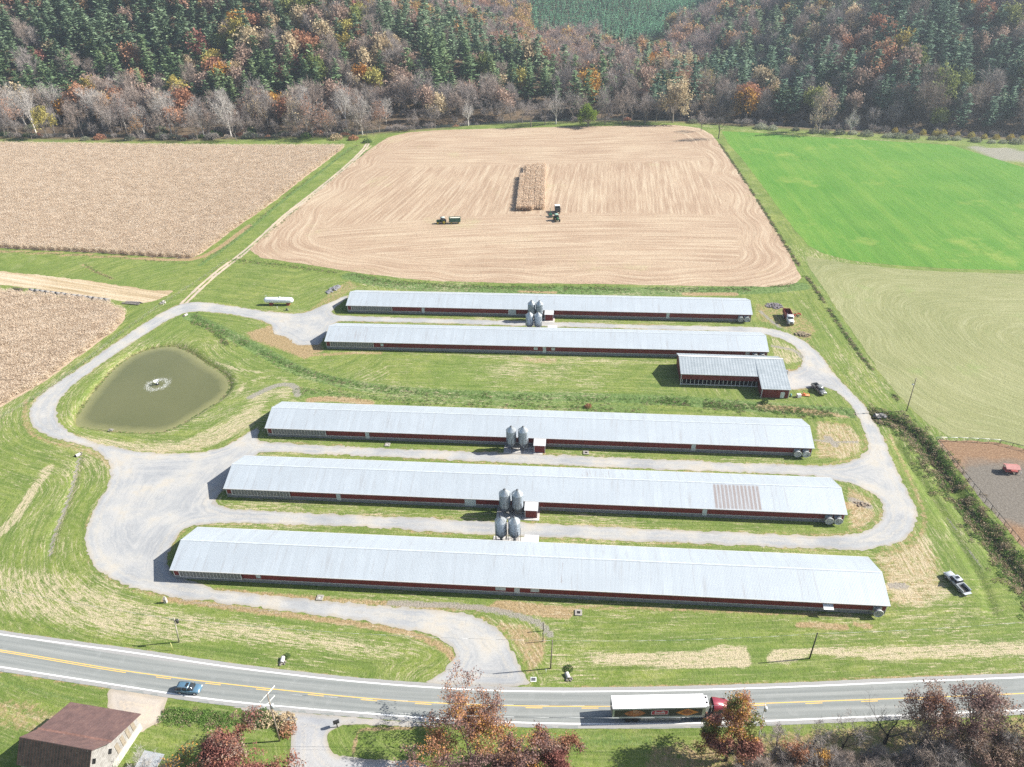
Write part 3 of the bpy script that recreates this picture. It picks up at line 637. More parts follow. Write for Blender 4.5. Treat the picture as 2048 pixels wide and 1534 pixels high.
hm = field_mat('hay_stubble_mat', [(.22, .23, .10), (.25, .255, .115), (.28, .28, .135)], (.19, .23, .105), (.44, .44, .27), [(1.5, .17, .50), (3.4, .26, .52), (.3, .06, .52)], .36, (.05, .6, (.20, .29, .08), .4), 1.8)
sheet('hay_field', lambda X, Y: poly_sdf(X, Y, F_HAY) + fe(X, Y), bb(F_HAY), 2.0, .016, hm, {'rc': smooth_inner(F_HAY)})
tm = field_mat('dry_grass_mat', [(.42, .32, .19), (.48, .38, .25), (.53, .43, .29)], (.30, .22, .12), (.62, .53, .40), [(.5, .6, .5), (1.3, .5, .53)], .3)
sheet('dry_grass_field', lambda X, Y: poly_sdf(X, Y, F_TAN) + rough_edge(1.4, .2, 47)(X, Y), bb(F_TAN), 1.2, .014, tm, {'rc': lambda X, Y: Y + .35 * X})
so_m = field_mat('corn_soil_mat', [(.38, .29, .21), (.42, .33, .245), (.48, .38, .28)], (.25, .18, .12), (.50, .41, .30), [(.6, .5, .5)], .3)
CORNA_SDF = lambda X, Y: poly_sdf(X, Y, F_CORNA) + rough_edge(.8, .3, 51)(X, Y)
CORNB_SDF = lambda X, Y: poly_sdf(X, Y, F_CORNB) + rough_edge(.8, .3, 52)(X, Y)
sheet('corn_field_soil', CORNA_SDF, bb(F_CORNA), 2.5, .014, so_m, {'rc': lambda X, Y: X})
sheet('corn_field_soil', CORNB_SDF, bb(F_CORNB), 2.0, .014, so_m, {'rc': lambda X, Y: X})
t = NT('pasture_mat', .95, 0, .12); n = t.noise(.06, 4); n2 = t.noise(1.8, 5, rough=.8); xy = t.sep()
f = t.rng(t.ma('ADD', t.attr('lot'), t.ma('MULTIPLY_ADD', t.noise(.18, 4), 7., -3.5)), -2, 2)
c1 = t.ramp(n2, [(.3, (.12, .07, .042)), (.5, (.225, .14, .085)), (.7, (.34, .235, .145))])
c2 = t.ramp(n2, [(.3, (.095, .085, .07)), (.5, (.16, .142, .12)), (.7, (.22, .20, .17))])
t.color(t.mix(f, c2, c1)); t.bump(n2, .8, .15)
lot_c = np.array(G(2040, 985)[:2])
sheet('pasture_lot', lambda X, Y: poly_sdf(X, Y, F_PAST) + rough_edge(.5, .4, 55)(X, Y), bb(F_PAST), 1.2, .014, t.m, {'lot': lambda X, Y: np.hypot((X - lot_c[0]) / 1.15, (Y - lot_c[1]) / .95) - 13})

# water
t = NT('pond_water_mat', .12, 0, .5); n = t.noise(.05, 3)
pc = t.ramp(n, [(.3, (.112, .117, .046)), (.7, (.13, .132, .054))]); t.color(t.mix(t.rng(t.ma('ADD', t.attr('edge'), t.ma('MULTIPLY_ADD', t.noise(.5, 3), 2., -1.)), 6.5, 2.4, 0, .85), pc, (.27, .26, .11))); t.bump(t.noise(1.2, 4), .16, .06)
sheet('pond_water', lambda X, Y: poly_sdf(X, Y, F_POND) - 3.0, bb(F_POND, 5), 1.5, -.95, t.m)
t = NT('river_water_mat', .15, 0, .5); t.color((.03, .04, .035)); t.bump(t.noise(.8, 3), .1, .05)
lines_mesh('river_water', [ribbon('r', RIVER, 0, 15, -1.9, None)], t.m)
# ================================================================ poultry houses
def metal_roof_mat(name, rust=None, base=(.455, .50, .535)):
    t = NT(name, .5, .12, .35); x = t.sep()[0]
    rib = t.ma('FRACT', t.ma('MULTIPLY', x, 1 / .30)); seam = t.ma('FRACT', t.ma('MULTIPLY', x, 1 / 2.7))
    pan = t.noise(1.0, 0, vec=t.comb(t.ma('FLOOR', t.ma('MULTIPLY', x, 1 / .9)), 3.3, 0.0))
    c = t.ramp(t.noise(.08, 3, vec=t.map((1, 2, 2))), [(.3, mul(base, .93)), (.7, mul(base, 1.04))])
    c = t.mix(t.rng(pan, .35, .65, 0, .8), c, mul(base, .92))
    c = t.mix(t.rng(rib, .80, .9, 0, .32), c, mul(base, .60))
    c = t.mix(t.rng(seam, .975, .985, 0, .25), c, mul(base, .6))
    streak = t.noise(1.0, 3, vec=t.map((1.6, .12, .12)))
    c = t.mix(t.rng(streak, .56, .74, 0, .5), c, (.33, .33, .33))
    if rust:   # each: x0, x1 along the house, strength, thin streaks or whole sheets, y0, y1
        xx, yy, _ = t.sep()
        for x0, x1, st, thin, y0, y1 in rust:
            b = t.ma('MULTIPLY', t.ma('MULTIPLY', t.rng(xx, x0 - .1, x0 + .1), t.rng(xx, x1 + .1, x1 - .1)), t.ma('MULTIPLY', t.rng(yy, y0 - .2, y0 + .2), t.rng(yy, y1 + .2, y1 - .2)))
            n = t.noise(1.0, 4, vec=t.map((5.5 if thin == 1 else 3.4, .12, .12)), rough=.7)
            m = t.rng(n, .56, .64) if thin == 1 else t.ma('MULTIPLY', t.rng(n, .30, .5, .35, 1.), t.rng(t.ma('SINE', t.ma('MULTIPLY', xx, 6.2832 / .92)), -.8, .1, .3, 1.))
            c = t.mix(t.ma('MULTIPLY', t.ma('MULTIPLY', b, m), st), c, (.25, .19, .165))
    t.color(c); t.bump(t.rng(rib, .8, 1.), .5, .03); return t.m
def red_wall_mat(name, c0=(.19, .032, .03)):
    t = NT(name, .6, 0, .3); x = t.sep()
    rib = t.ma('FRACT', t.ma('MULTIPLY', t.ma('ADD', x[0], x[1]), 1 / .3))
    c = t.ramp(t.noise(.5, 4, rough=.7), [(.3, mul(c0, .8)), (.7, mul(c0, 1.25))])
    c = t.mix(t.rng(rib, .8, .9, 0, .4), c, mul(c0, .55)); t.color(c); t.bump(rib, .3, .02); return t.m
RED = red_wall_mat('red_siding')
WHITE = M('white_paint', (.72, .73, .72), .6); GREYW = M('grey_door', (.52, .56, .57), .6); TRIM = M('trim_white', (.60, .58, .55), .7)
CONC = M('concrete', (.50, .48, .45), .9, var=.2, scale=.9); STONE = M('foundation_block', (.24, .24, .245), .95, var=.35, scale=2.5)
PAD = M('pad_grey', (.20, .20, .19), .9, var=.3, scale=3); DARK = M('dark_inside', (.02, .02, .022), .8); GALV = M('galvanised', (.45, .48, .50), .4, .6, var=.15)
STEEL = M('dark_steel', (.12, .125, .13), .6, .4); BLACK = M('black_rubber', (.022, .022, .024), .85); POSTW = M('weathered_post', (.26, .22, .17), .9, var=.25, scale=3)
BW, BHE, BHR = 13.47, 3.12, 5.62
BARNS = {  # origin x, y, yaw (deg), length
 5: (-76.05, 111.88, -5.39, 152.3), 4: (-73.17, 138.96, -5.52, 151.7), 3: (-69.96, 164.74, -5.73, 150.2),
 2: (-63.67, 215.01, -5.49, 148.0), 1: (-61.41, 242.62, -5.90, 148.4)}
BLAB = {5: 'red poultry house nearest the highway, two short rust streaks on its roof',
 4: 'red poultry house with a broad rusted patch near the right end of its roof',
 3: 'red poultry house with two feed bins, standing just below the weedy creek',
 2: 'red poultry house just behind the L-shaped shed, roof streaked at its left end',
 1: 'farthest red poultry house, backing onto the harvested stubble field'}
RUST = {5: [(85.6, 86.1, .9, 1, 1.4, 5.6), (86.9, 87.3, .8, 1, 2.0, 5.0)], 4: [(121.3, 132.2, .8, 2, .2, 6.3), (89.5, 96.5, .8, 1, 7.3, 12.5)],
        3: [(42, 46, .4, 1, .5, 6)], 2: [(3, 14, .55, 1, .4, 6), (13.2, 13.9, 1., 1, .8, 6)], 1: []}
def barn(k):
    x, y, yaw, L = BARNS[k]; yaw = R(yaw)
    e = empty('poultry_house', (x, y, 0), yaw, BLAB[k], 'poultry house', 'long poultry houses in parallel rows')
    W, he, hr = BW, BHE, BHR; i = .5; zb = 1.0
    def roofz(yy): return he + (hr - he) * (1 - abs(yy - W / 2) / (W / 2))
    m = MB()   # siding: front, back and both gables as one shell
    y0, y1, x0, x1 = i, W - i, .35, L - .35
    for xa in (x0, x1):
        m.add([(xa, y0, zb), (xa, y1, zb), (xa, y1, roofz(y1) - .08), (xa, W / 2, hr - .08), (xa, y0, roofz(y0) - .08)], [(0, 1, 2, 3, 4) if xa == x1 else (4, 3, 2, 1, 0)])
    for ya, f in ((y0, 1), (y1, -1)):
        m.add([(x0, ya, zb), (x1, ya, zb), (x1, ya, roofz(ya) - .08), (x0, ya, roofz(ya) - .08)], [(0, 1, 2, 3)[::f]])
    m.build('wall', RED, e)
    MB().box(.3, L - .3, i - .04, W - i + .04, -.1, zb - .06).build('foundation', STONE, e)
    MB().box(.27, L - .27, i - .07, i + .02, zb - .06, zb + .06).box(.27, L - .27, W - i - .02, W - i + .07, zb - .06, zb + .06).box(.26, .36, i + .03, W - i - .03, zb - .06, zb + .06).build('base_trim', TRIM, e)
    th = .07
    rf = MB()
    for s in (0, 1):
        ya, yr = (0, W / 2) if s == 0 else (W, W / 2)
        a, b = (0, ya, he), (0, yr, hr)
        P = [(0, ya, he), (L, ya, he), (L, yr, hr), (0, yr, hr)]
        P2 = [(px, py, pz - th) for px, py, pz in P]
        o = [(0, 1, 2, 3), (7, 6, 5, 4), (0, 4, 5, 1), (3, 7, 4, 0), (1, 5, 6, 2)]
        if s: o = [f[::-1] for f in o]
        rf.add(P + P2, o)
    r = rf.build('roof', metal_roof_mat('roof_sheets', RUST[k]), e)
    MB().add([(0, W / 2 - .2, hr - .2 * (hr - he) / (W / 2) + .05), (L, W / 2 - .2, hr - .2 * (hr - he) / (W / 2) + .05), (L, W / 2, hr + .07), (0, W / 2, hr + .07), (0, W / 2 + .2, hr - .2 * (hr - he) / (W / 2) + .05), (L, W / 2 + .2, hr - .2 * (hr - he) / (W / 2) + .05)],
             [(0, 1, 2, 3), (3, 2, 5, 4)]).build('ridge_cap', M('ridge_metal', (.50, .54, .57), .5), r)
    MB().box(-.03, L + .03, -.05, .03, he - .16, he + .015).box(-.03, L + .03, W - .03, W + .05, he - .16, he + .015).build('eave_trim', TRIM, r)
    for xx in (.3, L - .45): MB().box(xx, xx + .15, i - .05, i + .06, zb, he - .1).build('corner_trim', TRIM, e)
    # evaporative cooling pads behind posts at the left end
    pl = {5: 14.0, 4: 15.0, 3: 15.5, 2: 15.0, 1: 15.5}[k]
    cp = MB(); cp.box(1.9, 1.9 + pl, i - .30, i - .02, zb + .1, he - .28)
    c = cp.build('cooling_pad', PAD, e)
    ps = MB()
    n = 18
    for q in range(n + 1):
        xx = 1.9 + pl * q / n; wq = .18 if q in (0, n) else .07
        ps.box(xx - wq / 2, xx + wq / 2, i - .37, i - .30, zb, he - .2)
    ps.box(1.8, 2.0 + pl, i - .38, i - .31, zb + .02, zb + .12).build('pad_frame', TRIM, c)
    def door(xa, wd, h=2.2, z0=.55, mat=GREYW):
        d = MB().box(xa, xa + wd, i - .12, i - .02, z0, z0 + h).build('door', mat, e)
        MB().prism([(xa - .07, z0), (xa, z0), (xa, z0 + h), (xa + wd, z0 + h), (xa + wd, z0), (xa + wd + .07, z0), (xa + wd + .07, z0 + h + .07), (xa - .07, z0 + h + .07)], i - .15, i - .02).swap_xy().build('door_frame', WHITE, d)
    def win(xa, wd, z0=1.5, h=1.0):
        MB().box(xa, xa + wd, i - .10, i - .02, z0, z0 + h).build('vent_panel', GREYW, e)
    for d in {5: [(75.9, 1.0, 2.0, .9)], 4: [(28.9, .9), (61.2, 2.6, 2.3, .5), (118.6, .9)], 3: [(28.8, .95), (118.5, .95)],
              2: [(74.6, .95), (140.8, 1.1)], 1: [(28.7, .9), (61.0, 2.7, 2.3, .5), (118.3, .95)]}[k]: door(*d)
    for q in {5: [(19.2, 1.0), (71.8, 2.2), (79.3, 1.8)], 4: [], 3: [], 2: [(19.3, 1.0), (71.5, 1.3), (77.4, 1.2)], 1: []}[k]: win(*q)
    # exhaust fans with cones
    fx = {5: [L - 2.2], 4: [L - 4.0, L - 1.9], 3: [L - 4.2, L - 2.0], 2: [L - 4.3, L - 2.0], 1: [L - 4.1, L - 1.9]}[k]
    for xf in fx:
        f = MB(); zc = 1.62
        f.box(xf - .82, xf + .82, i - .35, i - .02, zc - .80, zc + .80)
        n = 24; ring = lambda yy, rr: [(xf + rr * math.cos(2 * math.pi * q / n), yy, zc - .12 * (i - .35 - yy) + rr * math.sin(2 * math.pi * q / n)) for q in range(n)]
        f.loft([ring(i - .36, .70), ring(i - 1.25, .92)], 0, True, False)
        o = len(f.v); f.v += ring(i - .37, .67) + ring(i - 1.25, .90)
        f.f += [[o + n + q, o + n + (q + 1) % n, o + (q + 1) % n, o + q] for q in range(n)]; f.m += [0] * n; f.sm += [True] * n
        fo = f.build('exhaust_fan', GALV, e)
        MB().add(ring(i - .42, .66), [tuple(range(n))]).build('fan_opening', DARK, fo)
        bl = MB()
        for q in range(6):
            a = q * math.pi / 3; ca, sa = math.cos(a), math.sin(a); ca2, sa2 = math.cos(a + .35), math.sin(a + .35)
            bl.add([(xf, i - .48, zc), (xf + .62 * ca, i - .5, zc + .62 * sa), (xf + .62 * ca2, i - .46, zc + .62 * sa2)], [(0, 1, 2)])
        bl.build('fan_blade', STEEL, fo)
        rm = MB(); rm.loft([ring(i - 1.22, .97), ring(i - 1.30, .97), ring(i - 1.30, .90), ring(i - 1.22, .90)], 0, True, True); rm.build('fan_rim', WHITE, fo)
    # small square fans on the right gable
    for yy in (3.2, 5.8, 8.4):
        g_ = MB().box(L - .32, L + .12, yy, yy + 1.5, 1.1, 2.6).build('gable_fan', GALV, e)
    if k == 5:
        MB().add([(139.2, i - .02, 2.55), (141.2, i - .02, 2.55), (141.2, i - 1.3, 2.0), (139.2, i - 1.3, 2.0), (139.2, i - .02, 2.49), (141.2, i - .02, 2.49), (141.2, i - 1.3, 1.94), (139.2, i - 1.3, 1.94)],
                 [(3, 2, 1, 0), (4, 5, 6, 7), (0, 4, 7, 3), (2, 6, 5, 1), (3, 7, 6, 2)]).build('awning', WHITE, e)
    # control room lean-to
    def annex(xa, side):
        wd, dp = 2.9, 3.0
        s = -1 if side == 'front' else 1
        yw = i if side == 'front' else W - i
        ya, yb_ = sorted((yw + s * .02, yw + s * dp))
        a = MB().box(xa, xa + wd, ya, yb_, 0, 2.5).build('control_room', RED, e)
        yo = yw + s * (dp + .25); yi = yw - s * .45
        zi, zo = 3.22, 2.62
        P = [(xa - .2, yi, zi), (xa + wd + .2, yi, zi), (xa + wd + .2, yo, zo), (xa - .2, yo, zo)]; P2 = [(p[0], p[1], p[2] - .08) for p in P]
        fs = [(0, 1, 2, 3), (7, 6, 5, 4), (0, 3, 7, 4), (1, 5, 6, 2), (3, 2, 6, 7), (0, 4, 5, 1)]
        MB().add(P + P2, fs if side == 'back' else [f[::-1] for f in fs]).build('lean_to_roof', metal_roof_mat('annex_roof', None, (.62, .62, .62)), a)
        for xq in (xa - .05, xa + wd - .06): MB().box(xq, xq + .11, ya - .02 if s < 0 else yb_ - .08, (ya + .08) if s < 0 else yb_ + .02, 0, 2.52).build('corner_trim', WHITE, a)
        MB().box(xa - .06, xa - .005, (ya + yb_) / 2 - .45, (ya + yb_) / 2 + .45, .1, 2.1).build('door', WHITE, a)
    if k == 1: annex(74.6, 'front')
    if k == 2: annex(75.8, 'back')
    if k == 3: annex(76.2, 'front')
    if k == 4: annex(76.2, 'front')
    if k == 5: annex(77.2, 'back')
    return e
for k in (5, 4, 3, 2, 1): barn(k)

# ---------------------------------------------------------------- feed bins
bt = NT('bin_steel', .38, .55, .5); xz = bt.sep()[2]
seam = bt.ma('FRACT', bt.ma('MULTIPLY', xz, 1 / .82)); cc = bt.ramp(bt.noise(.9, 4), [(.3, (.25, .30, .36)), (.7, (.36, .415, .47))])
cc = bt.mix(bt.rng(seam, .93, .97, 0, .6), cc, (.18, .20, .23)); bt.color(cc)
bt.bump(bt.ma('SINE', bt.ma('MULTIPLY', xz, 55)), .35, .02); BIN = bt.m
def feed_bin(label):
    e = empty('feed_bin', (0, 0, 0), 0, label, 'feed bin', 'galvanised feed bins on legs')
    r = 1.36; zb, zt, za = 2.75, 6.55, 7.75
    MB().lathe([(r, zb), (r, zt)], 32).build('body', BIN, e)
    for z in (3.55, 4.35, 5.15, 5.95): pass
    t = MB().lathe([(r + .06, zt - .03), (r + .05, zt + .03), (.28, za - .08), (.26, za)], 32).build('roof_cone', GALV, e)
    MB().lathe([(.001, za + .1), (.31, za + .06), (.33, za - .02)], 16).build('lid', STEEL, t)
    MB().lathe([(.19, .75), (.2, 1.0), (r - .02, zb), (r, zb + .02)], 32).build('hopper', BIN, e)
    MB().box(-.28, .28, -.28, .28, .35, .8).build('auger_boot', STEEL, e)
    for k in range(6):
        a = math.pi / 6 + k * math.pi / 3; x, y = (r + .07) * math.cos(a), (r + .07) * math.sin(a)
        lg = MB().tube((x, y, .0), (x, y, 4.3), .055, n=6); lg.build('leg', STEEL, e)
    br = MB()
    for k in range(6):
        a, b = math.pi / 6 + k * math.pi / 3, math.pi / 6 + (k + 1) * math.pi / 3
        if k % 2: continue
        br.tube(((r + .07) * math.cos(a), (r + .07) * math.sin(a), .3), ((r + .07) * math.cos(b), (r + .07) * math.sin(b), 2.3), .02, n=5)
        br.tube(((r + .07) * math.cos(b), (r + .07) * math.sin(b), .3), ((r + .07) * math.cos(a), (r + .07) * math.sin(a), 2.3), .02, n=5)
    br.build('brace', STEEL, e)
    ld = MB(); a = -.9; ca, sa = math.cos(a), math.sin(a)
    for d in (-.2, .2):
        px, py = (r + .12) * ca - d * sa, (r + .12) * sa + d * ca
        ld.tube((px, py, .8), (px, py, zt + .05), .022, n=5)
        qx, qy = .35 * ca - d * sa, .35 * sa + d * ca
        ld.tube((px, py, zt + .08), (qx, qy, za + .05), .03, n=5)
    for q in range(19):
        z = 1 + q * .3; ld.tube(((r + .12) * ca + .2 * sa, (r + .12) * sa - .2 * ca, z), ((r + .12) * ca - .2 * sa, (r + .12) * sa + .2 * ca, z), .015, n=4)
    ld.build('ladder', STEEL, e)
    rg = MB()
    for z in (3.5, 4.3, 5.1, 5.9): rg.lathe([(r + .005, z - .03), (r + .03, z), (r + .005, z + .03)], 32)
    rg.build('stiffening_ring', GALV, e)
    return e
def copy_tree(o, parent=None):
    c = o.copy(); col.objects.link(c)
    if parent: c.parent = parent
    for ch in list(o.children): copy_tree(ch, c)
    return c
AP = 7.75
bins = [((1009, 979.5), 'left feed bin of the pair before the barn with rusted roof sheets'), ((1034.5, 980.5), 'right feed bin of the pair before the barn with rusted roof sheets'),
        ((1001, 1034.5), 'left feed bin rising behind the ridge of the nearest barn'), ((1028, 1035), 'right feed bin rising behind the ridge of the nearest barn'),
        ((1022, 853.5), 'left feed bin of the pair before the barn below the creek'), ((1046, 854), 'right feed bin of the pair before the barn below the creek'),
        ((1063, 601.5), 'left feed bin of the far pair standing against the farthest barn'), ((1079, 602), 'right feed bin of the far pair standing against the farthest barn'),
        ((1059, 624.5), 'left feed bin of the pair behind the second farthest barn'), ((1076, 624.8), 'right feed bin of the pair behind the second farthest barn')]
b0 = None; BINS = []
for (q, lab) in bins:
    p = G(*q, AP)
    b = feed_bin(lab) if b0 is None else copy_tree(b0)
    if b0 is None: b0 = b
    b.location = (p[0], p[1], .12); b['label'] = lab; b.rotation_euler = (0, 0, rng.uniform(-.5, .5)); BINS.append(p)
# pads under the bins and feed tubes
def slab(label, x0, x1, y0, y1, rz=R(-5.5)):
    o = MB().box(x0, x1, y0, y1, -.05, .12, rz=rz).build('concrete_pad', CONC); tag(o, label, 'concrete pad', 'concrete pads under the feed bins')
for (a, b), lab, ex, up in (((0, 1), 'pale concrete pad under the bins before the barn with rusted roof', 5.4, 1.6), ((2, 3), 'concrete pad between the nearest barn and the bins behind its ridge', 5.0, 0), ((4, 5), 'pale concrete pad under the bins before the barn below the creek', 5.4, 1.4),
                    ((6, 7), 'concrete pad under the bins against the farthest barn', 5.6, 1.2), ((8, 9), 'concrete pad under the bins behind the second farthest barn', 4.0, 0)):
    p, q = BINS[a], BINS[b]; slab(lab, p[0] - 2.0, q[0] + ex, min(p[1], q[1]) - 1.9, max(p[1], q[1]) + 1.6 + up)
def tube_run(label, p, k, off=5.0):
    pts = [(p[0] + .2, p[1], .6), (p[0] + off * .72, p[1] + .1, .62), (p[0] + off * .95, p[1] + .5, 1.1), (p[0] + off * 1.05, p[1] + 1.2, 2.2), (p[0] + off * 1.06, p[1] + 2.4, 3.0)]
    P = smooth_line([np.array(q) for q in pts], 2); m = MB(); m.path([tuple(q) for q in P], .075, 8)
    tag(m.build('feed_tube', WHITE), label, 'feed tube', 'white feed tubes from bins to barns')
tube_run('white curved feed tube from bins to the barn with rusted roof', BINS[1], 4, 5.0)
tube_run('white curved feed tube from bins to the barn below the creek', BINS[5], 3, 5.2)
tube_run('white curved feed tube from bins to the farthest barn', BINS[7], 1, 5.0)

# ---------------------------------------------------------------- machine shed with an ell
def quad_slab(m, P, th=.07, mi=0):
    P = [Vector(p) for p in P]; n = (P[1] - P[0]).cross(P[2] - P[0]).normalized()
    if n.z < 0: P = P[::-1]; n = -n
    Q = [p - n * th for p in P]; k = len(P)
    m.add(P + Q, [tuple(range(k)), tuple(range(2 * k - 1, k - 1, -1))] + [(i, i + k, (i + 1) % k + k, (i + 1) % k)[::1] for i in range(k)], mi); return m
def shed():
    ox, oy, _ = G(1340 + 120 * .17604, 560 + 1190 * .17604, 0); yaw = R(-6.2)
    e = empty('machine_shed', (ox - .1, oy, 0), yaw, 'L-shaped red machine shed with grey ribbed roof and open post front', 'shed')
    L, L1, D, X = 31.2, 23.3, 12.6, 5.6       # length, open part, depth, ell projection
    he, hr, hx, yr = 4.3, 6.0, 3.35, 7.6
    m = MB()
    def zf(yy): return he + (hr - he) * (yy / yr) if yy < yr else hr - (hr - he + .3) * ((yy - yr) / (D - yr))
    m.add([(0, 0, .3), (0, D, .3), (0, D, zf(D) - .1), (0, yr, hr - .1), (0, 0, he - .1)], [(4, 3, 2, 1, 0)])
    m.add([(L, -X, 0), (L, 0, 0), (L, D, 0), (L, D, zf(D) - .1), (L, yr, hr - .1), (L, 0, he - .1), (L, -X, hx - .1)], [(0, 1, 2, 3, 4, 5, 6)])
    m.add([(0, D, .0), (L, D, 0), (L, D, zf(D) - .1), (0, D, zf(D) - .1)], [(3, 2, 1, 0)])
    m.add([(0, 0, 2.1), (L1, 0, 2.1), (L1, 0, he - .1), (0, 0, he - .1)], [(0, 1, 2, 3)])
    m.add([(L1, 0, 0), (L1, -X, 0), (L1, -X, hx - .1), (L1, 0, he - .1)], [(3, 2, 1, 0)])
    m.add([(L1, -X, 0), (L, -X, 0), (L, -X, hx - .1), (L1, -X, hx - .1)], [(0, 1, 2, 3)])
    m.build('wall', RED, e)
    RM = NT('shed_roof', .42, .4, .4); x = RM.sep()[0]
    rib = RM.ma('FRACT', RM.ma('MULTIPLY', x, 1 / .9)); c = RM.ramp(RM.noise(.4, 4), [(.3, (.40, .44, .45)), (.7, (.52, .56, .57))])
    c = RM.mix(RM.rng(rib, .35, .5, 0, .55), c, (.27, .31, .33)); c = RM.mix(RM.rng(RM.noise(1., 3, vec=RM.map((.4, 3.2, 1))), .5, .62, 0, .25), c, (.62, .65, .66)); RM.color(c); RM.bump(rib, .3, .03)
    r = MB(); o = .35
    quad_slab(r, [(-o, -o, he - .08), (L1 - o, -o, he - .08), (L1 - o, yr, hr), (-o, yr, hr)])
    quad_slab(r, [(L1 - o, -X - o, hx - .06), (L + o, -X - o, hx - .06), (L + o, yr, hr), (L1 - o, yr, hr)])
    quad_slab(r, [(-o, yr, hr), (L + o, yr, hr), (L + o, D + o, zf(D) - .1), (-o, D + o, zf(D) - .1)])
    ro = r.build('roof', RM.m, e)
    MB().box(-o, L + o, yr - .3, yr + .3, hr - .02, hr + .06).build('ridge_cap', WHITE, ro)
    q = MB(); q.box(-o - .03, -o + .06, -o, yr, he - .1, he - .1)
    MB().box(-o, L1 - o, -o - .05, -o + .02, he - .26, he - .04).box(L1 - o, L + o, -X - o - .05, -X - o + .02, hx - .22, hx - .02).build('eave_trim', WHITE, ro)
    for xq, yq, zq in ((L1, -X, hx), (L, -X, hx), (0, 0, he)): MB().box(xq - .08, xq + .08, yq - .06, yq + .08, 0, zq - .1).build('corner_trim', WHITE, e)
    for k in range(19):
        xx = .5 + k * (L1 - 1.0) / 18
        MB().box(xx - .07, xx + .07, .02, .16, 0, 2.12).build('post', TRIM, e)
    MB().box(0, L1, -.12, -.02, .25, .5).build('rail', TRIM, e)
    MB().box(.05, L1 - .05, .3, D - .1, -.02, .06).build('floor_slab', M('shed_floor', (.10, .08, .06), .95), e)
    MB().box(L - 2.4, L - 1.2, -X - .07, -X - .01, .1, 2.15).build('door', WHITE, e)
    MB().box(L + .01, L + .07, 2.0, 6.2, .1, 3.2).build('sliding_door', WHITE, e)
    return e
shed()

# ---------------------------------------------------------------- propane tank
def tank():
    a = G(530, 609, 0); b = G(588.5, 609.5, 0); yaw = math.atan2(b[1] - a[1], b[0] - a[0]); L = math.dist(a, b)
    e = empty('propane_tank', a, yaw, 'long white propane tank on red concrete piers in mown grass', 'gas tank')
    r = 1.12; zc = 1.95; m = MB(); n = 28; secs = []
    for x, rr in [(0.02, .05), (.12, .5), (.35, .82), (.7, 1.03), (1.1, r)] + [(L - 1.1, r), (L - .7, 1.03), (L - .35, .82), (L - .12, .5), (L - .02, .05)]:
        secs.append([(x, rr * math.cos(2 * math.pi * k / n), zc + rr * math.sin(2 * math.pi * k / n)) for k in range(n)])
    m.loft(secs); m.build('body', M('tank_white', (.78, .80, .82), .35, var=.04), e)
    rp = M('pier_red', (.30, .07, .05), .8)
    for x in (2.6, L - 2.2): MB().box(x - .45, x + .45, -.95, .95, 0, 1.15).build('pier', rp, e)
    MB().tube((.8, .2, zc + 1.0), (.8, .2, zc + 2.0), .04).tube((1.2, .2, zc + 1.0), (1.2, .2, zc + 1.9), .04).build('vent_pipe', GALV, e)
    MB().lathe([(.35, zc + 1.05), (.35, zc + 1.3), (.01, zc + 1.36)], 14, c=(L * .55, 0, 0)).build('valve_dome', WHITE, e)
    x, y, _ = G(574, 621, 0)
    d = empty('pump_stand', (x, y, 0), 0, 'small dark pump stand on the grass in front of the white tank', 'pump')
    MB().box(-.6, .6, -.2, .2, .0, .25).box(-.25, .25, -.2, .2, .25, .9).build('pump_body', STEEL, d)
    x, y, _ = G(555, 618, 0); tag(MB().tube((x, y, 0), (x, y, 1.1), .07).tube((x - .15, y, 1.1), (x + .15, y, 1.1), .05).build('marker_post', WHITE), 'thin white marker post before the white tank', 'post')
tank()

# ---------------------------------------------------------------- pond fountain
def fountain():
    x, y, _ = G(315, 769, -.95)
    e = empty('fountain', (x, y, -.95), 0, 'white spray fountain in the middle of the olive pond', 'fountain')
    MB().lathe([(.01, .25), (.5, .22), (.55, -.1)], 20).build('float', DARK, e)
    sp = M('spray_white', (.85, .87, .88), .6, var=.02)
    m = MB(); r_ = random.Random(5)
    for k in range(260):
        a = r_.uniform(0, 6.283); u = r_.random() ** .6; s = r_.uniform(.02, .06)
        rad = u * 1.0; z = .3 + 1.7 * u * (1 - .28 * u)
        px, py = rad * math.cos(a), rad * math.sin(a)
        m.tube((px * .8, py * .8, z - .25), (px, py, z), s, s * .3, 4, 0, False)
    m.build('water_jet', sp, e)
    m = MB()
    for k in range(1000):
        a = r_.uniform(0, 6.283); rad = 3.25 + r_.gauss(0, .55); s = r_.uniform(.03, .11)
        px, py = rad * math.cos(a) * .95, rad * math.sin(a)
        m.add([(px - s, py - s, .02), (px + s, py - s * .6, .03), (px + s * .5, py + s, .05)], [(0, 1, 2)])
    m.build('foam_ring', M('foam_grey', (.62, .63, .60), .6, var=.05), e)
fountain()

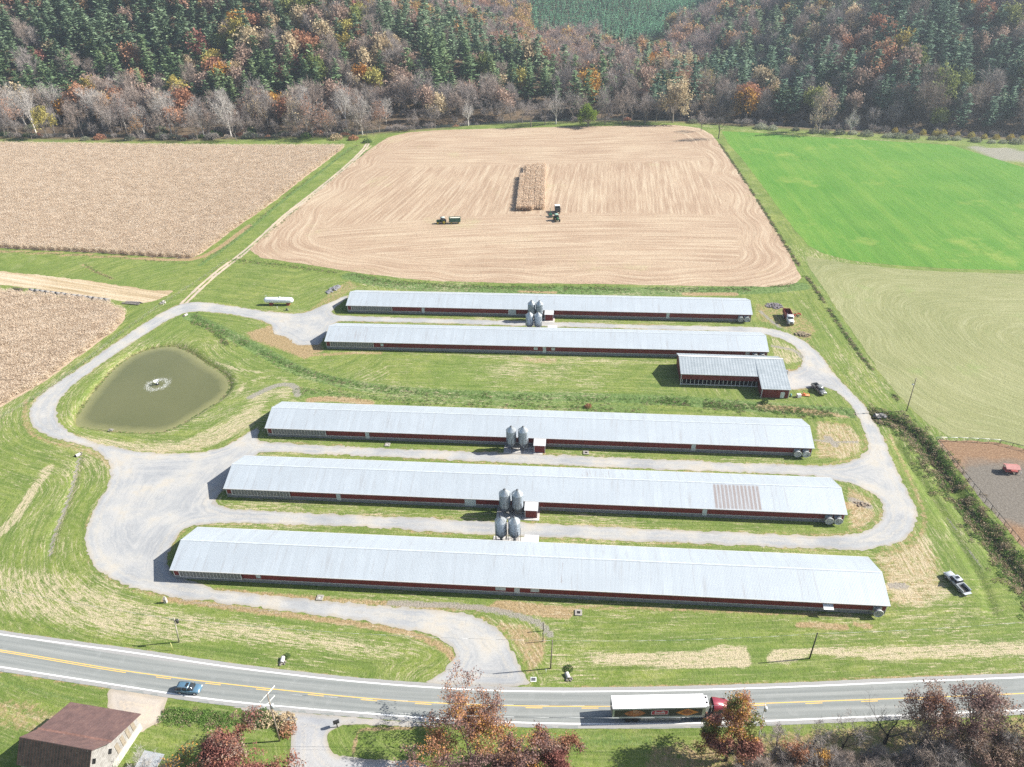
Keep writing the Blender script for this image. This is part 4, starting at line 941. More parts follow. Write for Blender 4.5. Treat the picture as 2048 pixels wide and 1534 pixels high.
# ---------------------------------------------------------------- old barn by the highway
def old_barn():
    Rr, Rl = np.array(G(183, 1500, 9)), np.array(G(37.5, 1474, 9))
    yaw = math.atan2(Rr[1] - Rl[1], Rr[0] - Rl[0])
    e = empty('old_barn', (Rr[0], Rr[1], 0), yaw, 'weathered grey bank barn with a rusty brown roof beside the highway', 'barn')
    L = 13.4
    prof = [(9.7, 4.2), (3.0, 6.6), (0, 9.0), (-1.6, 6.1), (-2.2, 2.2)]     # back eave ... ridge ... steep front
    rb = NT('rusty_roof', .8, .1, .2); x = rb.sep(); rib = rb.ma('FRACT', rb.ma('MULTIPLY', x[0], 1 / .55))
    c = rb.ramp(rb.noise(.7, 5, rough=.7), [(.3, (.105, .07, .065)), (.5, (.155, .098, .09)), (.68, (.20, .125, .105)), (.8, (.27, .16, .11))])
    c = rb.mix(rb.rng(rib, .82, .9, 0, .5), c, (.10, .05, .05)); c = rb.mix(rb.rng(rb.noise(3, 4, rough=.8), .64, .72, 0, .7), c, (.45, .40, .36)); rb.color(c); rb.bump(rib, .4, .03)
    rd = NT('shaded_front_roof', .85, .1, .2); x = rd.sep(); rib = rd.ma('FRACT', rd.ma('MULTIPLY', x[0], 1 / .55))  # front slope's shade put into the colour, under real rust and pale flecks
    c = rd.ramp(rd.noise(.8, 5, rough=.7), [(.35, (.035, .032, .03)), (.6, (.075, .06, .052)), (.8, (.16, .07, .05))]); c = rd.mix(rd.rng(rib, .86, .92, 0, .6), c, (.18, .08, .06))
    c = rd.mix(rd.rng(rd.noise(2.2, 4, rough=.8), .66, .7, 0, .8), c, (.5, .49, .47)); rd.color(c)
    m = MB(); quad_slab(m, [(-L, 9.8, 4.1), (.75, 9.8, 4.1), (.6, 3.0, 6.6), (-L, 3.0, 6.6)], .08); quad_slab(m, [(-L, 3.0, 6.6), (.6, 3.0, 6.6), (.1, 0, 9.0), (-L, 0, 9.0)], .08)
    r1 = m.build('roof', rb.m, e)
    m = MB(); quad_slab(m, [(-L, 0, 9.0), (0, 0, 9.0), (0, -2.6, 5.3), (-L, -2.6, 5.3)], .08); m.build('front_roof', rd.m, e)
    wb_ = NT('grey_boards', .9, 0, .2); x = wb_.sep(); bd = wb_.ma('FRACT', wb_.ma('MULTIPLY', wb_.ma('ADD', x[1], x[0]), 1 / .28)); pb = wb_.noise(1., 2, vec=wb_.comb(wb_.ma('FLOOR', wb_.ma('MULTIPLY', wb_.ma('ADD', x[1], x[0]), 1 / .28)), 1.0))
    c = wb_.ramp(wb_.noise(1.2, 5, rough=.75), [(.3, (.15, .15, .148)), (.5, (.29, .29, .285)), (.7, (.42, .42, .41))]); c = wb_.mix(wb_.rng(pb, .35, .65, 0, .55), c, (.30, .25, .21)); c = wb_.mix(wb_.rng(bd, .9, .97, 0, .85), c, (.08, .07, .06)); wb_.color(c)
    w_ = MB()
    for xa in (-.25, -L + .25):
        f = [(xa, 9.4, 0), (xa, 9.4, 4.15), (xa, 3.0, 6.45), (xa, 0, 8.8), (xa, -2.3, 5.6), (xa, -2.3, 0)]
        w_.add(f, [(0, 1, 2, 3, 4, 5)[::-1] if xa > -1 else (0, 1, 2, 3, 4, 5)])
    w_.add([(-.25, 9.4, 0), (-L + .25, 9.4, 0), (-L + .25, 9.4, 4.15), (-.25, 9.4, 4.15)], [(0, 1, 2, 3)]); w_.add([(-.25, -2.3, 0), (-L + .25, -2.3, 0), (-L + .25, -2.3, 5.6), (-.25, -2.3, 5.6)], [(3, 2, 1, 0)])
    w_.build('wall', wb_.m, e)
    MB().box(-.30, -.12, 1.8, 9.5, 0, 1.5).build('stone_base', M('limewash', (.45, .43, .38), .9, var=.15), e)
    for yy, zz in ((-.4, 6.4), (2.6, 4.2)): MB().add([(-.2, yy - .5, zz), (-.2, yy, zz + .7), (-.2, yy + .5, zz), (-.2, yy, zz - .7)], [(0, 1, 2, 3), (3, 2, 1, 0)]).build('hay_opening', DARK, e)
    MB().box(-L, .62, 2.75, 3.2, 6.62, 6.72).build('roof_flashing', M('orange_rust', (.19, .105, .085), .85, var=.35, scale=2), r1)
    for yy in (3.6, 5.0, 6.4, 7.8): MB().box(-.24, -.17, yy, yy + .75, 1.7, 4.0).build('shutter', POSTW, e)
old_barn()
def annex_roof():
    a = G(250, 1534, 3)
    e = empty('tin_lean_to', (a[0] + 1.2, a[1] - 1.5, 0), R(-12), 'low grey corrugated tin roof beside the old barn', 'shed roof')
    m = MB(); quad_slab(m, [(0, 0, 2.6), (3.8, 0, 2.6), (3.8, 4.4, 3.1), (0, 4.4, 3.1)], .05); m.build('roof', metal_roof_mat('tin', None, (.42, .44, .45)), e)
    for x in (.2, 3.6):
        for y in (.2, 4.2): MB().tube((x, y, 0), (x, y, 2.6), .08).build('post', POSTW, e)
annex_roof()
# ================================================================ vegetation
def scatter(name, protos, mats, P, pick, rot, scl, label, cat=None, tilt=None):
    """one object: prototype clumps (flagged) instanced on its own loose points"""
    V = []; Q = []; mi = []; pr = []; o = 0
    for k, (v, q, m) in enumerate(protos):
        V.append(v); Q.append(q + o); mi.append(m); pr.append(np.full(len(v), k + 1)); o += len(v)
    n = len(P); V.append(P); pr.append(np.zeros(n))
    V = np.vstack(V); Q = np.vstack(Q)
    me = np_mesh(name, V, Q, mats, np.concatenate(mi))
    set_attr(me, 'proto', np.concatenate(pr)); z = np.zeros(o)
    set_attr(me, 'pick', np.r_[z, pick]); set_attr(me, 'rotz', np.r_[z, rot]); set_attr(me, 'scl', np.r_[z, scl])
    ob = bpy.data.objects.new(name, me); col.objects.link(ob); tag(ob, label, cat, kind='stuff')
    ng = bpy.data.node_groups.new(name + '_nodes', 'GeometryNodeTree')
    ng.interface.new_socket('Geometry', in_out='INPUT', socket_type='NodeSocketGeometry'); ng.interface.new_socket('Geometry', in_out='OUTPUT', socket_type='NodeSocketGeometry')
    N = ng.nodes; Lk = ng.links; gi = N.new('NodeGroupInput'); go_ = N.new('NodeGroupOutput'); J = N.new('GeometryNodeJoinGeometry')
    def attr(a):
        x = N.new('GeometryNodeInputNamedAttribute'); x.data_type = 'FLOAT'; x.inputs['Name'].default_value = a; return x.outputs[0]
    def eq(s_, v):
        c = N.new('FunctionNodeCompare'); c.data_type = 'FLOAT'; c.operation = 'EQUAL'; c.inputs['Epsilon'].default_value = .1
        Lk.new(s_, c.inputs[0]); c.inputs[1].default_value = v; return c.outputs[0]
    cx = N.new('ShaderNodeCombineXYZ'); Lk.new(attr('rotz'), cx.inputs[2]); er = N.new('FunctionNodeEulerToRotation'); Lk.new(cx.outputs[0], er.inputs[0])
    sp = N.new('GeometryNodeSeparateGeometry'); Lk.new(gi.outputs[0], sp.inputs[0]); Lk.new(eq(attr('proto'), 0.), sp.inputs[1])
    for k in range(len(protos)):
        a = N.new('GeometryNodeSeparateGeometry'); Lk.new(gi.outputs[0], a.inputs[0]); Lk.new(eq(attr('proto'), k + 1.), a.inputs[1])
        ip = N.new('GeometryNodeInstanceOnPoints'); Lk.new(sp.outputs[0], ip.inputs['Points']); Lk.new(a.outputs[0], ip.inputs['Instance'])
        Lk.new(eq(attr('pick'), float(k)), ip.inputs['Selection']); Lk.new(er.outputs[0], ip.inputs['Rotation']); Lk.new(attr('scl'), ip.inputs['Scale'])
        Lk.new(ip.outputs[0], J.inputs[0])
    Lk.new(J.outputs[0], go_.inputs[0])
    md = ob.modifiers.new('scatter', 'NODES'); md.node_group = ng
    return ob

def veg_mat(name, stops, rough=.8, trans=.25, per='object'):
    t = NT(name, rough, 0, .15)
    r = t.rand(); n = t.isl()
    c = t.ramp(t.ma('ADD', t.ma('MULTIPLY', r, .62), t.ma('MULTIPLY', n, .38)), stops)
    c = t.mix(1., c, t.ramp(n, [(0, (.72, .72, .72)), (.5, (1, 1, 1)), (1, (1.0, 1.0, 1.0))]), 'MULTIPLY')
    t.color(c)
    if trans:
        out = t.t.nodes['Material Output']; tr = t.t.nodes.new('ShaderNodeBsdfTranslucent'); t.t.links.new(c, tr.inputs[0])
        mx = t.t.nodes.new('ShaderNodeMixShader'); mx.inputs[0].default_value = trans
        t.t.links.new(t.b.outputs[0], mx.inputs[1]); t.t.links.new(tr.outputs[0], mx.inputs[2]); t.t.links.new(mx.outputs[0], out.inputs[0])
    return t.m
def tubes_np(S, n=3):
    P0, P1, r0, r1 = [np.array([s[i] for s in S], float) for i in range(4)]
    d = P1 - P0; d /= np.linalg.norm(d, axis=1)[:, None] + 1e-9
    a = np.cross(d, [0.31, .95, .05]); a /= np.linalg.norm(a, axis=1)[:, None] + 1e-9; b = np.cross(d, a)
    th = 2 * np.pi * np.arange(n) / n
    ring = a[:, None] * np.cos(th)[None, :, None] + b[:, None] * np.sin(th)[None, :, None]
    V = np.concatenate([P0[:, None] + ring * r0[:, None, None], P1[:, None] + ring * r1[:, None, None]], 1)
    m = len(S); base = (np.arange(m) * 2 * n)[:, None, None]; k = np.arange(n)
    Q = np.stack([k, (k + 1) % n, n + (k + 1) % n, n + k], -1)[None] + base
    return V.reshape(-1, 3), Q.reshape(-1, 4)
def cards(nr, C, size, asp=.7, flat=0.):
    n = len(C); u = nr.normal(size=(n, 3)); 
    if flat: u[:, 2] *= (1 - flat)
    u /= np.linalg.norm(u, axis=1)[:, None]; w_ = nr.normal(size=(n, 3)); v = np.cross(u, w_)
    if flat: v[:, 2] *= (1 - flat)
    v /= np.linalg.norm(v, axis=1)[:, None] + 1e-9
    s = (size * nr.uniform(.6, 1.35, n))[:, None]; j = nr.uniform(.6, 1.2, (n, 4, 1))
    V = np.stack([C + (u * s) * j[:, 0] , C + v * s * asp * j[:, 1], C - u * s * j[:, 2], C - v * s * asp * j[:, 3]], 1)
    return V.reshape(-1, 3), np.arange(4 * n).reshape(n, 4)
def skeleton(seed, h, spread, levels=3, limbs=5, trunk=.3, up=.06, wander=.16, r0=.3, lean=(0, 0), ch=(1, 2)):
    rg = random.Random(seed); S = []; T = []
    def rv(s): return Vector((rg.gauss(0, s), rg.gauss(0, s), rg.gauss(0, s)))
    def br(p, d, L, r, lv):
        for i in range(3):
            d = (d + rv(wander) + Vector((0, 0, up))).normalized(); q = p + d * (L / 3); r2 = r * .80
            S.append((p[:], q[:], r, r2, lv)); p, r = q, r2
            if lv > 0 and (i > 0 or lv < levels):
                for _ in range(rg.randint(*ch)):
                    ax = d.cross(rv(1)).normalized(); dc = Matrix.Rotation(rg.uniform(.45, 1.0), 3, ax) @ d
                    br(p, dc, L * rg.uniform(.5, .72), r * .62, lv - 1)
        T.append((p[:], d[:], lv))
    p = Vector((0, 0, 0)); d = Vector((lean[0], lean[1], 1)).normalized(); r = r0; k = 3
    for i in range(k):
        q = p + d * (h * trunk / k); S.append((p[:], q[:], r, r * .9, levels + 1)); p = q; r *= .9; d = (d + rv(.05)).normalized()
    for j in range(limbs):
        a = j * 2.4 + rg.uniform(-.4, .4); el = rg.uniform(.35, 1.1) if j else .1
        dc = Vector((math.cos(a) * math.sin(el), math.sin(a) * math.sin(el), math.cos(el)))
        pp = p - d * (h * trunk * .35 * rg.random() * (j > 1))
        br(pp, dc, h * (1 - trunk) * rg.uniform(.5, .72), r * .62, levels)
    A = np.array([s[1] for s in S]); zmax = A[:, 2].max(); rad = np.percentile(np.hypot(A[:, 0], A[:, 1]), 97)
    fz = h / zmax; fr = spread / rad
    f = np.array([fr, fr, fz])
    S = [((np.array(a) * f), (np.array(b) * f), ra, rb, lv) for a, b, ra, rb, lv in S]; T = [(np.array(a) * f, np.array(b), lv) for a, b, lv in T]
    return S, T
def bare_geo(seed, h, spread, twig=5, levels=3, r0=.28, tl=2.0, tw=.035, n=3, leafn=0, leafs=.3, **k):
    S, T = skeleton(seed, h, spread, levels, r0=r0, **k); nr = np.random.default_rng(seed)
    V, Q = tubes_np(S, n)
    tips = np.array([t[0] for t in T]); dirs = np.array([t[1] for t in T])
    m = len(tips) * twig; C = np.repeat(tips, twig, 0); D = np.repeat(dirs, twig, 0) + nr.normal(0, .55, (m, 3)); D[:, 2] += .15; D /= np.linalg.norm(D, axis=1)[:, None]
    C = C - D * tl * .15; L = tl * nr.uniform(.5, 1.2, m)[:, None]; s = np.cross(D, nr.normal(size=(m, 3))); s /= np.linalg.norm(s, axis=1)[:, None]
    TV = np.stack([C - s * tw, C + s * tw, C + D * L + s * tw * .25, C + D * L - s * tw * .25], 1).reshape(-1, 3); TQ = np.arange(4 * m).reshape(m, 4)
    V2 = np.vstack([V, TV]); Q2 = np.vstack([Q, TQ + len(V)]); mi = np.r_[np.zeros(len(Q), int), np.ones(len(TQ), int)]
    if leafn:
        E = C[nr.integers(0, m, leafn)] + nr.normal(0, tl * .3, (leafn, 3)); LV, LQ = cards(nr, E, leafs)
        Q2 = np.vstack([Q2, LQ + len(V2)]); V2 = np.vstack([V2, LV]); mi = np.r_[mi, np.full(len(LQ), 2)]
    return V2, Q2, mi
def leafy_geo(seed, h, spread, per=4, size=.75, levels=3, r0=.28, blob=1.1, n=3, **k):
    S, T = skeleton(seed, h, spread, levels, r0=r0, **k); nr = np.random.default_rng(seed)
    S = [s for s in S if s[4] > 0] if levels < 4 else S
    V, Q = tubes_np(S, n); tips = np.array([t[0] for t in T]); m = len(tips) * per
    C = np.repeat(tips, per, 0) + nr.normal(0, blob, (m, 3)) * [1, 1, .75]
    LV, LQ = cards(nr, C, size)
    return np.vstack([V, LV]), np.vstack([Q, LQ + len(V)]), np.r_[np.zeros(len(Q), int), np.ones(len(LQ), int)]
def conifer_geo(seed, h, rad, size=.8, whorls=20, per=6, n=4):
    nr = np.random.default_rng(seed); S = [((0, 0, 0), (0, 0, h * .5), .28, .18, 1), ((0, 0, h * .5), (0, 0, h * .97), .18, .03, 1)]; C = []; A = []
    for w_i in range(whorls):
        t = (w_i + nr.uniform(0, .6)) / whorls; z = h * (.2 + .8 * t); Rr = rad * ((1 - t) ** .6) * min(1, .6 + t * 2.2)
        for b in range(per):
            a = nr.uniform(0, 6.283); L = Rr * nr.uniform(.55, 1.15); steps = max(2, int(L / (size * .75)))
            S.append(((0, 0, z), (L * .8 * math.cos(a), L * .8 * math.sin(a), z + .12 * L), .05, .02, 0))
            for q in range(steps):
                f = (q + .6) / steps; C.append((L * f * math.cos(a) + nr.normal(0, .2), L * f * math.sin(a) + nr.normal(0, .2), z + .18 * L * f - .05 * L * f * f + nr.normal(0, .15))); A.append(a)
    V, Q = tubes_np(S[:2], 4); C = np.array(C); A = np.array(A); m = len(C)
    ax = np.stack([np.cos(A + nr.normal(0, .5, m)), np.sin(A + nr.normal(0, .5, m)), nr.normal(.12, .22, m)], 1); sd = np.stack([-np.sin(A), np.cos(A), nr.normal(0, .3, m)], 1)
    s = (size * nr.uniform(.7, 1.3, m))[:, None]
    LV = np.stack([C - ax * s * .6, C + sd * s * .45, C + ax * s, C - sd * s * .45], 1).reshape(-1, 3); LQ = np.arange(4 * m).reshape(m, 4)
    return np.vstack([V, LV]), np.vstack([Q, LQ + len(V)]), np.r_[np.zeros(len(Q), int), np.ones(len(LQ), int)]
def clump_geo(seed, r, h, n=60, size=.25):
    nr = np.random.default_rng(seed); a = nr.uniform(0, 6.283, n); u = nr.random(n) ** .5 * r
    C = np.stack([u * np.cos(a), u * np.sin(a), h * (1 - (u / r) ** 2 * .6) * nr.uniform(.15, 1, n)], 1); V, Q = cards(nr, C, size, .5)
    return V, Q, np.zeros(len(Q), int)

BARK = M('bark_grey', (.20, .17, .145), .9, var=.3, scale=2); BARKW = M('bark_pale', (.62, .58, .53), .9, var=.25, scale=1.5); BARKD = M('bark_dark', (.07, .06, .052), .9, var=.3, scale=3)
TW = {'grey': veg_mat('twig_grey', [(0, (0.264, 0.228, 0.210)), (.5, (0.360, 0.318, 0.294)), (1, (0.432, 0.372, 0.336))], .9, 0), 'rose': veg_mat('twig_rose', [(0, (.28, .22, .185)), (.5, (.37, .30, .255)), (1, (.43, .36, .31))], .9, 0),
      'pale': veg_mat('twig_pale', [(0, (.40, .37, .34)), (1, (.52, .48, .44))], .9, 0), 'dark': veg_mat('twig_dark', [(0, (.10, .09, .085)), (1, (.17, .15, .14))], .9, 0)}
LF = {
 'rust': veg_mat('leaf_rust', [(0, (0.300, 0.138, 0.088)), (.5, (0.425, 0.213, 0.125)), (1, (0.500, 0.288, 0.175))]),
 'orange': veg_mat('leaf_orange', [(0, (0.396, 0.178, 0.047)), (.5, (0.490, 0.255, 0.056)), (1, (0.546, 0.339, 0.085))]),
 'red': veg_mat('leaf_red', [(0, (.22, .09, .075)), (.5, (.33, .145, .115)), (1, (.41, .21, .165))]),
 'gold': veg_mat('leaf_gold', [(0, (0.369, 0.277, 0.061)), (.5, (0.451, 0.369, 0.102)), (1, (0.389, 0.380, 0.123))]),
 'tan': veg_mat('leaf_tan', [(0, (0.413, 0.312, 0.188)), (.5, (0.525, 0.413, 0.263)), (1, (0.600, 0.500, 0.325))]),
 'rose': veg_mat('leaf_rose', [(0, (.33, .23, .18)), (.5, (.42, .30, .235)), (1, (.49, .37, .29))]),
 'olive': veg_mat('leaf_olive', [(0, (0.125, 0.163, 0.050)), (.5, (0.213, 0.250, 0.075)), (1, (0.300, 0.300, 0.100))]),
 'mauve': veg_mat('leaf_mauve', [(0, (0.163, 0.097, 0.087)), (.5, (0.255, 0.158, 0.143)), (1, (0.337, 0.224, 0.199))]),
 'lime': veg_mat('leaf_lime', [(0, (.16, .24, .03)), (.5, (.27, .36, .05)), (1, (.36, .42, .08))]),
}
PINE = veg_mat('needles_green', [(0, (0.128, 0.201, 0.104)), (.45, (0.183, 0.275, 0.134)), (.75, (0.232, 0.317, 0.159)), (1, (0.305, 0.366, 0.183))], .7, .2)
PINED = veg_mat('needles_shaded', [(0, (0.104, 0.182, 0.124)), (.5, (0.156, 0.247, 0.163)), (1, (0.208, 0.299, 0.195))], .7, .2)  # shaded copy of the green needles: right hill's bluish shade put into colour

# meshes for the wooded hills
def tm_(name, geo, mats): return np_mesh(name, geo[0], geo[1], mats, geo[2])
con_g = [conifer_geo(s, h, r, sz) for s, h, r, sz in ((1, 17, 4.9, 1.15), (2, 20, 5.3, 1.2), (3, 15, 4.5, 1.05), (4, 19, 4.4, 1.1))]
lea_g = [leafy_geo(s, h, sp, 5, .62, 2, limbs=6, ch=(2, 3), blob=.95) for s, h, sp in ((11, 17, 5.6), (12, 19, 6.6), (13, 15, 4.8), (14, 18, 5.0))]
bar_g = [bare_geo(s, h, sp, 9, 2, tl=2.9, tw=.04, limbs=6, ch=(2, 3)) for s, h, sp in ((21, 19, 5.4), (22, 21, 6.0), (23, 17, 4.8), (24, 20, 5.2))]
MESH = {}
for i, g_ in enumerate(con_g):
    MESH['pine', i] = tm_('conifer', g_, [BARKD, PINE]); MESH['pined', i] = tm_('conifer', g_, [BARKD, PINED])
for i, g_ in enumerate(lea_g):
    for c_ in LF: MESH[c_, i] = tm_('autumn_tree', g_, [BARK, LF[c_]])
for i, g_ in enumerate(bar_g):
    for c_, bk in (('grey', BARK), ('rose', BARK), ('pale', BARKW)): MESH['b' + c_, i] = tm_('bare_tree', g_, [bk, TW[c_]])
KIND = {'pine': ('conifer_tree', 'conifer'), 'pined': ('conifer_tree', 'conifer'), 'bgrey': ('bare_tree', 'bare tree'), 'brose': ('bare_tree', 'bare tree'), 'bpale': ('bare_tree', 'bare tree')}
CW = {'pine': 'green conifer', 'pined': 'shaded bluish-green conifer', 'bgrey': 'leafless grey tree', 'brose': 'leafless reddish-brown tree', 'bpale': 'leafless tree with pale limbs',
      'rust': 'rust-brown autumn tree', 'orange': 'bright orange autumn tree', 'red': 'dull red autumn tree', 'gold': 'golden yellow autumn tree', 'tan': 'straw-tan autumn tree', 'rose': 'faded pinkish-brown autumn tree', 'olive': 'olive green broadleaf tree', 'mauve': 'mauve-brown autumn tree'}
# candidates on a jittered grid
nr = np.random.default_rng(4)
cand = []
sp_ = 11.0
gx, gy = np.meshgrid(np.arange(-640, 760, sp_), np.arange(455, 1060, sp_))
gx = (gx + nr.uniform(-.42, .42, gx.shape) * sp_).ravel(); gy = (gy + nr.uniform(-.42, .42, gy.shape) * sp_).ravel()
dep = gy - yb(gx); ok = dep > 26
ok &= ~((np.hypot((gx - 150), (gy - 905) / 1.6)) < 42)
ok &= ~((dep < 52) & (gx < 105) & (vnoise(gx / 14, gy / 14, 77) > .52))
gx, gy = gx[ok], gy[ok]; gzz = GZ(gx, gy)
px, py, zc = project(np.column_stack([gx, gy, gzz + 18]))
ok = (px > -260) & (px < 2310) & (py > -90) & (zc > 0); gx, gy, gzz, px, py = gx[ok], gy[ok], gzz[ok], px[ok], py[ok]
# keep only what rises into view past the ground in front of it
vis = np.ones(len(gx), bool)
for t_ in np.linspace(.45, .985, 46):
    qx, qy, qz = gx * t_, gy * t_, CAMH + (gzz + 16 - CAMH) * t_
    vis &= (H(qx, qy) + np.where(qy > yb(qx) + 30, 7, 0) < qz + (1 - t_) * 0)
gx, gy, gzz, px, py = [a[vis] for a in (gx, gy, gzz, px, py)]
o_ = np.argsort(gy); TREES = []
for i in o_:
    x, y, z = gx[i], gy[i], gzz[i]; dd = y - yb(x); u = nr.random(); cl = vnoise(x / 45, y / 45, 5); cl2 = 0
    left = x < 40 - .1 * (y - 600) and y < 930; right = x > 110 and y < 930
    if left:
        if dd < 62: c_ = nr.choice(['brose', 'bgrey', 'bpale', 'rose', 'rust', 'tan', 'orange'], p=[.30, .22, .14, .16, .08, .07, .03])
        else:
            fc = np.clip(.42 + 1.5 * (cl - .45) + .25 * sm(-60, -330, x) + .22 * sm(80, 150, dd), .10, .88)
            c_ = 'pine' if u < fc else nr.choice(['rust', 'rose', 'brose', 'bgrey', 'gold', 'orange', 'tan', 'red', 'olive'], p=[.17, .21, .14, .09, .07, .05, .16, .03, .08])
    elif right:
        fc = np.clip(.42 + 1.4 * (cl - .5) + .25 * sm(110, 200, dd) * sm(200, 380, x) + .06, .10, .85)
        if dd < 60: fc *= .55
        c_ = 'pined' if u < fc else nr.choice(['bgrey', 'brose', 'rust', 'rose', 'tan', 'gold', 'orange', 'olive'], p=[.28, .18, .13, .14, .16, .03, .03, .05])
    elif y > 930 and abs(px[i] - 1240) < 190 and dd > 0: continue
    else:
        fc = .12 + .5 * max(0, cl - .5)
        c_ = ('pine' if x < 120 else 'pined') if u < fc else nr.choice(['brose', 'bgrey', 'rose', 'rust', 'red', 'orange', 'olive'], p=[.30, .22, .22, .12, .05, .04, .05])
    s = nr.uniform(.95, 1.65) * (1.12 if c_.startswith('pine') else 1.0)
    TREES.append((x, y, z, str(c_), s, nr.uniform(0, 6.283), px[i], left, right))
XA = [(130, 'over the far left of the corn'), (260, 'over the left part of the corn'), (400, 'over the middle of the corn'), (540, 'over the right part of the corn'), (690, "over the corn's right corner"), (800, 'over the end of the farm track'),
      (930, "over the stubble's left shoulder"), (1010, 'over the slim white tree'), (1085, 'left of the tall sycamore'), (1150, 'over the tall white sycamore'), (1230, 'over the yellow-green tree'), (1325, 'left of the straw-coloured tree'), (1400, 'over the straw-coloured tree'),
      (1480, 'over the lone bare tree'), (1600, "over the green field's left corner"), (1720, 'over the tan sycamore'), (1850, 'over the sapling row'), (1950, 'over the right shrub row'), (9999, 'at the far right edge')]
def anchor(p): return next(t for x, t in XA if p < x)
ZL = {0: 'on the wooded slope above the standing corn', 1: 'on the slope above the harvested field', 2: 'on the shaded slope above the green field', 3: 'in the valley between the two wooded hills'}
cnt = {}; rest = []
FRONT_N = {'conifer_tree': 0, 'bare_tree': 75, 'autumn_tree': 20}
for t_ in TREES:
    x, y, z, c_, s, a, px_, left, right = t_; nm, cat = KIND.get(c_, ('autumn_tree', 'autumn tree'))
    inframe = -20 < px_ < 2068
    if not inframe or cnt.get(nm, 0) >= 292 - FRONT_N[nm]: rest.append(t_); continue
    cnt[nm] = cnt.get(nm, 0) + 1
    me = MESH[c_, int(nr.integers(0, 4))]
    o = bpy.data.objects.new(nm, me); col.objects.link(o); o.location = (x, y, z - .3); o.rotation_euler = (nr.uniform(-.04, .04), nr.uniform(-.04, .04), a); o.scale = (s, s, s * nr.uniform(.9, 1.12))
    low = y - yb(x) < 62
    zone = (0 if px_ < 690 else 1) if left else 2 if right else 3
    if zone < 3: w_ = (ZL[zone] if not low else 'in the river bottom behind the ' + ('standing corn' if zone == 0 else 'harvested field' if zone == 1 else 'green field'))
    else: w_ = ZL[3]
    dd = y - yb(x); band = 'in the bottom woods' if dd < 62 else 'at the foot of the slope' if dd < 80 else 'low on the slope' if dd < 100 else 'below midslope' if dd < 122 else 'at midslope' if dd < 150 else 'high on the slope'
    if zone == 3 or (not left and not right): band = 'in the valley gap'
    lab = ('tall ' if s > 1.25 else 'small ' if s < 1.02 else '') + CW[c_] + ' ' + band + ' ' + anchor(px_)
    if len(lab.replace('-', ' ').split()) > 15: lab = lab.replace('at the foot of the slope', 'at slope foot').replace('over the far left of the corn', 'over far left corn').replace('in the bottom woods', 'in bottom woods')
    tag(o, lab, cat, lab.replace('tree', 'trees').replace('conifer', 'conifers'))
# everything farther up the slopes: one mass
allp = con_g + lea_g + bar_g
fm = [BARKD, veg_mat('far_needles', [(0, (.13, .20, .12)), (1, (.23, .31, .18))], .8, .1),
      veg_mat('far_leaves', [(0, (0.429, 0.221, 0.143)), (.25, (0.481, 0.286, 0.208)), (.5, (0.442, 0.325, 0.221)), (.62, (0.598, 0.338, 0.117)), (.75, (0.494, 0.416, 0.156)), (1, (0.390, 0.182, 0.130))]), veg_mat('far_twigs', [(0, (0.325, 0.260, 0.234)), (1, (0.494, 0.403, 0.364))], .9, 0)]
protos = []
for k, g_ in enumerate(allp):
    m_ = g_[2].copy(); m_[m_ == 1] = 1 + k // 4; protos.append((g_[0], g_[1], m_))
P = np.array([t_[:3] for t_ in rest]); pk = np.array([(0 if t_[3].startswith('pine') else 8 if t_[3].startswith('b') else 4) + int(nr.integers(0, 4)) for t_ in rest])
scatter('forest', protos, fm, P, pk, nr.uniform(0, 6.28, len(P)), np.array([t_[4] for t_ in rest]), 'mixed autumn forest covering the upper slopes of both hills')
# pine plantation across the head of the valley
gx, gy = np.meshgrid(np.arange(-120, 520, 4.2), np.arange(940, 1500, 4.6)); gx = (gx + nr.uniform(-2.1, 2.1, gx.shape)).ravel(); gy = (gy + nr.uniform(-1.6, 1.6, gy.shape)).ravel()
gzz = GZ(gx, gy); px, py, zc = project(np.column_stack([gx, gy, gzz + 8])); ok = (px > 960) & (px < 1520) & (py > -70) & (py < 125); gx, gy, gzz = gx[ok], gy[ok], gzz[ok]
pg = [conifer_geo(31 + i, 12 + i, 2.3, .8, 10, 4) for i in range(3)]
scatter('forest', pg, [BARKD, veg_mat('plantation_needles', [(0, (0.148, 0.352, 0.220)), (1, (0.262, 0.528, 0.294))], .8, .1)], np.column_stack([gx, gy, gzz]), nr.integers(0, 3, len(gx)).astype(float), nr.uniform(0, 6.28, len(gx)), nr.uniform(.8, 1.15, len(gx)), 'even-aged pine plantation at the head of the valley')

# ---------------------------------------------------------------- trees along the river, each with trunk and crown
def two_part(nm, cat, geo, mats, loc, s, rz, label, group=None, tilt=0.):
    """Empty > trunk, crown; geo = (V, Q, material index); index 0 is wood"""
    e = empty(nm, loc, rz, label, cat, group); V, Q, mi = geo
    e.scale = (s, s, s); e.rotation_euler = (0, tilt, rz)
    for part, sel in (('trunk', mi == 0), ('crown', mi > 0)):
        q = Q[sel]; used, inv = np.unique(q, return_inverse=True)
        o = bpy.data.objects.new(part, np_mesh(part, V[used], inv.reshape(q.shape), mats if part == 'trunk' else mats, mi[sel])); col.objects.link(o); o.parent = e
    return e
_tp = {}
def tp_copy(key, *a, **k):
    if key in _tp:
        nm, cat, geo, mats, loc, s, rz, label = a[:8]
        e = _tp[key].copy(); col.objects.link(e); e.location = loc; e.scale = (s, s, s); e.rotation_euler = (0, k.get('tilt', 0), rz); e['label'] = label
        if 'group' in e: del e['group']
        if k.get('group'): e['group'] = k['group']
        for ch in _tp[key].children: c = ch.copy(); col.objects.link(c); c.parent = e
        return e
    _tp[key] = two_part(*a, **k); return _tp[key]
RB = [bare_geo(40 + i, 24, 6.8, 5, 3, tl=2.2, tw=.032, limbs=6, r0=.42, n=4, ch=(1, 2)) for i in range(4)]
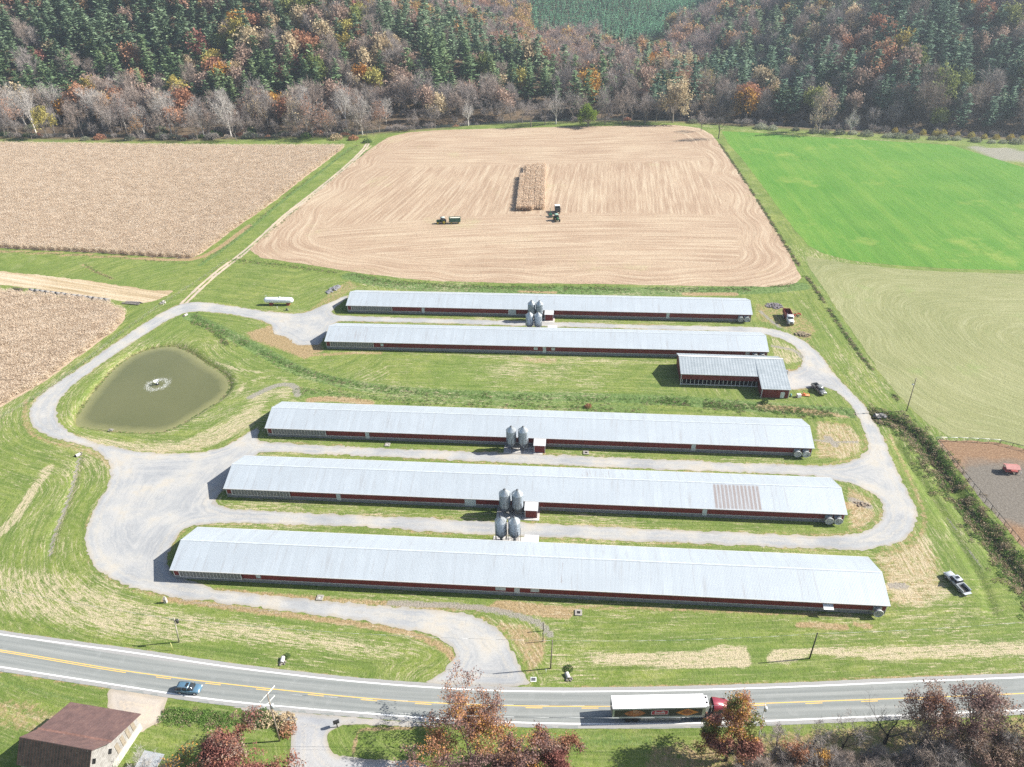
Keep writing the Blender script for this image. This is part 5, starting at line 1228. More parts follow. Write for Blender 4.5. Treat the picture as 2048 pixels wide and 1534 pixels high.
RBL = [bare_geo(50 + i, 22, 6.2, 4, 3, tl=2.0, tw=.03, limbs=6, r0=.4, n=4, ch=(1, 2), leafn=900, leafs=.32) for i in range(2)]
RL = [leafy_geo(60 + i, 19, 6.8, 6, .42, 3, limbs=6, r0=.4, n=4, blob=.7, ch=(1, 2)) for i in range(2)]
def river_tree(pxb, pyb, typ, h, label, group=None, tilt=0., var=None, sx=1.):
    x, y, _ = G(pxb, pyb, 0); z = gz(x, y); v = rng.randrange(4) if var is None else var
    rz = rng.uniform(0, 6.28)
    if typ in ('grey', 'pale', 'rose', 'dark'):
        m = [BARKW if typ == 'pale' else BARKD if typ == 'dark' else BARK, TW[typ]]; tp_copy((typ, v), 'bare_tree', 'bare tree', RB[v], m, (x, y, z - .2), h / 24, rz, label, group=group, tilt=tilt)
    elif typ.startswith('part'):
        c_ = typ[4:]; v %= 2; tp_copy((typ, v), 'autumn_tree', 'autumn tree', RBL[v], [BARK, TW['grey'], LF[c_]], (x, y, z - .2), h / 22, rz, label, group=group, tilt=tilt)
    else:
        v %= 2; tp_copy((typ, v), 'autumn_tree' if typ not in ('lime',) else 'green_tree', 'autumn tree' if typ != 'lime' else 'green tree', RL[v], [BARK, LF[typ]], (x, y, z - .2), h / 19, rz, label, group=group, tilt=tilt)
named = [
 (95, 276, 'gold', 22, 'rounded golden-olive tree at the far left end of the corn field edge'),
 (20, 276, 'grey', 20, 'bare grey tree at the far left behind the standing corn'),
 (655, 278, 'partrust', 26, 'tall rust-leaved tree behind the right end of the standing corn'),
 (280, 280, 'partorange', 18, 'small orange-topped tree at the middle of the corn field edge'),
 (870, 254, 'grey', 17, 'wide bare tree above the curved left corner of the stubble field'), (830, 262, 'grey', 16, 'bare tree beside the dark river gap behind the stubble field'),
 (937, 251, 'pale', 19, 'slim white-limbed tree standing alone behind the stubble field'),
 (1062, 254, 'grey', 22, 'bare tree left of the tall white sycamore behind the stubble field'), (1090, 250, 'grey', 20, 'bare tree just left of the tall white sycamore'),
 (1112, 248, 'pale', 27, 'tall white sycamore behind the middle of the stubble field'),
 (1210, 249, 'grey', 24, 'bare tree just right of the bright yellow-green tree'), (1245, 248, 'rose', 26, 'reddish bare tree between the yellow-green and straw-coloured trees'),
 (1290, 247, 'grey', 25, 'bare grey tree left of the straw-coloured tree'),
 (1345, 245, 'tan', 30, 'tall straw-coloured tree behind the right end of the stubble field'),
 (1437, 277, 'dark', 23, 'lone dark bare tree where stubble field and green field meet'),
 (1402, 262, 'grey', 14, 'small bare tree just left of the lone dark tree at the field corner'),
 (1636, 266, 'parttan', 32, 'big tan sycamore standing on the edge of the green field'),
 (1700, 268, 'pale', 18, 'low spreading bare tree right of the tan sycamore'),
]
for a in named: river_tree(*a)
x_, y_0, _ = G(1176, 253, 0)
tp_copy(('lime', 9), 'green_tree', 'green tree', leafy_geo(66, 15, 6.6, 12, .42, 3, limbs=7, r0=.4, n=4, blob=.8, trunk=.16, ch=(1, 2)), [BARK, LF['lime']], (x_, y_0, 0), 1.0, .4, 'bright yellow-green leafy tree at the edge of the stubble field')
# unnamed members of the same belt
r2 = random.Random(11)
def belt(x0, x1, n, y0, y1, types, hs, label, group):
    for k in range(n):
        xx = x0 + (k + r2.uniform(.1, .9)) * (x1 - x0) / n; river_tree(xx, r2.uniform(y0, y1), r2.choice(types), r2.uniform(*hs), label + ', ' + anchor(xx), group, var=r2.randrange(4), tilt=r2.uniform(-.17, .17))
belt(0, 770, 30, 262, 283, ['grey', 'grey', 'rose'], (11, 27), 'leafless tree of the river row', 'leafless trees in the front row behind the standing corn')
belt(10, 760, 14, 246, 276, ['pale'], (20, 37), 'white-limbed sycamore of the river row', 'white-limbed sycamores behind the standing corn')
belt(30, 780, 17, 244, 275, ['partrust', 'partrose', 'parttan'], (18, 33), 'sparse rusty-leaved tree of the river row', 'sparse rusty-leaved trees behind the standing corn')
belt(960, 1060, 4, 238, 247, ['grey'], (14, 20), 'thin leafless tree of the river row', 'thin leafless trees left of the tall white sycamore')
belt(1130, 1420, 10, 236, 246, ['grey', 'rose'], (18, 26), 'leafless tree of the back row', 'leafless trees in the row behind the yellow-green tree')
# shrubs
SHR = {'grey': veg_mat('shrub_grey', [(0, (.19, .21, .14)), (1, (.30, .31, .22))]), 'green': veg_mat('shrub_green', [(0, (.07, .12, .04)), (1, (.13, .20, .06))]), 'gold': LF['gold'], 'rust': LF['rust'], 'tanw': LF['tan'], 'pale': veg_mat('shrub_pale', [(0, (.34, .36, .26)), (1, (.46, .47, .35))])}
sg = [clump_geo(70 + i, 2.0, 1.9, 420, .26) for i in range(3)]
shm = {}
def shrub(px_, py_, c_, s, label, group=None, sz=1.):
    x, y, _ = G(px_, py_, 0); i = r2.randrange(3)
    if (c_, i) not in shm: shm[c_, i] = np_mesh('shrub', sg[i][0], sg[i][1], [SHR[c_]], sg[i][2])
    o = bpy.data.objects.new('shrub', shm[c_, i]); col.objects.link(o); o.location = (x, y, gz(x, y) - .1); o.scale = (s, s, s * sz); o.rotation_euler = (0, 0, r2.uniform(0, 6.28)); tag(o, label, 'shrub', group)
shrub(1522, 257, 'pale', 2.2, 'pale grey-green shrub nearest the left corner of the green field'); shrub(1545, 259, 'pale', 1.8, 'lower half of the pale shrub clump by the green field')
shrub(1385, 246, 'grey', 1.8, 'grey shrub below the lone bare tree at the field corner')
for k in range(16):
    xx = 1590 + k * 30 + r2.uniform(-8, 8); shrub(xx, 262 + (xx - 1590) * .058 + r2.uniform(-2, 2), r2.choice(['grey', 'grey', 'pale']), r2.uniform(1.2, 2.2), 'rounded grey-green shrub on the green field edge, ' + anchor(xx), 'grey-green shrubs above the green field')
for k in range(11):
    xx = 1790 + k * 25 + r2.uniform(-6, 6); shrub(xx, 266 + (xx - 1790) * .062, 'gold', r2.uniform(.9, 1.3), 'small yellowish sapling in the shrub row, ' + anchor(xx), 'yellowish saplings above the green field', 1.9)
for k in range(42):
    xx = r2.uniform(0, 770); shrub(xx, r2.uniform(256, 281), r2.choice(['green', 'grey', 'rust', 'tanw', 'grey']), r2.uniform(1.2, 2.6), 'low bush under the river trees, ' + anchor(xx), 'low bushes under the trees behind the standing corn')
for a in ((430, 268, 'green', 3.2, 'broad dark green bush in the river trees behind the corn'), (912, 247, 'rust', 1.5, 'small orange-brown bush on the river bank left of the white tree'), (1255, 240, 'rust', 1.5, 'orange-brown bush between bare trunks behind the stubble field'), (735, 285, 'green', 1.6, 'green bush at the top of the track beside the stubble field')): shrub(*a)

# ---------------------------------------------------------------- corn
CL = veg_mat('corn_leaf', [(0, (.65, .53, .405)), (.4, (.73, .61, .475)), (.75, (.78, .665, .53)), (1, (.84, .74, .62))], .9, .45)
CLS = veg_mat('corn_leaf_orange', [(0, (.68, .53, .39)), (.5, (.77, .62, .47)), (1, (.84, .71, .56))], .9, .45)
def corn_patch(seed, w_=3.0, l=3.0, rows=4, plants=9, k=8, wd=.06, hs=1.):
    nr = np.random.default_rng(seed); C = []; 
    for r_ in range(rows):
        for p_ in range(plants):
            C.append((-w_ / 2 + (r_ + .5) * w_ / rows + nr.normal(0, .05), -l / 2 + (p_ + .5) * l / plants + nr.normal(0, .06)))
    C = np.array(C); n = len(C); h = nr.uniform(1.9, 2.5, n) * hs
    S = [((x, y, 0), (x + nr.normal(0, .08), y + nr.normal(0, .08), hh), .03, .012) for (x, y), hh in zip(C, h)]
    V, Q = tubes_np(S, 3); m = n * k
    base = np.column_stack([np.repeat(C, k, 0), np.repeat(h, k) * nr.uniform(.3, 1.02, m)]); a = nr.uniform(0, 6.28, m); L = nr.uniform(.3, .62, m)
    d = np.stack([np.cos(a), np.sin(a), nr.uniform(-.7, .5, m)], 1); s = np.stack([-np.sin(a), np.cos(a), nr.normal(0, .4, m)], 1)
    e_ = base + d * L[:, None]
    LV = np.stack([base - s * wd, base + s * wd, e_ + s * wd * .7, e_ - s * wd * .7], 1).reshape(-1, 3); LQ = np.arange(4 * m).reshape(m, 4)
    return np.vstack([V, LV]), np.vstack([Q, LQ + len(V)]), np.zeros(len(Q) + len(LQ), int)
cps = [corn_patch(80 + i) for i in range(4)]; cpe = [corn_patch(88 + i, 1.5, 1.5, 2, 6) for i in range(2)]
def corn_field(sdf, P, ang, label, mat=CL, name='corn_field', inset=1.3, skip=None, pr=None):
    x0, x1, y0, y1 = bb(P, 0); x0 = max(x0, -460); R_ = max(x1 - x0, y1 - y0) * .75; cx, cy = (x0 + x1) / 2, (y0 + y1) / 2
    u, v = np.meshgrid(np.arange(-R_, R_, 3.0), np.arange(-R_, R_, 3.0)); ca, sa = math.cos(ang), math.sin(ang)
    X = cx + u * ca - v * sa; Y = cy + u * sa + v * ca; X, Y = X.ravel(), Y.ravel()
    ok = (sdf(X, Y) < -inset) & (X > x0 - 2); 
    ppx, ppy, zz = project(np.column_stack([X, Y, np.zeros(len(X))])); ok &= (ppx > -220)
    cell = set(map(tuple, np.round(np.column_stack([u.ravel()[ok], v.ravel()[ok]]), 1)))
    X, Y = X[ok], Y[ok]; n3 = len(X)
    u2, v2 = np.meshgrid(np.arange(-R_ - .75, R_, 1.5), np.arange(-R_ - .75, R_, 1.5)); X2 = (cx + u2 * ca - v2 * sa).ravel(); Y2 = (cy + u2 * sa + v2 * ca).ravel()
    d2 = sdf(X2, Y2); k2 = (d2 < -.35) & (d2 > -5) & (X2 > x0 - 2); u2, v2, X2, Y2 = u2.ravel()[k2], v2.ravel()[k2], X2[k2], Y2[k2]
    pu, pv = -R_ + 3 * np.round((u2 + R_) / 3 - 1e-6), -R_ + 3 * np.round((v2 + R_) / 3 - 1e-6)
    k3 = np.array([(round(a_, 1), round(b_, 1)) not in cell for a_, b_ in zip(pu, pv)]); X2, Y2 = X2[k3], Y2[k3]
    X, Y = np.r_[X, X2], np.r_[Y, Y2]; n = len(X); pkk = np.r_[nr.integers(0, 4, n3), nr.integers(4, 6, len(X2))].astype(float)
    scatter(name, (pr or cps) + cpe, [mat], np.column_stack([X, Y, np.zeros(n)]), pkk, ang + np.pi * nr.integers(0, 2, n), nr.uniform(.93, 1.06, n), label, 'corn field')
corn_field(CORNA_SDF, F_CORNA, R(-30), 'large field of dry standing corn below the river trees')
corn_field(CORNB_SDF, F_CORNB, R(-32), 'corner of dry standing corn beside the fenced gravel drive')
st_ang = math.atan2(STRIP[1][0] - STRIP[2][0], STRIP[1][1] - STRIP[2][1])
corn_field(lambda X, Y: poly_sdf(X, Y, STRIP), STRIP, -st_ang, 'narrow strip of standing corn left in the harvested field', CLS, 'corn_strip', .9, None, [corn_patch(180 + i, 2.85, 3.0, 4, 13, 11, .085, 1.22) for i in range(4)])

# ---------------------------------------------------------------- weeds in the ditches and along the hedge line
WEED = [veg_mat('weed_green', [(0, (.10, .20, .045)), (.5, (.17, .29, .07)), (1, (.27, .36, .12))]), veg_mat('weed_brown', [(0, (.24, .18, .11)), (.5, (.36, .28, .18)), (1, (.48, .40, .28))]), veg_mat('weed_dark', [(0, (.06, .11, .04)), (1, (.14, .20, .08))])]
wg = [(*clump_geo(90 + i, .6, .38 + .15 * (i % 2), 46, .12)[:2], np.full(46, i // 2)) for i in range(6)]
def weeds(name, lines, n, label, mixw, smin_=.7, smax_=1.6):
    X = []; Y = []
    for P, wd, share in lines:
        seg = np.r_[0, np.cumsum(np.linalg.norm(np.diff(P, axis=0), axis=1))]; m = int(n * share); s = nr.uniform(0, seg[-1], m)
        X.append(np.interp(s, seg, P[:, 0]) + nr.normal(0, wd * .45, m)); Y.append(np.interp(s, seg, P[:, 1]) + nr.normal(0, wd * .45, m))
    X = np.concatenate(X); Y = np.concatenate(Y); dn = vnoise(X / 5, Y / 5, 17); keep = dn > .25; X, Y = X[keep], Y[keep]; m = len(X)
    inb = gravel_sdf_clean(X, Y) > .6; X, Y = X[inb], Y[inb]; m = len(X)
    pk = nr.choice(6, m, p=np.repeat(np.array(mixw) / 2, 2)).astype(float)
    scatter(name, wg, WEED, np.column_stack([X, Y, GZ(X, Y) - .05]), pk, nr.uniform(0, 6.28, m), nr.uniform(smin_, smax_, m), label)
def GL(*p): return smooth_line(GP(p), 1)
weeds('weeds', [(GL((470, 520), (560, 530), (700, 548), (760, 562), (850, 570), (1000, 574), (1200, 577), (1400, 580), (1520, 578), (1590, 570)), 2.6, .8), (GL((720, 566), (900, 574), (1100, 578), (1300, 579)), 5, .2)], 3400, 'rough weeds along the bank behind the farthest barn', (.66, .28, .06), .35, .8)
weeds('weeds', [(DITCH[1][0], 2.6, .55), (GL((600, 780), (800, 800), (1000, 810), (1280, 822)), 3.0, .2), (GL((1320, 800), (1450, 812), (1560, 822), (1690, 828)), 3.4, .25)], 3600, 'tall weeds along the creek between the barns', (.68, .26, .06), .35, .85)
weeds('hedge_row', [(HEDGE[HEDGE[:, 1] > G(1800, 805)[1]], .8, 1.)], 1500, 'thin dark hedge line between the fields', (.25, .45, .3), .5, 1.25)
weeds('undergrowth', [(DITCH[0][0], 4.4, 1.)], 3600, 'dark tangled undergrowth in the ditch beside the pasture fence', (.30, .46, .24), .6, 1.7)
weeds('weeds', [(GL((400, 528), (480, 472), (560, 402), (640, 342), (715, 290)), 1.4, .45), (GL((460, 530), (540, 465), (640, 378), (735, 300)), 1.6, .3), (GL((170, 528), (190, 543), (225, 557)), .8, .1), (GL((0, 503), (200, 512), (380, 528)), .8, .15)], 1500, 'weedy strip beside the farm track', (.6, .35, .05), .35, .8)
weeds('weeds', [(GL((375, 640), (420, 655), (455, 690)), 1.2, .3), (smooth_line(F_POND, 0)[:], .6, .7)], 1100, 'fringe of weeds around the pond', (.6, .3, .1), .5, 1.)
weeds('weeds', [(GL((325, 1436), (400, 1440), (470, 1450)), 1.3, .45), (GL((330, 1422), (400, 1428), (468, 1436)), .9, .35), (GL((480, 1432), (530, 1436), (560, 1446)), 1., .2)], 700, 'clipped green growth on the roadside bank right of the old barn', (.85, .15, .0), .5, 1.)
# ================================================================ undergrowth of brush beneath the river trees
BR = [bare_geo(101 + i, 3.2, 2.0, 7, 2, tl=1.1, tw=.03, limbs=7, r0=.05, trunk=.05, ch=(1, 2)) for i in range(3)]
n = 900; X = nr.uniform(-380, 330, n); Y = yb(X) + nr.uniform(3, 60, n); dn = vnoise(X / 12, Y / 12, 33); k_ = (dn > .38) & ~((X > -60) & (X < 45) & (Y - yb(X) < 20) & (dn < .62)); X, Y = X[k_], Y[k_]; n = len(X)
scatter('brush', [(g_[0], g_[1], g_[2]) for g_ in BR], [BARK, TW['grey']], np.column_stack([X, Y, GZ(X, Y) - .1]), nr.integers(0, 3, n).astype(float), nr.uniform(0, 6.28, n), nr.uniform(.5, 1.4, n), 'grey-brown brush under the river trees')

# ================================================================ vehicles
GLASS = NT('dark_glass', .08, 0, .6); GLASS.color((.025, .03, .035)); GLASS = GLASS.m
CHROME = M('chrome', (.6, .6, .62), .25, .9, var=.03); RIMS = M('rim_silver', (.45, .46, .47), .35, .7); LAMP = M('lamp_clear', (.75, .76, .74), .2); TAIL = M('lamp_red', (.35, .02, .02), .3)
def paint(name, c, rough=.28): return M(name, c, rough, .15, var=.04, scale=.8, spec=.6)
def sec(x, w_, zb, zt, r=.14): return [(x, -w_, zb + r), (x, -w_ + r * .6, zb), (x, w_ - r * .6, zb), (x, w_, zb + r), (x, w_, zt - r), (x, w_ - r, zt), (x, -w_ + r, zt), (x, -w_, zt - r)]
def trap(x, wb_, wt, zb, zt): return [(x, -wb_, zb), (x, wb_, zb), (x, wt, zt), (x, -wt, zt)]
def wheel(e, x, y, r=.36, wd=.24, rim=RIMS, dual=False):
    s = 1 if y > 0 else -1; w_ = wd * (2.2 if dual else 1)
    t_ = MB(); t_.tube((x, y - w_ / 2, r), (x, y + w_ / 2, r), r, n=20); o = t_.build('wheel', BLACK, e)
    MB().tube((x, y + s * (w_ / 2 - .02), r), (x, y + s * (w_ / 2 + .015), r), r * .62, n=16).build('rim', rim, o)
def place(o, px_, py_, hd): p = G(px_, py_, 0); o.location = (p[0], p[1], .03); o.rotation_euler = (0, 0, R(hd))
def suv():
    e = empty('suv', (0, 0, 0), 0, 'blue-grey SUV driving along the highway near the left edge', 'car'); P = paint('paint_blue', (.10, .19, .27))
    MB().loft([sec(-2.32, .74, .50, .92), sec(-2.2, .88, .34, 1.05), sec(-1.2, .94, .28, 1.08), sec(.9, .94, .28, 1.06), sec(1.6, .93, .30, 1.0), sec(2.15, .84, .34, .88), sec(2.33, .62, .42, .72)]).build('body', P, e)
    c_ = MB().loft([trap(-2.22, .80, .66, 1.0, 1.22), trap(-1.98, .84, .66, 1.02, 1.6), trap(.15, .85, .66, 1.04, 1.66), trap(1.15, .78, .72, 1.0, 1.05)]).build('window_glass', GLASS, e)
    rf = MB().loft([sec(-2.02, .62, 1.56, 1.64, .04), sec(-1.6, .68, 1.60, 1.71, .05), sec(.0, .68, 1.62, 1.72, .05), sec(.28, .62, 1.60, 1.66, .04)]).build('roof', P, e)
    MB().box(-.42, .12, -.42, .42, 1.70, 1.735).build('sunroof', GLASS, rf); MB().box(-1.7, .1, -.64, -.60, 1.71, 1.77).box(-1.7, .1, .60, .64, 1.71, 1.77).build('roof_rail', CHROME, rf)
    for x in (-1.45, 1.42):
        for y in (-.84, .84): wheel(e, x, y)
    for y in (-.62, .62):
        MB().box(2.12, 2.30, y - .18, y + .18, .66, .80).build('headlight', LAMP, e); MB().box(-2.34, -2.2, y - .16, y + .16, .80, 1.0).build('tail_lamp', TAIL, e)
        MB().box(.72, .88, math.copysign(.93, y) - .1, math.copysign(.93, y) + .1, 1.02, 1.18).build('mirror', P, e)
    for x in (-1.0, .05):
        MB().tube((x, -.86, 1.05), (x + .03, -.68, 1.62), .035, n=5).build('pillar', P, e); MB().tube((x, .86, 1.05), (x + .03, .68, 1.62), .035, n=5).build('pillar', P, e)
    place(e, 380, 1381, -5.6)
suv()
def pickup(label, P, px_, py_, hd, gate_down=False, door_open=False, roofglass=True):
    e = empty('pickup_truck', (0, 0, 0), 0, label, 'pickup truck')
    MB().loft([sec(-.75, .97, .48, 1.20), sec(1.2, .98, .42, 1.20), sec(1.5, .97, .44, 1.18), sec(2.5, .95, .46, 1.12), sec(2.85, .84, .52, .98)]).build('body', P, e)
    MB().loft([trap(-.72, .88, .76, 1.15, 1.72), trap(-.5, .90, .74, 1.16, 1.82), trap(.85, .90, .74, 1.16, 1.84), trap(1.5, .86, .78, 1.14, 1.18)]).build('window_glass', GLASS, e)
    rf = MB().loft([sec(-.62, .70, 1.78, 1.86, .04), sec(-.4, .76, 1.80, 1.90, .05), sec(.8, .76, 1.80, 1.90, .05), sec(1.0, .7, 1.76, 1.82, .04)]).build('roof', P, e)
    if roofglass: MB().box(-.1, .6, -.45, .45, 1.895, 1.93).build('sunroof', GLASS, rf)
    b = MB(); b.box(-2.85, -.78, .86, .98, .55, 1.22).box(-2.85, -.78, -.98, -.86, .55, 1.22).box(-.88, -.78, -.85, .85, .55, 1.22).box(-2.85, -.88, -.85, .85, .50, .60); bd = b.build('bed', P, e)
    MB().box(-2.83, -.9, -.84, .84, .61, .64).build('bed_liner', M('bed_liner', (.05, .05, .045), .9), bd)
    if gate_down: MB().box(-3.40, -2.87, -.86, .86, .60, .68).build('tailgate', P, e)
    else: MB().box(-2.93, -2.86, -.86, .86, .58, 1.2).build('tailgate', P, e)
    MB().box(-2.98 if not gate_down else -2.95, -2.87, -.92, .92, .42, .55).build('rear_bumper', CHROME, e); MB().box(2.84, 2.96, -.86, .86, .48, .70).build('front_bumper', CHROME, e)
    for x in (-1.95, 1.95):
        for y in (-.87, .87): wheel(e, x, y, .40, .27)
    for y in (-.7, .7): MB().box(2.74, 2.88, y - .15, y + .15, .80, .98).build('headlight', LAMP, e); MB().box(.98, 1.15, math.copysign(1.05, y) - .12, math.copysign(1.05, y) + .12, 1.16, 1.36).build('mirror', P, e)
    if door_open: MB().add([(.75, .97, .5), (.1, 1.85, .5), (.1, 1.85, 1.2), (.1, 1.75, 1.75), (.7, .95, 1.75), (.75, .97, 1.2)], [(0, 1, 2, 3, 4, 5), (5, 4, 3, 2, 1, 0)]).build('open_door', GLASS, e)
    for x in (.1,):
        for s in (-1, 1): MB().tube((x, s * .91, 1.16), (x, s * .76, 1.8), .045, n=5).build('pillar', P, e)
    place(e, px_, py_, hd)
pickup('white pickup truck with tailgate down and rear door open, on grass', paint('paint_silver', (.50, .53, .56)), 1911, 1169, 103, True, True)
pickup('grey pickup truck parked on grass by the L-shaped shed', paint('paint_grey', (.20, .21, .20)), 1637, 782, -79, roofglass=False)
def dump_truck():
    e = empty('dump_truck', (0, 0, 0), 0, 'dump truck with white cab and dark red bed parked beside farthest barns', 'dump truck'); W_ = paint('truck_white', (.72, .73, .73)); RD = paint('truck_red', (.20, .035, .03), .5)
    MB().box(-4.6, 4.3, -.45, .45, .65, .95).build('chassis', STEEL, e)
    MB().loft([sec(2.4, 1.0, .8, 1.9), sec(4.2, .95, .75, 1.85), sec(4.45, .8, .8, 1.6)]).build('hood', W_, e); MB().box(4.42, 4.5, -.45, .45, .85, 1.65).build('grille', STEEL, e)
    MB().loft([sec(.9, 1.12, 1.0, 2.9), sec(2.2, 1.1, 1.0, 2.9), sec(2.55, 1.05, 1.0, 1.95)]).build('cab', W_, e)
    MB().add([(2.24, -.9, 2.75), (2.24, .9, 2.75), (2.60, .9, 1.98), (2.60, -.9, 1.98)], [(0, 3, 2, 1), (0, 1, 2, 3)]).build('windscreen', GLASS, e)
    b = MB(); b.box(-4.8, .6, 1.12, 1.24, 1.1, 2.6).box(-4.8, .6, -1.24, -1.12, 1.1, 2.6).box(.5, .6, -1.1, 1.1, 1.1, 2.75).box(-4.8, -4.7, -1.1, 1.1, 1.1, 2.5).box(-4.7, .5, -1.12, 1.12, 1.02, 1.14); bed = b.build('dump_bed', RD, e)
    rb = MB()
    for k in range(6): rb.box(-4.5 + k * .95, -4.4 + k * .95, 1.24, 1.31, 1.1, 2.6).box(-4.5 + k * .95, -4.4 + k * .95, -1.31, -1.24, 1.1, 2.6)
    rb.build('bed_rib', RD, bed)
    for x, d in ((3.4, False), (-1.9, True), (-3.2, True)):
        for y in (-.98, .98): wheel(e, x, y, .5, .26, WHITE, d)
    for y in (-.75, .75): MB().box(4.3, 4.5, y - .14, y + .14, 1.0, 1.25).build('headlight', LAMP, e)
    for y in (-1.25, 1.25): MB().tube((1.0, y * .8, 1.5), (1.0, y * .8, 3.3), .07).build('exhaust_stack', CHROME, e)
    place(e, 1576, 641, -97)
dump_truck()
def implement():
    e = empty('farm_implement', (0, 0, 0), R(20), 'small red implement standing behind the dump truck', 'farm implement'); RD = paint('implement_red', (.36, .06, .03), .5)
    MB().box(-1.6, 1.6, -.12, .12, .7, .9).box(-1.4, -1.2, -.9, .9, .5, .75).box(1.1, 1.3, -.9, .9, .5, .75).build('frame', RD, e)
    for k in range(7): MB().tube((-1.4 + k * .45, 0, .75), (-1.3 + k * .45, -.35, .02), .05, n=5).build('tine', STEEL, e)
    for y in (-.9, .9): wheel(e, 0, y, .35, .18)
    p = G(1593, 632, 0); e.location = (p[0], p[1], 0)
    e = empty('mower_deck', (0, 0, 0), R(-8), 'orange mowing implement on the grass between shed corner and grey pickup', 'farm implement'); OR = paint('implement_orange', (.60, .16, .05), .5)
    MB().loft([sec(-1.5, .5, .1, .42, .08), sec(1.5, .5, .1, .42, .08)]).build('deck', OR, e); MB().box(-.25, .25, -.3, .3, .42, .7).build('gearbox', OR, e); MB().tube((0, .2, .6), (0, 1.4, .5), .07).build('drawbar', OR, e)
    p = G(1608, 791, 0); e.location = (p[0], p[1], 0)
implement()
def semi():
    pa, pb_ = np.array(G(1226, 1418, 4.1)), np.array(G(1411, 1414.6, 4.1)); yaw = math.atan2(pb_[1] - pa[1], pb_[0] - pa[0]) * .6; L = 16.4
    e = empty('semi_trailer', (pa[0], pa[1] - .02, .03), yaw, 'white-roofed refrigerated semi-trailer with black side panel on the highway', 'semi-trailer')
    zb, zt = 1.25, 4.1; Wd = 2.6
    WT = M('trailer_white', (.82, .82, .82), .4, var=.02); BK = M('trailer_black', (.03, .03, .032), .4); SIL = M('trailer_silver', (.42, .43, .44), .4, .5)
    MB().box(0, L, 0, Wd, zb, zt - .02).build('body', SIL, e)
    MB().box(-.02, L + .02, -.01, Wd + .01, zt - .02, zt + .03).build('roof', WT, e)
    MB().box(.35, L - .55, -.012, -.002, 1.75, 3.72).box(.35, L - .55, Wd + .002, Wd + .012, 1.75, 3.72).build('side_panel', BK, e)
    MB().box(.0, L, -.016, -.004, 3.74, 3.95).box(0, L, -.016, -.004, 1.30, 1.72).build('side_rail', M('rail_grey', (.50, .50, .48), .5), e)
    MB().box(-.05, -.01, .1, Wd / 2 - .03, zb + .05, zt - .1).box(-.05, -.01, Wd / 2 + .03, Wd - .1, zb + .05, zt - .1).build('rear_door', M('door_dark', (.22, .22, .23), .5), e)
    # emblems: plain food-picture shapes, left lozenge with pale arcs, right diamond
    def disc(name, cx, cz, rx, rz_, m, y, n=28, power=2.):
        pts = []
        for k in range(n):
            a = 2 * math.pi * k / n; c, s = math.cos(a), math.sin(a); pts.append((cx + rx * math.copysign(abs(c) ** (2 / power), c), y, cz + rz_ * math.copysign(abs(s) ** (2 / power), s)))
        return MB().add(pts, [tuple(range(n))]).build(name, m, e)
    BRN = NT('food_brown', .6); BRN.color(BRN.ramp(BRN.noise(2.2, 4, rough=.7), [(.35, (.20, .06, .03)), (.55, (.42, .15, .06)), (.7, (.60, .28, .10))])); ORG = NT('food_orange', .6); ORG.color(ORG.ramp(ORG.noise(1.8, 4), [(.35, (.60, .16, .05)), (.55, (.78, .32, .07)), (.7, (.85, .48, .14))]))
    xe = 3.95; xd = 13.2
    disc('left_emblem', xe, 2.7, 1.9, 1.0, BRN.m, -.018, power=1.35)
    ar = MB()
    for j in range(3):
        pts = [(xe - .5 + 1.3 * math.cos(a) * (.55 + .25 * j) + .3, -.024, 2.35 + 1.25 * math.sin(a) * (.5 + .22 * j)) for a in np.linspace(.25, 1.75, 10)]
        q = [(p[0] + .03, p[1], p[2] - .09) for p in pts]; ar.add(pts + q, [(k, k + 1, 11 + k, 10 + k) for k in range(9)])
    ar.build('emblem_arc', M('cream', (.62, .50, .38), .6), e)
    disc('right_emblem', xd, 2.7, 2.05, 1.08, ORG.m, -.018, 28, 1.0); disc('emblem_filling', xd, 2.75, 1.0, .62, BRN.m, -.022, 24, 1.6)
    ra = M('logo_red', (.45, .03, .06), .5); xc, zc_ = 8.35, 2.80
    MB().add([(xc - 1.5, -.019, zc_ - .62), (xc + 1.5, -.019, zc_ - .62), (xc + 1.5, -.019, zc_ + .5), (xc + .7, -.019, zc_ + .72), (xc - .7, -.019, zc_ + .72), (xc - 1.5, -.019, zc_ + .5)], [(0, 1, 2, 3, 4, 5)]).build('logo_border', WT, e)
    MB().add([(xc - 1.42, -.022, zc_ - .54), (xc + 1.42, -.022, zc_ - .54), (xc + 1.42, -.022, zc_ + .44), (xc + .68, -.022, zc_ + .64), (xc - .68, -.022, zc_ + .64), (xc - 1.42, -.022, zc_ + .44)], [(0, 1, 2, 3, 4, 5)]).build('logo_field', ra, e)
    cu = bpy.data.curves.new('lettering', 'FONT'); cu.body = 'Swift'; cu.size = .86; cu.align_x = 'CENTER'; cu.align_y = 'CENTER'; cu.extrude = .004; cu.offset = .012; cu.materials.append(WT)
    tmp = bpy.data.objects.new('tmp', cu); col.objects.link(tmp); dg = bpy.context.evaluated_depsgraph_get(); tme = bpy.data.meshes.new_from_object(tmp.evaluated_get(dg)); bpy.data.objects.remove(tmp)
    to = bpy.data.objects.new('lettering', tme); col.objects.link(to); to.parent = e; to.location = (xc, -.03, zc_ + .0); to.rotation_euler = (math.pi / 2, 0, 0); to.scale = (1.12, 1, 1)
    sl_ = MB()
    for k in range(9): sl_.box(xc - .75 + k * .17, xc - .64 + k * .17, -.022, -.014, 2.08, 2.16)
    sl_.build('small_print', M('print_grey', (.35, .35, .36), .6), e)
    MB().add([(5.0, -.0, zb), (12.6, -.0, zb), (12.2, 0, .45), (5.1, 0, .45)], [(0, 1, 2, 3), (3, 2, 1, 0)]).build('side_skirt', SIL, e)
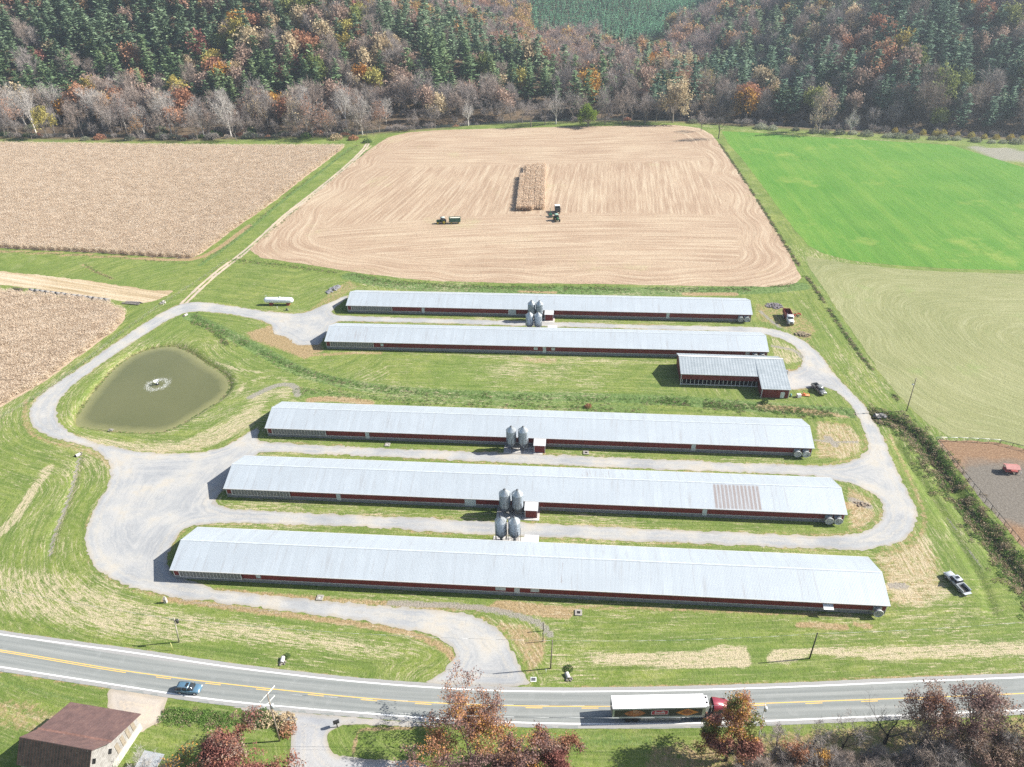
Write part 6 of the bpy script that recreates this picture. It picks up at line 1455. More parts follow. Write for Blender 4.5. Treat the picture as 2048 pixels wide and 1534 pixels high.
    MB().box(L + .03, L + .62, .25, Wd - .25, 2.3, 4.0).build('cooling_unit', WT, e)
    for y in (.75, 1.75): MB().box(L + .15, L + .5, y, y + .4, 4.0, 4.03).build('unit_vent', DARK, e)
    for x in (2.9, 4.2):
        for y in (.30, Wd - .30): wheel(e, x, y, .5, .25, CHROME, True)
    MB().box(1.8, 5.0, .7, 1.9, .6, zb).build('bogie', STEEL, e)
    t_ = empty('semi_tractor', (0, 0, 0), yaw, 'dark semi-truck tractor with red roof fairing, half hidden by orange tree', 'truck'); ca, sa = math.cos(yaw), math.sin(yaw)
    t_.location = (pa[0] + ca * (L - 2.2), pa[1] - .02 + sa * (L - 2.2), .03)
    RDp = paint('cab_red', (.24, .035, .055)); c = Wd / 2
    MB().box(0, 8.6, c - .45, c + .45, .7, 1.05).build('chassis', STEEL, t_)
    MB().box(3.6, 6.2, .12, Wd - .12, 1.0, 3.0).build('sleeper_cab', M('cab_dark', (.05, .03, .035), .4), t_)
    fr = MB(); secs = []
    for x, zz, ww in ((3.7, 4.05, 1.25), (4.3, 4.0, 1.22), (5.2, 3.7, 1.12), (6.1, 3.25, .98), (6.6, 2.95, .9)):
        secs.append([(x, c - ww, 2.6)] + [(x, c + ww * math.cos(a), 2.6 + (zz - 2.6) * math.sin(a) ** .6 if math.sin(a) > 0 else 2.6) for a in np.linspace(math.pi * .98, math.pi * .02, 11)] + [(x, c + ww, 2.6)])
    n_ = len(secs[0]); o = len(fr.v)
    for q in secs: fr.v += [tuple(map(float, p)) for p in q]
    for i in range(len(secs) - 1):
        for k in range(n_ - 1): fr.f.append([o + i * n_ + k, o + (i + 1) * n_ + k, o + (i + 1) * n_ + k + 1, o + i * n_ + k + 1]); fr.m.append(0); fr.sm.append(True)
    fr.build('roof_fairing', RDp, t_)
    MB().loft([[(x, c + s_ * y, z) for s_, z in ((-1, 1.0), (1, 1.0), (1, zt_), (-1, zt_))] for x, y, zt_ in ((6.2, 1.2, 2.9), (6.9, 1.15, 2.2), (8.6, .95, 1.9), (8.8, .8, 1.5))], smooth=False).build('hood', RDp, t_)
    MB().add([(6.22, c - 1.0, 2.85), (6.22, c + 1.0, 2.85), (6.88, c + .95, 2.25), (6.88, c - .95, 2.25)], [(0, 3, 2, 1), (0, 1, 2, 3)]).build('windscreen', GLASS, t_)
    for x, d in ((.9, True), (2.2, True), (7.6, False)):
        for y in (.30, Wd - .30): wheel(t_, x, y, .5, .25, CHROME, d)
    MB().tube((4.6, .25, .75), (5.8, .25, .75), .3).build('fuel_tank', CHROME, t_)
    MB().tube((3.45, .5, 1.0), (3.45, .5, 3.6), .07).build('exhaust_stack', CHROME, t_)
semi()
JDG = paint('tractor_green', (.03, .13, .06), .45); JDY = M('rim_yellow', (.55, .45, .06), .5)
def tractor(label, px_, py_, hd, roof=None):
    e = empty('tractor', (0, 0, 0), 0, label, 'tractor', 'green tractors')
    MB().loft([sec(.6, .42, .8, 1.75), sec(2.3, .40, .8, 1.65), sec(2.5, .34, .85, 1.5)]).build('hood', JDG, e); MB().box(-1.0, 2.2, -.3, .3, .55, .95).build('chassis', STEEL, e)
    MB().loft([trap(-.95, .75, .70, 1.1, 2.6), trap(.65, .75, .68, 1.1, 2.6)]).build('cab', GLASS, e)
    MB().loft([sec(-1.05, .72, 2.58, 2.78, .06), sec(.75, .70, 2.58, 2.78, .06)]).build('roof', roof or JDG, e)
    for y in (-.85, .85): MB().box(-1.5, .3, y - .25, y + .25, 1.45, 1.55).build('fender', JDG, e)
    for y in (-.95, .95): wheel(e, -.75, y, .88, .48, JDY); wheel(e, 1.9, y * .9, .56, .34, JDY)
    MB().tube((.9, .35, 1.7), (.9, .35, 2.6), .05).build('exhaust_pipe', STEEL, e)
    e.scale = (1.15, 1.15, 1.15); place(e, px_, py_, hd); return e
tractor('green tractor towing a dark green wagon across the stubble', 885, 447, 181, M('roof_light', (.45, .52, .47), .5))
tractor('green tractor facing this way with forage harvester at its side', 1113, 441, -78, M('roof_light2', (.30, .45, .36), .5))
def wagon(label, colr, px_, py_, hd, top):
    e = empty('forage_wagon', (0, 0, 0), 0, label, 'wagon'); P = paint('wagon_' + ('green' if top else 'dark'), colr, .55)
    L = 5.6; b = MB(); b.box(-L / 2, L / 2, 1.08, 1.16, 1.0, 3.0).box(-L / 2, L / 2, -1.16, -1.08, 1.0, 3.0).box(-L / 2, -L / 2 + .08, -1.08, 1.08, 1.0, 3.0).box(L / 2 - .08, L / 2, -1.08, 1.08, 1.0, 3.35).box(-L / 2 + .08, L / 2 - .08, -1.08, 1.08, .9, 1.02); bo = b.build('box', P, e)
    rb = MB()
    for k in range(7):
        for s in (-1, 1): rb.box(-L / 2 + .3 + k * .82, -L / 2 + .4 + k * .82, min(s * 1.16, s * 1.23), max(s * 1.16, s * 1.23), 1.0, 3.0)
    rb.build('rib', P, bo)
    if top: MB().loft([[(x, -1.07, 2.4), (x, 1.07, 2.4), (x, .9, 2.85 + .2 * math.sin(x)), (x, -.9, 2.8)] for x in np.linspace(-L / 2 + .1, L / 2 - .1, 9)]).build('silage_load', M('silage', (.62, .58, .48), .95, var=.25, scale=4), e)
    else:
        MB().add([(-L / 2 - .05, -1.25, 3.3), (-.2, -1.25, 3.3), (-.2, 1.25, 3.3), (-L / 2 - .05, 1.25, 3.3), (-L / 2 - .05, -1.25, 3.2), (-.2, -1.25, 3.2), (-.2, 1.25, 3.2), (-L / 2 - .05, 1.25, 3.2)], [(0, 1, 2, 3), (7, 6, 5, 4), (0, 4, 5, 1), (1, 5, 6, 2), (2, 6, 7, 3), (3, 7, 4, 0)]).build('white_roof', WHITE, e)
        for x in (-L / 2 + .1, -.3):
            for y in (-1.15, 1.15): MB().tube((x, y, 2.9), (x, y, 3.25), .05).build('roof_post', STEEL, e)
    MB().tube((L / 2, 0, .7), (L / 2 + 2.2, 0, .6), .08).build('drawbar', STEEL, e)
    for x in (-1.7, 1.7):
        for y in (-.95, .95): wheel(e, x, y, .45, .3, JDY if top else WHITE)
    place(e, px_, py_, hd)
wagon('dark green forage wagon loaded with pale silage behind the left tractor', (.035, .12, .085), 910, 446.5, 181, True)
wagon('tall dark wagon with white roof behind the right tractor', (.06, .07, .07), 1115, 425, -88, False)
def harvester():
    e = empty('forage_harvester', (0, 0, 0), 0, 'pull-type forage harvester beside the right tractor', 'farm implement')
    MB().box(-.8, .8, -.7, .7, .5, 1.3).build('cutter_box', JDG, e); MB().box(.8, 1.7, -1.0, 1.0, .2, .7).build('header', STEEL, e)
    for y in (-.9, -.3, .3, .9): MB().tube((1.6, y, .4), (2.6, y, .12), .09, .03).build('snout', JDG, e)
    MB().path([(-.5, 0, 1.3), (-.7, 0, 2.8), (-1.2, 0, 3.4), (-2.4, 0, 3.5)], .13).build('spout', JDG, e)
    for y in (-.85, .85): wheel(e, -.3, y, .42, .25, JDY)
    place(e, 1101, 433, -88)
harvester()

# ================================================================ poles, wires, posts
WOOD = M('pole_wood', (.23, .19, .15), .9, var=.25, scale=2); WOODD = M('pole_dark', (.06, .055, .05), .9); WOODL = M('pole_bleached', (.42, .38, .32), .9, var=.2)
def pole(label, px_, py_, h, mat=WOOD, arms=(), lean=(0, 0), transformer=None, lamp=None, r=.15):
    x, y, _ = G(px_, py_, 0); e = empty('utility_pole', (x, y, 0), 0, label, 'utility pole', 'wooden utility poles')
    top = (lean[0], lean[1], h); MB().tube((0, 0, 0), top, r, r * .65, 10).build('pole', mat, e); tops = []
    for z, hl, ang, m_ in arms:
        f = z / h; cx, cy = lean[0] * f, lean[1] * f; ca, sa = math.cos(ang), math.sin(ang)
        a = MB(); a.tube((cx - hl * ca, cy - hl * sa, z), (cx + hl * ca, cy + hl * sa, z), .075, n=6); ao = a.build('crossarm', m_, e)
        for q in (-.95, -.45, .45, .95):
            MB().tube((cx + hl * q * ca, cy + hl * q * sa, z + .06), (cx + hl * q * ca, cy + hl * q * sa, z + .3), .05, .03, 6).build('insulator', WHITE, ao); tops.append((x + cx + hl * q * ca, y + cy + hl * q * sa, z + .3))
    if transformer: z, ox_, oy_ = transformer; tcol = (.55, .57, .58) if h > 9 else (.05, .05, .05); MB().lathe([(.01, z + .95), (.24, z + .9), (.26, z + .85), (.26, z), (.01, z - .02)], 14, c=(lean[0] * z / h + ox_, lean[1] * z / h + oy_, 0)).build('transformer', M('transformer_%d' % (h > 9), tcol, .5), e)
    if lamp: z, ox_ = lamp; MB().tube((lean[0] * z / h, lean[1] * z / h, z), (lean[0] * z / h + ox_, lean[1] * z / h, z + .2), .05).build('lamp_arm', GALV, e); MB().lathe([(.05, z + .45), (.28, z + .2), (.3, z + .1), (.01, z)], 12, c=(lean[0] * z / h + ox_, lean[1] * z / h, 0)).build('lamp_head', M('lamp_head', (.6, .62, .63), .4), e)
    return (x + lean[0], y + lean[1], h), tops
ARMW = M('arm_white', (.62, .62, .58), .7)
t1, a1 = pole('tall pole with two pale crossarms and transformer beside the gravel driveway', 559.5, 1482, 13.2, WOOD, [(12.9, 1.75, R(62), ARMW), (10.9, 1.25, R(62), ARMW)], (.3, .4), (9.3, .35, 0))
t2, a2 = pole('short bleached pole with one crossarm and dark transformer on the left verge', 358.5, 1284, 7.3, WOODL, [(6.6, .95, R(-3), WOOD)], (.9, 0), (5.9, .6, -.1))
t3, a3 = pole('bare grey pole beside the farm entrance', 1101, 1337, 8.4, WOOD, (), (.3, 0))
t4, a4 = pole('dark leaning pole in the mown verge below the nearest barn', 1619, 1317, 7.5, WOODD, (), (0, 0))
t5, a5 = pole('tall pole with a lamp by the hay field ditch', 1813, 822, 11.2, WOOD, (), (-.2, .2), None, (8.9, -.45))
t6, a6 = pole('pale pole with lamp rising out of the orange roadside tree', 1512, 1500, 12.2, ARMW, [(12.0, .35, R(70), ARMW)], (-.3, .5), (10.6, .2, 0), None, .11)
WIRE = M('wire_grey', (.42, .43, .44), .5, .5)
def wire(a, b, sag, label, r=.02):
    pts = [tuple(np.array(a) * (1 - t) + np.array(b) * t - np.array([0, 0, sag * 4 * t * (1 - t)])) for t in np.linspace(0, 1, 15)]
    tag(MB().path(pts, r, 4).build('power_line', WIRE), label, 'power line', 'overhead lines along the highway')
wire(t1, t6, 1.6, 'upper overhead line crossing above the semi-trailer'); wire((t1[0], t1[1], 9.5), (t6[0], t6[1], 9.0), 1.6, 'lower overhead line crossing in front of the semi-trailer', .03)
wire((t2[0], t2[1], 6.9), (t3[0], t3[1], 8.2), 1.2, 'thin overhead line from crossarm pole to the entrance pole'); wire((t3[0], t3[1], 8.2), (t4[0], t4[1], 7.3), .8, 'thin overhead line between entrance pole and dark leaning pole')
wire((t2[0], t2[1], 6.9), (t2[0] - 60, t2[1] + 14, 7.2), .9, 'thin overhead line running left from the crossarm pole')
wire((t4[0], t4[1], 7.3), (t4[0] + 60, t4[1] + 3, 7.5), .9, 'thin overhead line running right from the dark leaning pole')
def simple(name, label, cat, px_, py_, build, mat, group=None, rz=0, z=0):
    x, y, _ = G(px_, py_, 0); m = MB(); build(m); o = m.build(name, mat, None, (x, y, z), rz); return tag(o, label, cat, group)
simple('wooden_post', 'upper of two short dark posts beside the farm entrance', 'post', 1086.5, 1262, lambda m: m.tube((0, 0, 0), (0, 0, 2.4), .09, n=8), WOODD)
simple('wooden_post', 'lower of two short dark posts beside the farm entrance', 'post', 1086, 1283, lambda m: m.tube((0, 0, 0), (0, 0, 2.6), .09, n=8), WOODD)
simple('marker_post', 'thin white marker on the grass by the bare entrance pole', 'post', 1092, 1346, lambda m: m.tube((0, 0, 0), (0, 0, 1.2), .05, n=6), WHITE)
simple('marker_post', 'thin yellow marker below the short crossarm pole', 'post', 346, 1300, lambda m: m.tube((0, 0, 0), (.1, 0, 2.2), .05, n=6), M('marker_yellow', (.65, .62, .25), .7))
def pedestal(m): m.box(-.3, .3, -.25, .25, 0, 1.3); m.box(-.12, .3, -.1, .1, 1.3, 1.75); m.tube((-.1, 0, 1.3), (-.1, 0, 1.6), .08)
simple('utility_pedestal', 'squat white utility pedestal at the lower drive edge', 'utility box', 332, 1205, pedestal, M('pedestal_white', (.50, .45, .42), .8))
def mailbox():
    x, y, _ = G(675, 1454, 0); e = empty('mailbox', (x, y, 0), R(20), 'black mailbox on a curved post by the driveway mouth', 'mailbox')
    MB().path([(0, 0, 0), (0, 0, .9), (-.05, 0, 1.25), (-.2, 0, 1.35)], .11).build('post', WOODD, e)
    MB().prism([(-.28, 1.35), (.28, 1.35), (.28, 1.65), (.18, 1.85), (-.18, 1.85), (-.28, 1.65)], -.55, .5).build('box', BLACK, e); MB().box(.5, .53, -.24, .24, 1.38, 1.78).build('door', GALV, e)
mailbox()
def inlet(label, px_, py_, s=.75, pale=True):
    x, y, _ = G(px_, py_, 0); e = empty('drain_inlet', (x, y, 0), R(-5), label, 'drain', 'square concrete drain inlets')
    m = MB(); m.box(-s, s, -s, -s * .45, 0, .22).box(-s, s, s * .45, s, 0, .22).box(-s, -s * .45, -s * .45, s * .45, 0, .22).box(s * .45, s, -s * .45, s * .45, 0, .22); m.build('concrete_frame', M('inlet_concrete', (.30, .28, .25), .9, var=.2), e)
    MB().box(-s * .45, s * .45, -s * .45, s * .45, .0, .12).build('grate', DARK if pale else CONC, e)
inlet('drain inlet left of the feed bins before the barn below the creek', 775, 890, .7, False); inlet('drain inlet right of the lean-to before the barn below the creek', 1172, 906); inlet('drain inlet on the grass below the nearest barn', 1157, 1226); inlet('drain inlet between nearest barn and the entrance lane', 640, 1196, .7, False)
def sign():
    x, y, _ = G(1067, 1359, 0); e = empty('road_grate', (x, y, 0), R(-3), 'small dark rectangular grate with pale rim at the farm entrance', 'grate')
    MB().box(-.55, .55, -.5, .5, .02, .06).build('rim', WHITE, e); MB().box(-.42, .42, -.36, .36, .06, .09).build('grate', STEEL, e)
sign()
def culvert(label, px_, py_, rz=0):
    x, y, _ = G(px_, py_, 0); e = empty('culvert', (x, y, 0), rz, label, 'culvert')
    MB().tube((0, -.9, .1), (0, .3, .25), .42, n=16, caps=False).build('pipe', CONC, e); MB().tube((0, -.2, .16), (0, .35, .26), .40, n=16).build('opening', DARK, e)
    m = MB(); r_ = random.Random(px_)
    for k in range(9): a = r_.uniform(0, 6.28); q = r_.uniform(.14, .32); m.lathe([(.01, q), (q * .8, q * .6), (q, 0), (.01, -.05)], 6, c=(r_.uniform(-.7, .7), r_.uniform(-1.5, -.6), .02))
    m.build('stone', M('pale_stone', (.18, .165, .145), .9, var=.2), e)
culvert('culvert mouth in the verge between driveway and left pole', 566, 1318); culvert('culvert mouth in the verge right of the farm entrance', 1134, 1350, .3)
culvert('culvert pipe at the grassy bank west of the gravel yard', 154, 912, 2.6); culvert('culvert under the bend of the drive above the pond', 374, 630, -.8); culvert('culvert beside the drive near the hay field ditch', 1752, 832, 1.5)
for a in ((574, 1313, 'green', .38, 'dark green tuft above the culvert between driveway and left pole'), (1137, 1338, 'green', .45, 'dark green tuft above the culvert right of the farm entrance')): shrub(*a)

# ---------------------------------------------------------------- things lying about the farm
def heap(name, label, cat, px_, py_, rx, ry, h, mat, n=90, seed=1, size=(.15, .45), rz=0):
    r_ = random.Random(seed); m = MB()
    for k in range(n):
        a = r_.uniform(0, 6.283); u = r_.random() ** .6; x, y = u * rx * math.cos(a), u * ry * math.sin(a); q = r_.uniform(*size); z = h * (1 - u * u)
        vs = [(x + q * r_.uniform(.6, 1) * sx, y + q * r_.uniform(.6, 1) * sy, max(-.05, z + q * r_.uniform(.4, .9) * sz)) for sx in (-1, 1) for sy in (-1, 1) for sz in (-1, 1)]
        m.add(vs, [(0, 1, 3, 2), (4, 6, 7, 5), (0, 4, 5, 1), (2, 3, 7, 6), (0, 2, 6, 4), (1, 5, 7, 3)])
    x, y, _ = G(px_, py_, 0); return tag(m.build(name, mat, None, (x, y, 0), rz), label, cat)
heap('rock_pile', 'long low pile of grey rocks near the farthest barn corner', 'rock pile', 667, 579, 1.6, 4.2, .6, M('rock_grey', (.22, .22, .23), .9, var=.3), 110, 1, rz=R(-28))
heap('ash_pile', 'round grey ash pile right of the farthest barn', 'ash pile', 1548, 612, 3.2, 2.6, .25, M('ash', (.20, .18, .19), .95, var=.4, scale=2), 160, 2, (.1, .35))
heap('brush_pile', 'ring of cut brush beside the dump truck', 'brush pile', 1604, 669, 2.6, 2.0, .3, M('brush_brown', (.22, .18, .12), .95, var=.3), 120, 3, (.06, .4))
heap('rock_pile', 'dark rocks beside the drive at the ditch culvert', 'rock pile', 1760, 833, 1.6, 1.2, .5, M('rock_dark', (.16, .155, .15), .9, var=.4), 50, 4)
heap('board_pile', 'scattered grey boards beside the left fence near the track', 'board pile', 326, 606, .9, 1.6, .6, M('board_grey', (.38, .36, .33), .9, var=.3), 26, 5, (.1, .4))
heap('debris_pile', 'scattered sticks lying right of the barn with rusted roof', 'debris', 1722, 1008, 2.2, 1.2, .08, M('stick', (.25, .2, .15), .9), 40, 6, (.05, .3))
heap('stone_pile', 'pale stones at the pond edge near the bottom corner', 'stone pile', 222, 860, .9, .5, .2, M('pale_stone2', (.26, .245, .22), .9), 22, 7, (.1, .25))
def timber(label, px0, py0, px1, py1, wd, mat, seed):
    a, b = G(px0, py0), G(px1, py1); L = math.dist(a, b); rz = math.atan2(b[1] - a[1], b[0] - a[0]); r_ = random.Random(seed)
    e = empty('timber_stack', a, rz, label, 'timber stack')
    for k in range(11):
        y = r_.uniform(-wd, wd); z = .12 + .16 * (k // 4); x0 = r_.uniform(0, L * .15); m = MB(); m.box(x0, L - r_.uniform(0, L * .2), y, y + .28, z, z + .13, rz=r_.uniform(-.05, .05)); m.build('plank', mat, e)
timber('dark weathered timber stack left of the concrete pipes', 18, 580, 46, 583, 1.3, M('timber_dark', (.14, .105, .085), .9, var=.3), 1)
timber('grey weathered timber stack right of the concrete pipes', 246, 606, 284, 609, 1.0, M('timber_grey', (.22, .20, .18), .9, var=.3), 2)
pa, pb_ = np.array(G(61, 583)), np.array(G(220, 604)); Lp = np.linalg.norm(pb_ - pa); npipe = 15; u_ = (pb_ - pa) / Lp; pm = None
PC = M('pipe_concrete', (.27, .26, .25), .9, var=.3, scale=.6)
for k in range(npipe):
    l = Lp / npipe
    if pm is None:
        m = MB(); ring = lambda x, r: [(x, r * math.cos(2 * math.pi * q / 20), .72 + r * math.sin(2 * math.pi * q / 20)) for q in range(20)]
        m.loft([ring(0, .48), ring(0, .70), ring(l * .86, .70), ring(l * .86, .62), ring(l * .97, .62), ring(l * .97, .48)], closed=False); o_n = len(m.v); m.loft([ring(l * .97, .47), ring(0, .47)], closed=False)
        o = m.build('concrete_pipe', PC); pm = o
    else: o = pm.copy(); col.objects.link(o)
    p = pa + u_ * l * k + np.array([-u_[1], u_[0], 0]) * rng.uniform(-.12, .12); o.location = (p[0], p[1], 0); o.rotation_euler = (0, 0, math.atan2(u_[1], u_[0]) + rng.uniform(-.02, .02))
    tag(o, 'grey concrete pipe in the long row beside the standing corn', 'concrete pipe', 'row of concrete pipes beside the corn')
def tote():
    x, y, _ = G(1597, 794, 0); e = empty('liquid_tote', (x, y, 0), R(10), 'white plastic tote on the grass beside the orange implement', 'tote')
    MB().box(-.55, .55, -.5, .5, .15, 1.05).build('tank', WHITE, e); MB().box(-.6, .6, -.55, .55, 0, .14).build('pallet', POSTW, e)
    x, y, _ = G(1581, 793, 0); tag(MB().lathe([(.01, .9), (.28, .9), (.29, .45), (.28, 0), (.01, 0)], 14).build('barrel', M('barrel_teal', (.12, .30, .30), .6), None, (x, y, 0)), 'small teal barrel right of the shed corner', 'barrel')
    heap('junk_pile', 'pale junk heap at the front corner of the shed', 'junk pile', 1573, 788, .8, .7, .7, M('junk', (.5, .48, .46), .8, var=.4, scale=3), 24, 9, (.12, .4))
    x, y, _ = G(1571, 749, 0); tag(MB().box(-.5, .5, -.4, .4, 0, 1.5).box(-.3, .3, -.6, -.4, .3, 1.1).build('air_unit', GALV, None, (x, y, 0)), 'grey box unit against the right wall of the shed', 'air unit')
tote()
def feeder():
    x, y, _ = G(2019, 944, 0); e = empty('hay_feeder', (x, y, 0), R(-8), 'red covered hay feeder wagon standing in the pasture lot', 'hay feeder'); RD = M('feeder_red', (.38, .10, .09), .7, var=.2); PK = M('feeder_roof', (.40, .17, .155), .6, var=.15)
    m = MB(); quad_slab(m, [(-1.7, -1.2, 1.75), (1.7, -1.2, 1.75), (1.7, 0, 2.25), (-1.7, 0, 2.25)], .05); quad_slab(m, [(-1.7, 0, 2.25), (1.7, 0, 2.25), (1.7, 1.2, 1.75), (-1.7, 1.2, 1.75)], .05); m.build('roof', PK, e)
    MB().box(-1.5, 1.5, -.9, .9, .6, .85).build('tray', RD, e)
    for x_1 in (-1.45, 1.45):
        for y_1 in (-.85, .85): MB().box(x_1 - .06, x_1 + .06, y_1 - .06, y_1 + .06, .6, 1.8).build('post', RD, e)
    for k in range(9):
        for y_1 in (-.88, .88): MB().tube((-1.3 + k * .32, y_1, .85), (-1.2 + k * .32, y_1 * .6, 1.7), .03, n=5).build('slat', RD, e)
    for x_1 in (-1.1, 1.1):
        for y_1 in (-.95, .95): wheel(e, x_1, y_1, .3, .18)
    simple('marker_post', 'thin white post right of the red hay feeder', 'post', 2040, 951, lambda m: m.tube((0, 0, 0), (0, 0, 1.1), .06, n=6), WHITE)
feeder()

# ---------------------------------------------------------------- fences
def fence(name, label, pts, step, h=1.3, wires=(.4, .8, 1.2), mat=POSTW, r=.07, rail=None, wr=.012):
    P = smooth_line(GP(pts), 1); seg = np.r_[0, np.cumsum(np.linalg.norm(np.diff(P, axis=0), axis=1))]; n = min(98, int(seg[-1] / step)); ss = np.linspace(0, seg[-1], n + 1)
    Q = [(float(np.interp(s, seg, P[:, 0])), float(np.interp(s, seg, P[:, 1]))) for s in ss]; Q = [(a, b, gz(a, b)) for a, b in Q]
    e = empty(name, Q[0], 0, label, 'fence'); o0 = Q[0]; pm = None; r_ = random.Random(3)
    for q in Q:
        if pm is None: pm = MB().tube((0, 0, 0), (0, 0, h), r, r * .9, 7).build('post', mat, e); o = pm
        else: o = pm.copy(); col.objects.link(o)
        o.location = (q[0] - o0[0], q[1] - o0[1], q[2] - o0[2]); o.rotation_euler = (r_.uniform(-.06, .06), r_.uniform(-.06, .06), 0)
    for z in wires: MB().path([(a - o0[0], b - o0[1], c_ - o0[2] + z) for a, b, c_ in Q], wr, 4).build('wire', WIRE, e)
    if rail: MB().path([(a - o0[0], b - o0[1], c_ - o0[2] + h) for a, b, c_ in Q], .06, 5).build('rail', rail, e)
fence('wire_fence', 'wire fence with wooden posts between standing corn and gravel drive', [(-40, 865), (0, 838), (60, 805), (120, 765), (180, 718), (240, 670), (290, 635), (322, 612)], 3.6)
fence('wire_fence', 'wire fence beside the weedy strip above the drive bend', [(330, 606), (380, 575), (420, 548), (455, 522)], 4.0)
fence('pasture_fence', 'pasture fence with a pale top rail below the hay field', [(1871, 882), (1930, 883), (1998, 887)], 2.6, 1.3, (.4, .8), WOODL, .07, WHITE)
fence('pasture_fence', 'dark pasture fence running right from the pale rail', [(2000, 888), (2048, 900), (2120, 925)], 2.6, 1.3, (.4, .8, 1.2), WOODD, .07, WOODD)
fence('pasture_fence', 'dark fence along the ditch beside the pasture lot', [(1873, 886), (1905, 925), (1945, 975), (1990, 1030), (2048, 1100), (2120, 1195)], 2.6, 1.4, (.5, .9, 1.3), WOODD, .07, WOODD)

# ---------------------------------------------------------------- near trees
def multi(geo, nr_, leaf, ncol, scale=3.):
    V, Q, mi = geo; c = V[Q[:, 0]]; v = vnoise(c[:, 0] / scale + 50, c[:, 1] / scale + c[:, 2] / scale + 50, 9) + nr_.normal(0, .09, len(Q)); k = np.clip(((v - .25) / .5 * ncol).astype(int), 0, ncol - 1)
    m2 = mi.copy(); s = mi == leaf; m2[s] = leaf + k[s]; return V, Q, m2
def near_tree(label, x, y, h, sp, cols, seed, per=9, size=.25, levels=4, limbs=6, blob=.42, trunk=.28, r0=.32, cat='autumn tree', name='autumn_tree', lean=(0, 0), ch=(1, 2)):
    g_ = leafy_geo(seed, h, sp, per, size, levels, r0, blob, 5, limbs=limbs, trunk=trunk, lean=lean, ch=ch); g_ = multi(g_, np.random.default_rng(seed), 1, len(cols))
    return two_part(name, cat, g_, [BARKD] + [LF[c] for c in cols], (x, y, 0), 1, 0, label)
def near_bare(label, x, y, h, sp, seed, tw='grey', bark=BARKD, twig=5, levels=4, leafn=0, leaf=None, r0=.22, trunk=.2, limbs=5, ch=(1, 2), group=None, tl=.9, name='bare_tree', cat='bare tree'):
    g_ = bare_geo(seed, h, sp, twig, levels, r0, tl, .016, 5, leafn, .2, limbs=limbs, trunk=trunk, ch=ch)
    return two_part(name, cat, g_, [bark, TW[tw]] + ([LF[leaf]] if leaf else []), (x, y, 0), 1, 0, label, group)
near_tree('wide orange-brown oak leaning over the highway, centre of the near verge', -8.2, 67.4, 15.0, 12.0, ['mauve', 'rust', 'mauve', 'rust', 'orange', 'rust'], 201, 12, .15, 4, 7, .34)
near_tree('small red-leaved tree right of the wide orange-brown oak', 5.5, 66.3, 9, 5.6, ['red', 'mauve', 'rose', 'rust'], 202, 9, .14, 4, 6, .32)
near_tree('low red-leaved tree in the middle of the near edge', -1.5, 64.8, 9, 5.0, ['mauve', 'red', 'rose'], 212, 9, .14, 4, 6, .32)
near_tree('spreading brick-red tree beside the gravel driveway', -46.0, 66.4, 9.0, 8.8, ['red', 'rust', 'rose', 'mauve', 'red'], 203, 16, .16, 4, 7, .36)
near_tree('upright tree turning red to orange in front of the truck tractor', 34.9, 68.4, 15.0, 4.5, ['red', 'rust', 'orange', 'rust', 'olive'], 204, 14, .16, 4, 6, .34, .2)
near_tree('left of the mauve-brown oaks by the road, rust at its top', 69.3, 70.3, 15.2, 4.2, ['mauve', 'rust', 'mauve', 'rose'], 205, 4, .15, 4, 6, .34)
near_tree('tallest mauve-brown oak above the right end of the road', 77.2, 70.8, 16.6, 4.8, ['mauve', 'mauve', 'rose'], 206, 4, .15, 4, 6, .34)
near_tree('rust and mauve oak at the right edge of the near verge', 87.0, 69.6, 15.4, 4.8, ['mauve', 'rust', 'mauve'], 207, 4, .15, 4, 6, .34)
near_tree('low pinkish-brown tree below the tallest mauve oak', 75.5, 66.8, 9.0, 5.0, ['rose', 'mauve', 'mauve'], 208, 4, .14, 4, 6, .34)
near_tree('low dusky-pink tree at the bottom right corner', 83.5, 66.0, 9.0, 5.0, ['rose', 'mauve'], 209, 4, .14, 4, 6, .34)
near_tree('small salmon-leaved tree among the grey thicket', 46.5, 66.8, 5.6, 2.6, ['rust', 'rose'], 210, 4, .18, 3, 5, .35)
near_tree('second salmon-leaved tree low in the grey thicket', 50.5, 65.8, 5.2, 2.4, ['orange', 'rust'], 211, 4, .18, 3, 5, .35)
near_bare('tall dark forked bare tree standing against the road', 63.0, 70.8, 12.6, 4.6, 221, 'dark', BARKD, 2, 3, r0=.34, limbs=3)
near_bare('bare tree left of the tall forked bare tree', 55.0, 69.6, 9.8, 4.0, 222, 'grey', BARKD, 5, 3, limbs=4)
near_bare('slim bare tree right of the orange roadside tree', 43.5, 69.3, 8.4, 2.8, 223, 'grey', BARKD, 5, 3, limbs=4)
near_bare('bare tree between two slim bare trees on the near verge', 49.5, 69.2, 8.8, 3.4, 224, 'grey', BARKD, 5, 3, limbs=4)
near_bare('bare grey tree between the mauve oaks', 73.2, 68.3, 10.5, 4.2, 227, 'grey', BARK, 5, 3, limbs=5)
near_bare('bare grey tree near the bottom right corner', 81.5, 67.6, 10.5, 4.2, 228, 'grey', BARKD, 5, 3, limbs=5)
near_bare('bare grey tree left of the rust-topped mauve oak', 66.6, 68.0, 9.5, 3.6, 229, 'rose', BARKD, 5, 3, limbs=5)
near_bare('pale thin bare tree beside the old barn corner', -63.2, 67.8, 7.2, 3.0, 225, 'pale', BARK, 3, 3, limbs=5, r0=.12)
near_bare('bare tree with a few orange leaves left of the brick-red tree', -57.0, 67.2, 7.0, 3.8, 226, 'dark', BARKD, 3, 3, 260, 'orange', limbs=5, r0=.14)
r3 = random.Random(8); bb0 = None
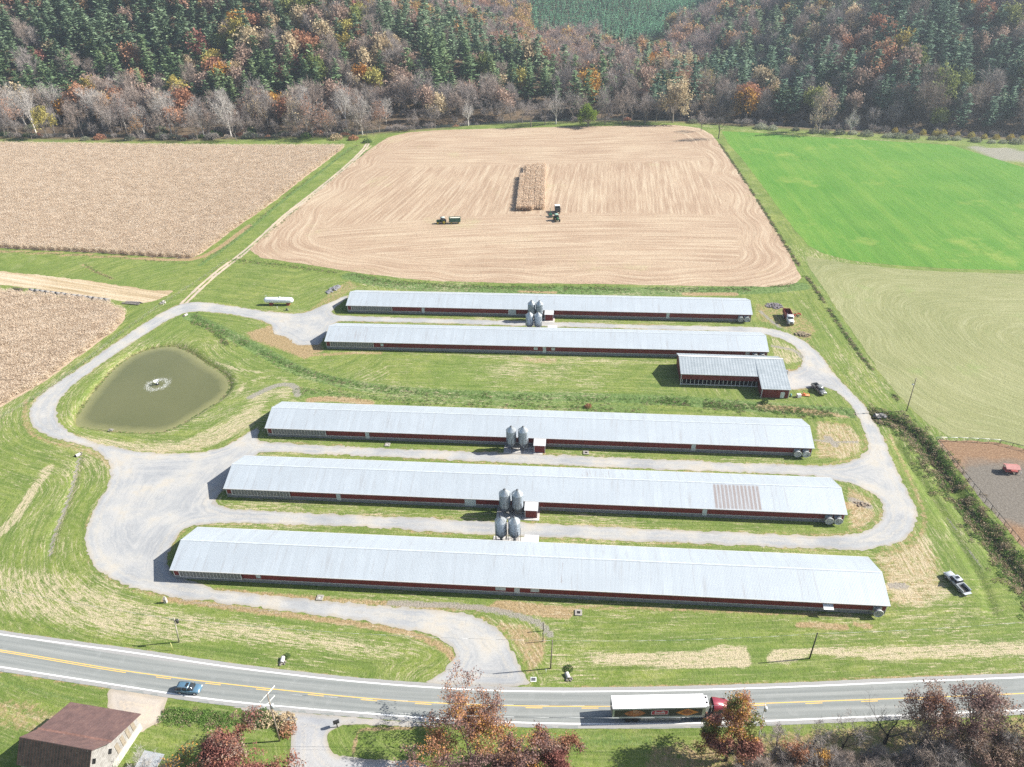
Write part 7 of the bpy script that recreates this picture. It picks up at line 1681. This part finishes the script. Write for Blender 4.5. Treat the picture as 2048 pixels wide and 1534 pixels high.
for k in range(26):
    x = 37 + (k % 13) * 2.9 + r3.uniform(-1, 1); y = 64.2 + (k // 13) * 2.3 + r3.uniform(-.7, .7)
    if bb0 is None or k < 3:
        b_ = near_bare('leafless grey bush in the roadside thicket', x, y, 4.8, 2.6, 240 + k, 'grey' if k != 1 else 'rose', BARK, 7, 3, r0=.07, trunk=.04, limbs=7, group='leafless bushes in the roadside thicket', name='bush', cat='bush'); bb0 = (bb0 or []) + [b_]
    else: b_ = copy_tree(bb0[k % 3]); b_.location = (x, y, 0)
    b_['label'] = ('rear' if k > 12 else 'front') + ' leafless grey bush ' + ('below the orange roadside tree' if x < 41 else 'by the slim bare tree' if x < 46.5 else 'by the salmon-leaved trees' if x < 52.5 else 'below the middle bare tree' if x < 58.5 else 'below the tall forked bare tree' if x < 66 else 'left of the mauve oaks'); b_['group'] = b_['label'].replace('bush', 'bushes')
    s = r3.uniform(.75, 1.3); b_.scale = (s, s, s); b_.rotation_euler = (0, 0, r3.uniform(0, 6.28))
for k in range(8):
    b_ = copy_tree(bb0[k % 3]); b_.location = (68 + k * 2.9, 66.5 + r3.uniform(-1.5, 2), 0); s = r3.uniform(.8, 1.2); b_.scale = (s, s, s); b_['label'] = 'leafless bush under the mauve-brown oaks'; b_['group'] = 'leafless bushes under the mauve-brown oaks'
shrub(522, 1436, 'green', .95, 'clipped olive bush left of the tall crossarm pole', sz=.7); shrub(536, 1439, 'tanw', .9, 'tan-olive bush touching the tall crossarm pole', sz=.7); shrub(573, 1446, 'tanw', .95, 'tan-leaved bush at the driveway mouth'); shrub(576, 1462, 'rust', .8, 'reddish bush between driveway and brick-red tree')
shrub(70, 1533, 'gold', 1.0, 'yellow-green bush in front of the old barn'); shrub(1529, 806, 'green', .5, 'vine-covered stub below the shed corner', sz=2.2); shrub(1176, 814, 'rust', .55, 'dark dead bush on the bank behind the barn below the creek', sz=1.3)
HAZE_D = 0.00015
# ================================================================ the hazy air
hz = MB().box(-8200, 8200, -1000, 9800, -60, 330).build('haze', [])
hm_ = bpy.data.materials.new('haze_air'); hm_.use_nodes = True; hn = hm_.node_tree; hn.nodes.clear()
pv = hn.nodes.new('ShaderNodeVolumePrincipled'); pv.inputs['Color'].default_value = (.76, .88, 1.0, 1); pv.inputs['Density'].default_value = HAZE_D; pv.inputs['Anisotropy'].default_value = .35
ho = hn.nodes.new('ShaderNodeOutputMaterial'); hn.links.new(pv.outputs[0], ho.inputs['Volume']); hz.data.materials.append(hm_); tag(hz, 'thin pale autumn haze over the whole valley', kind='stuff')
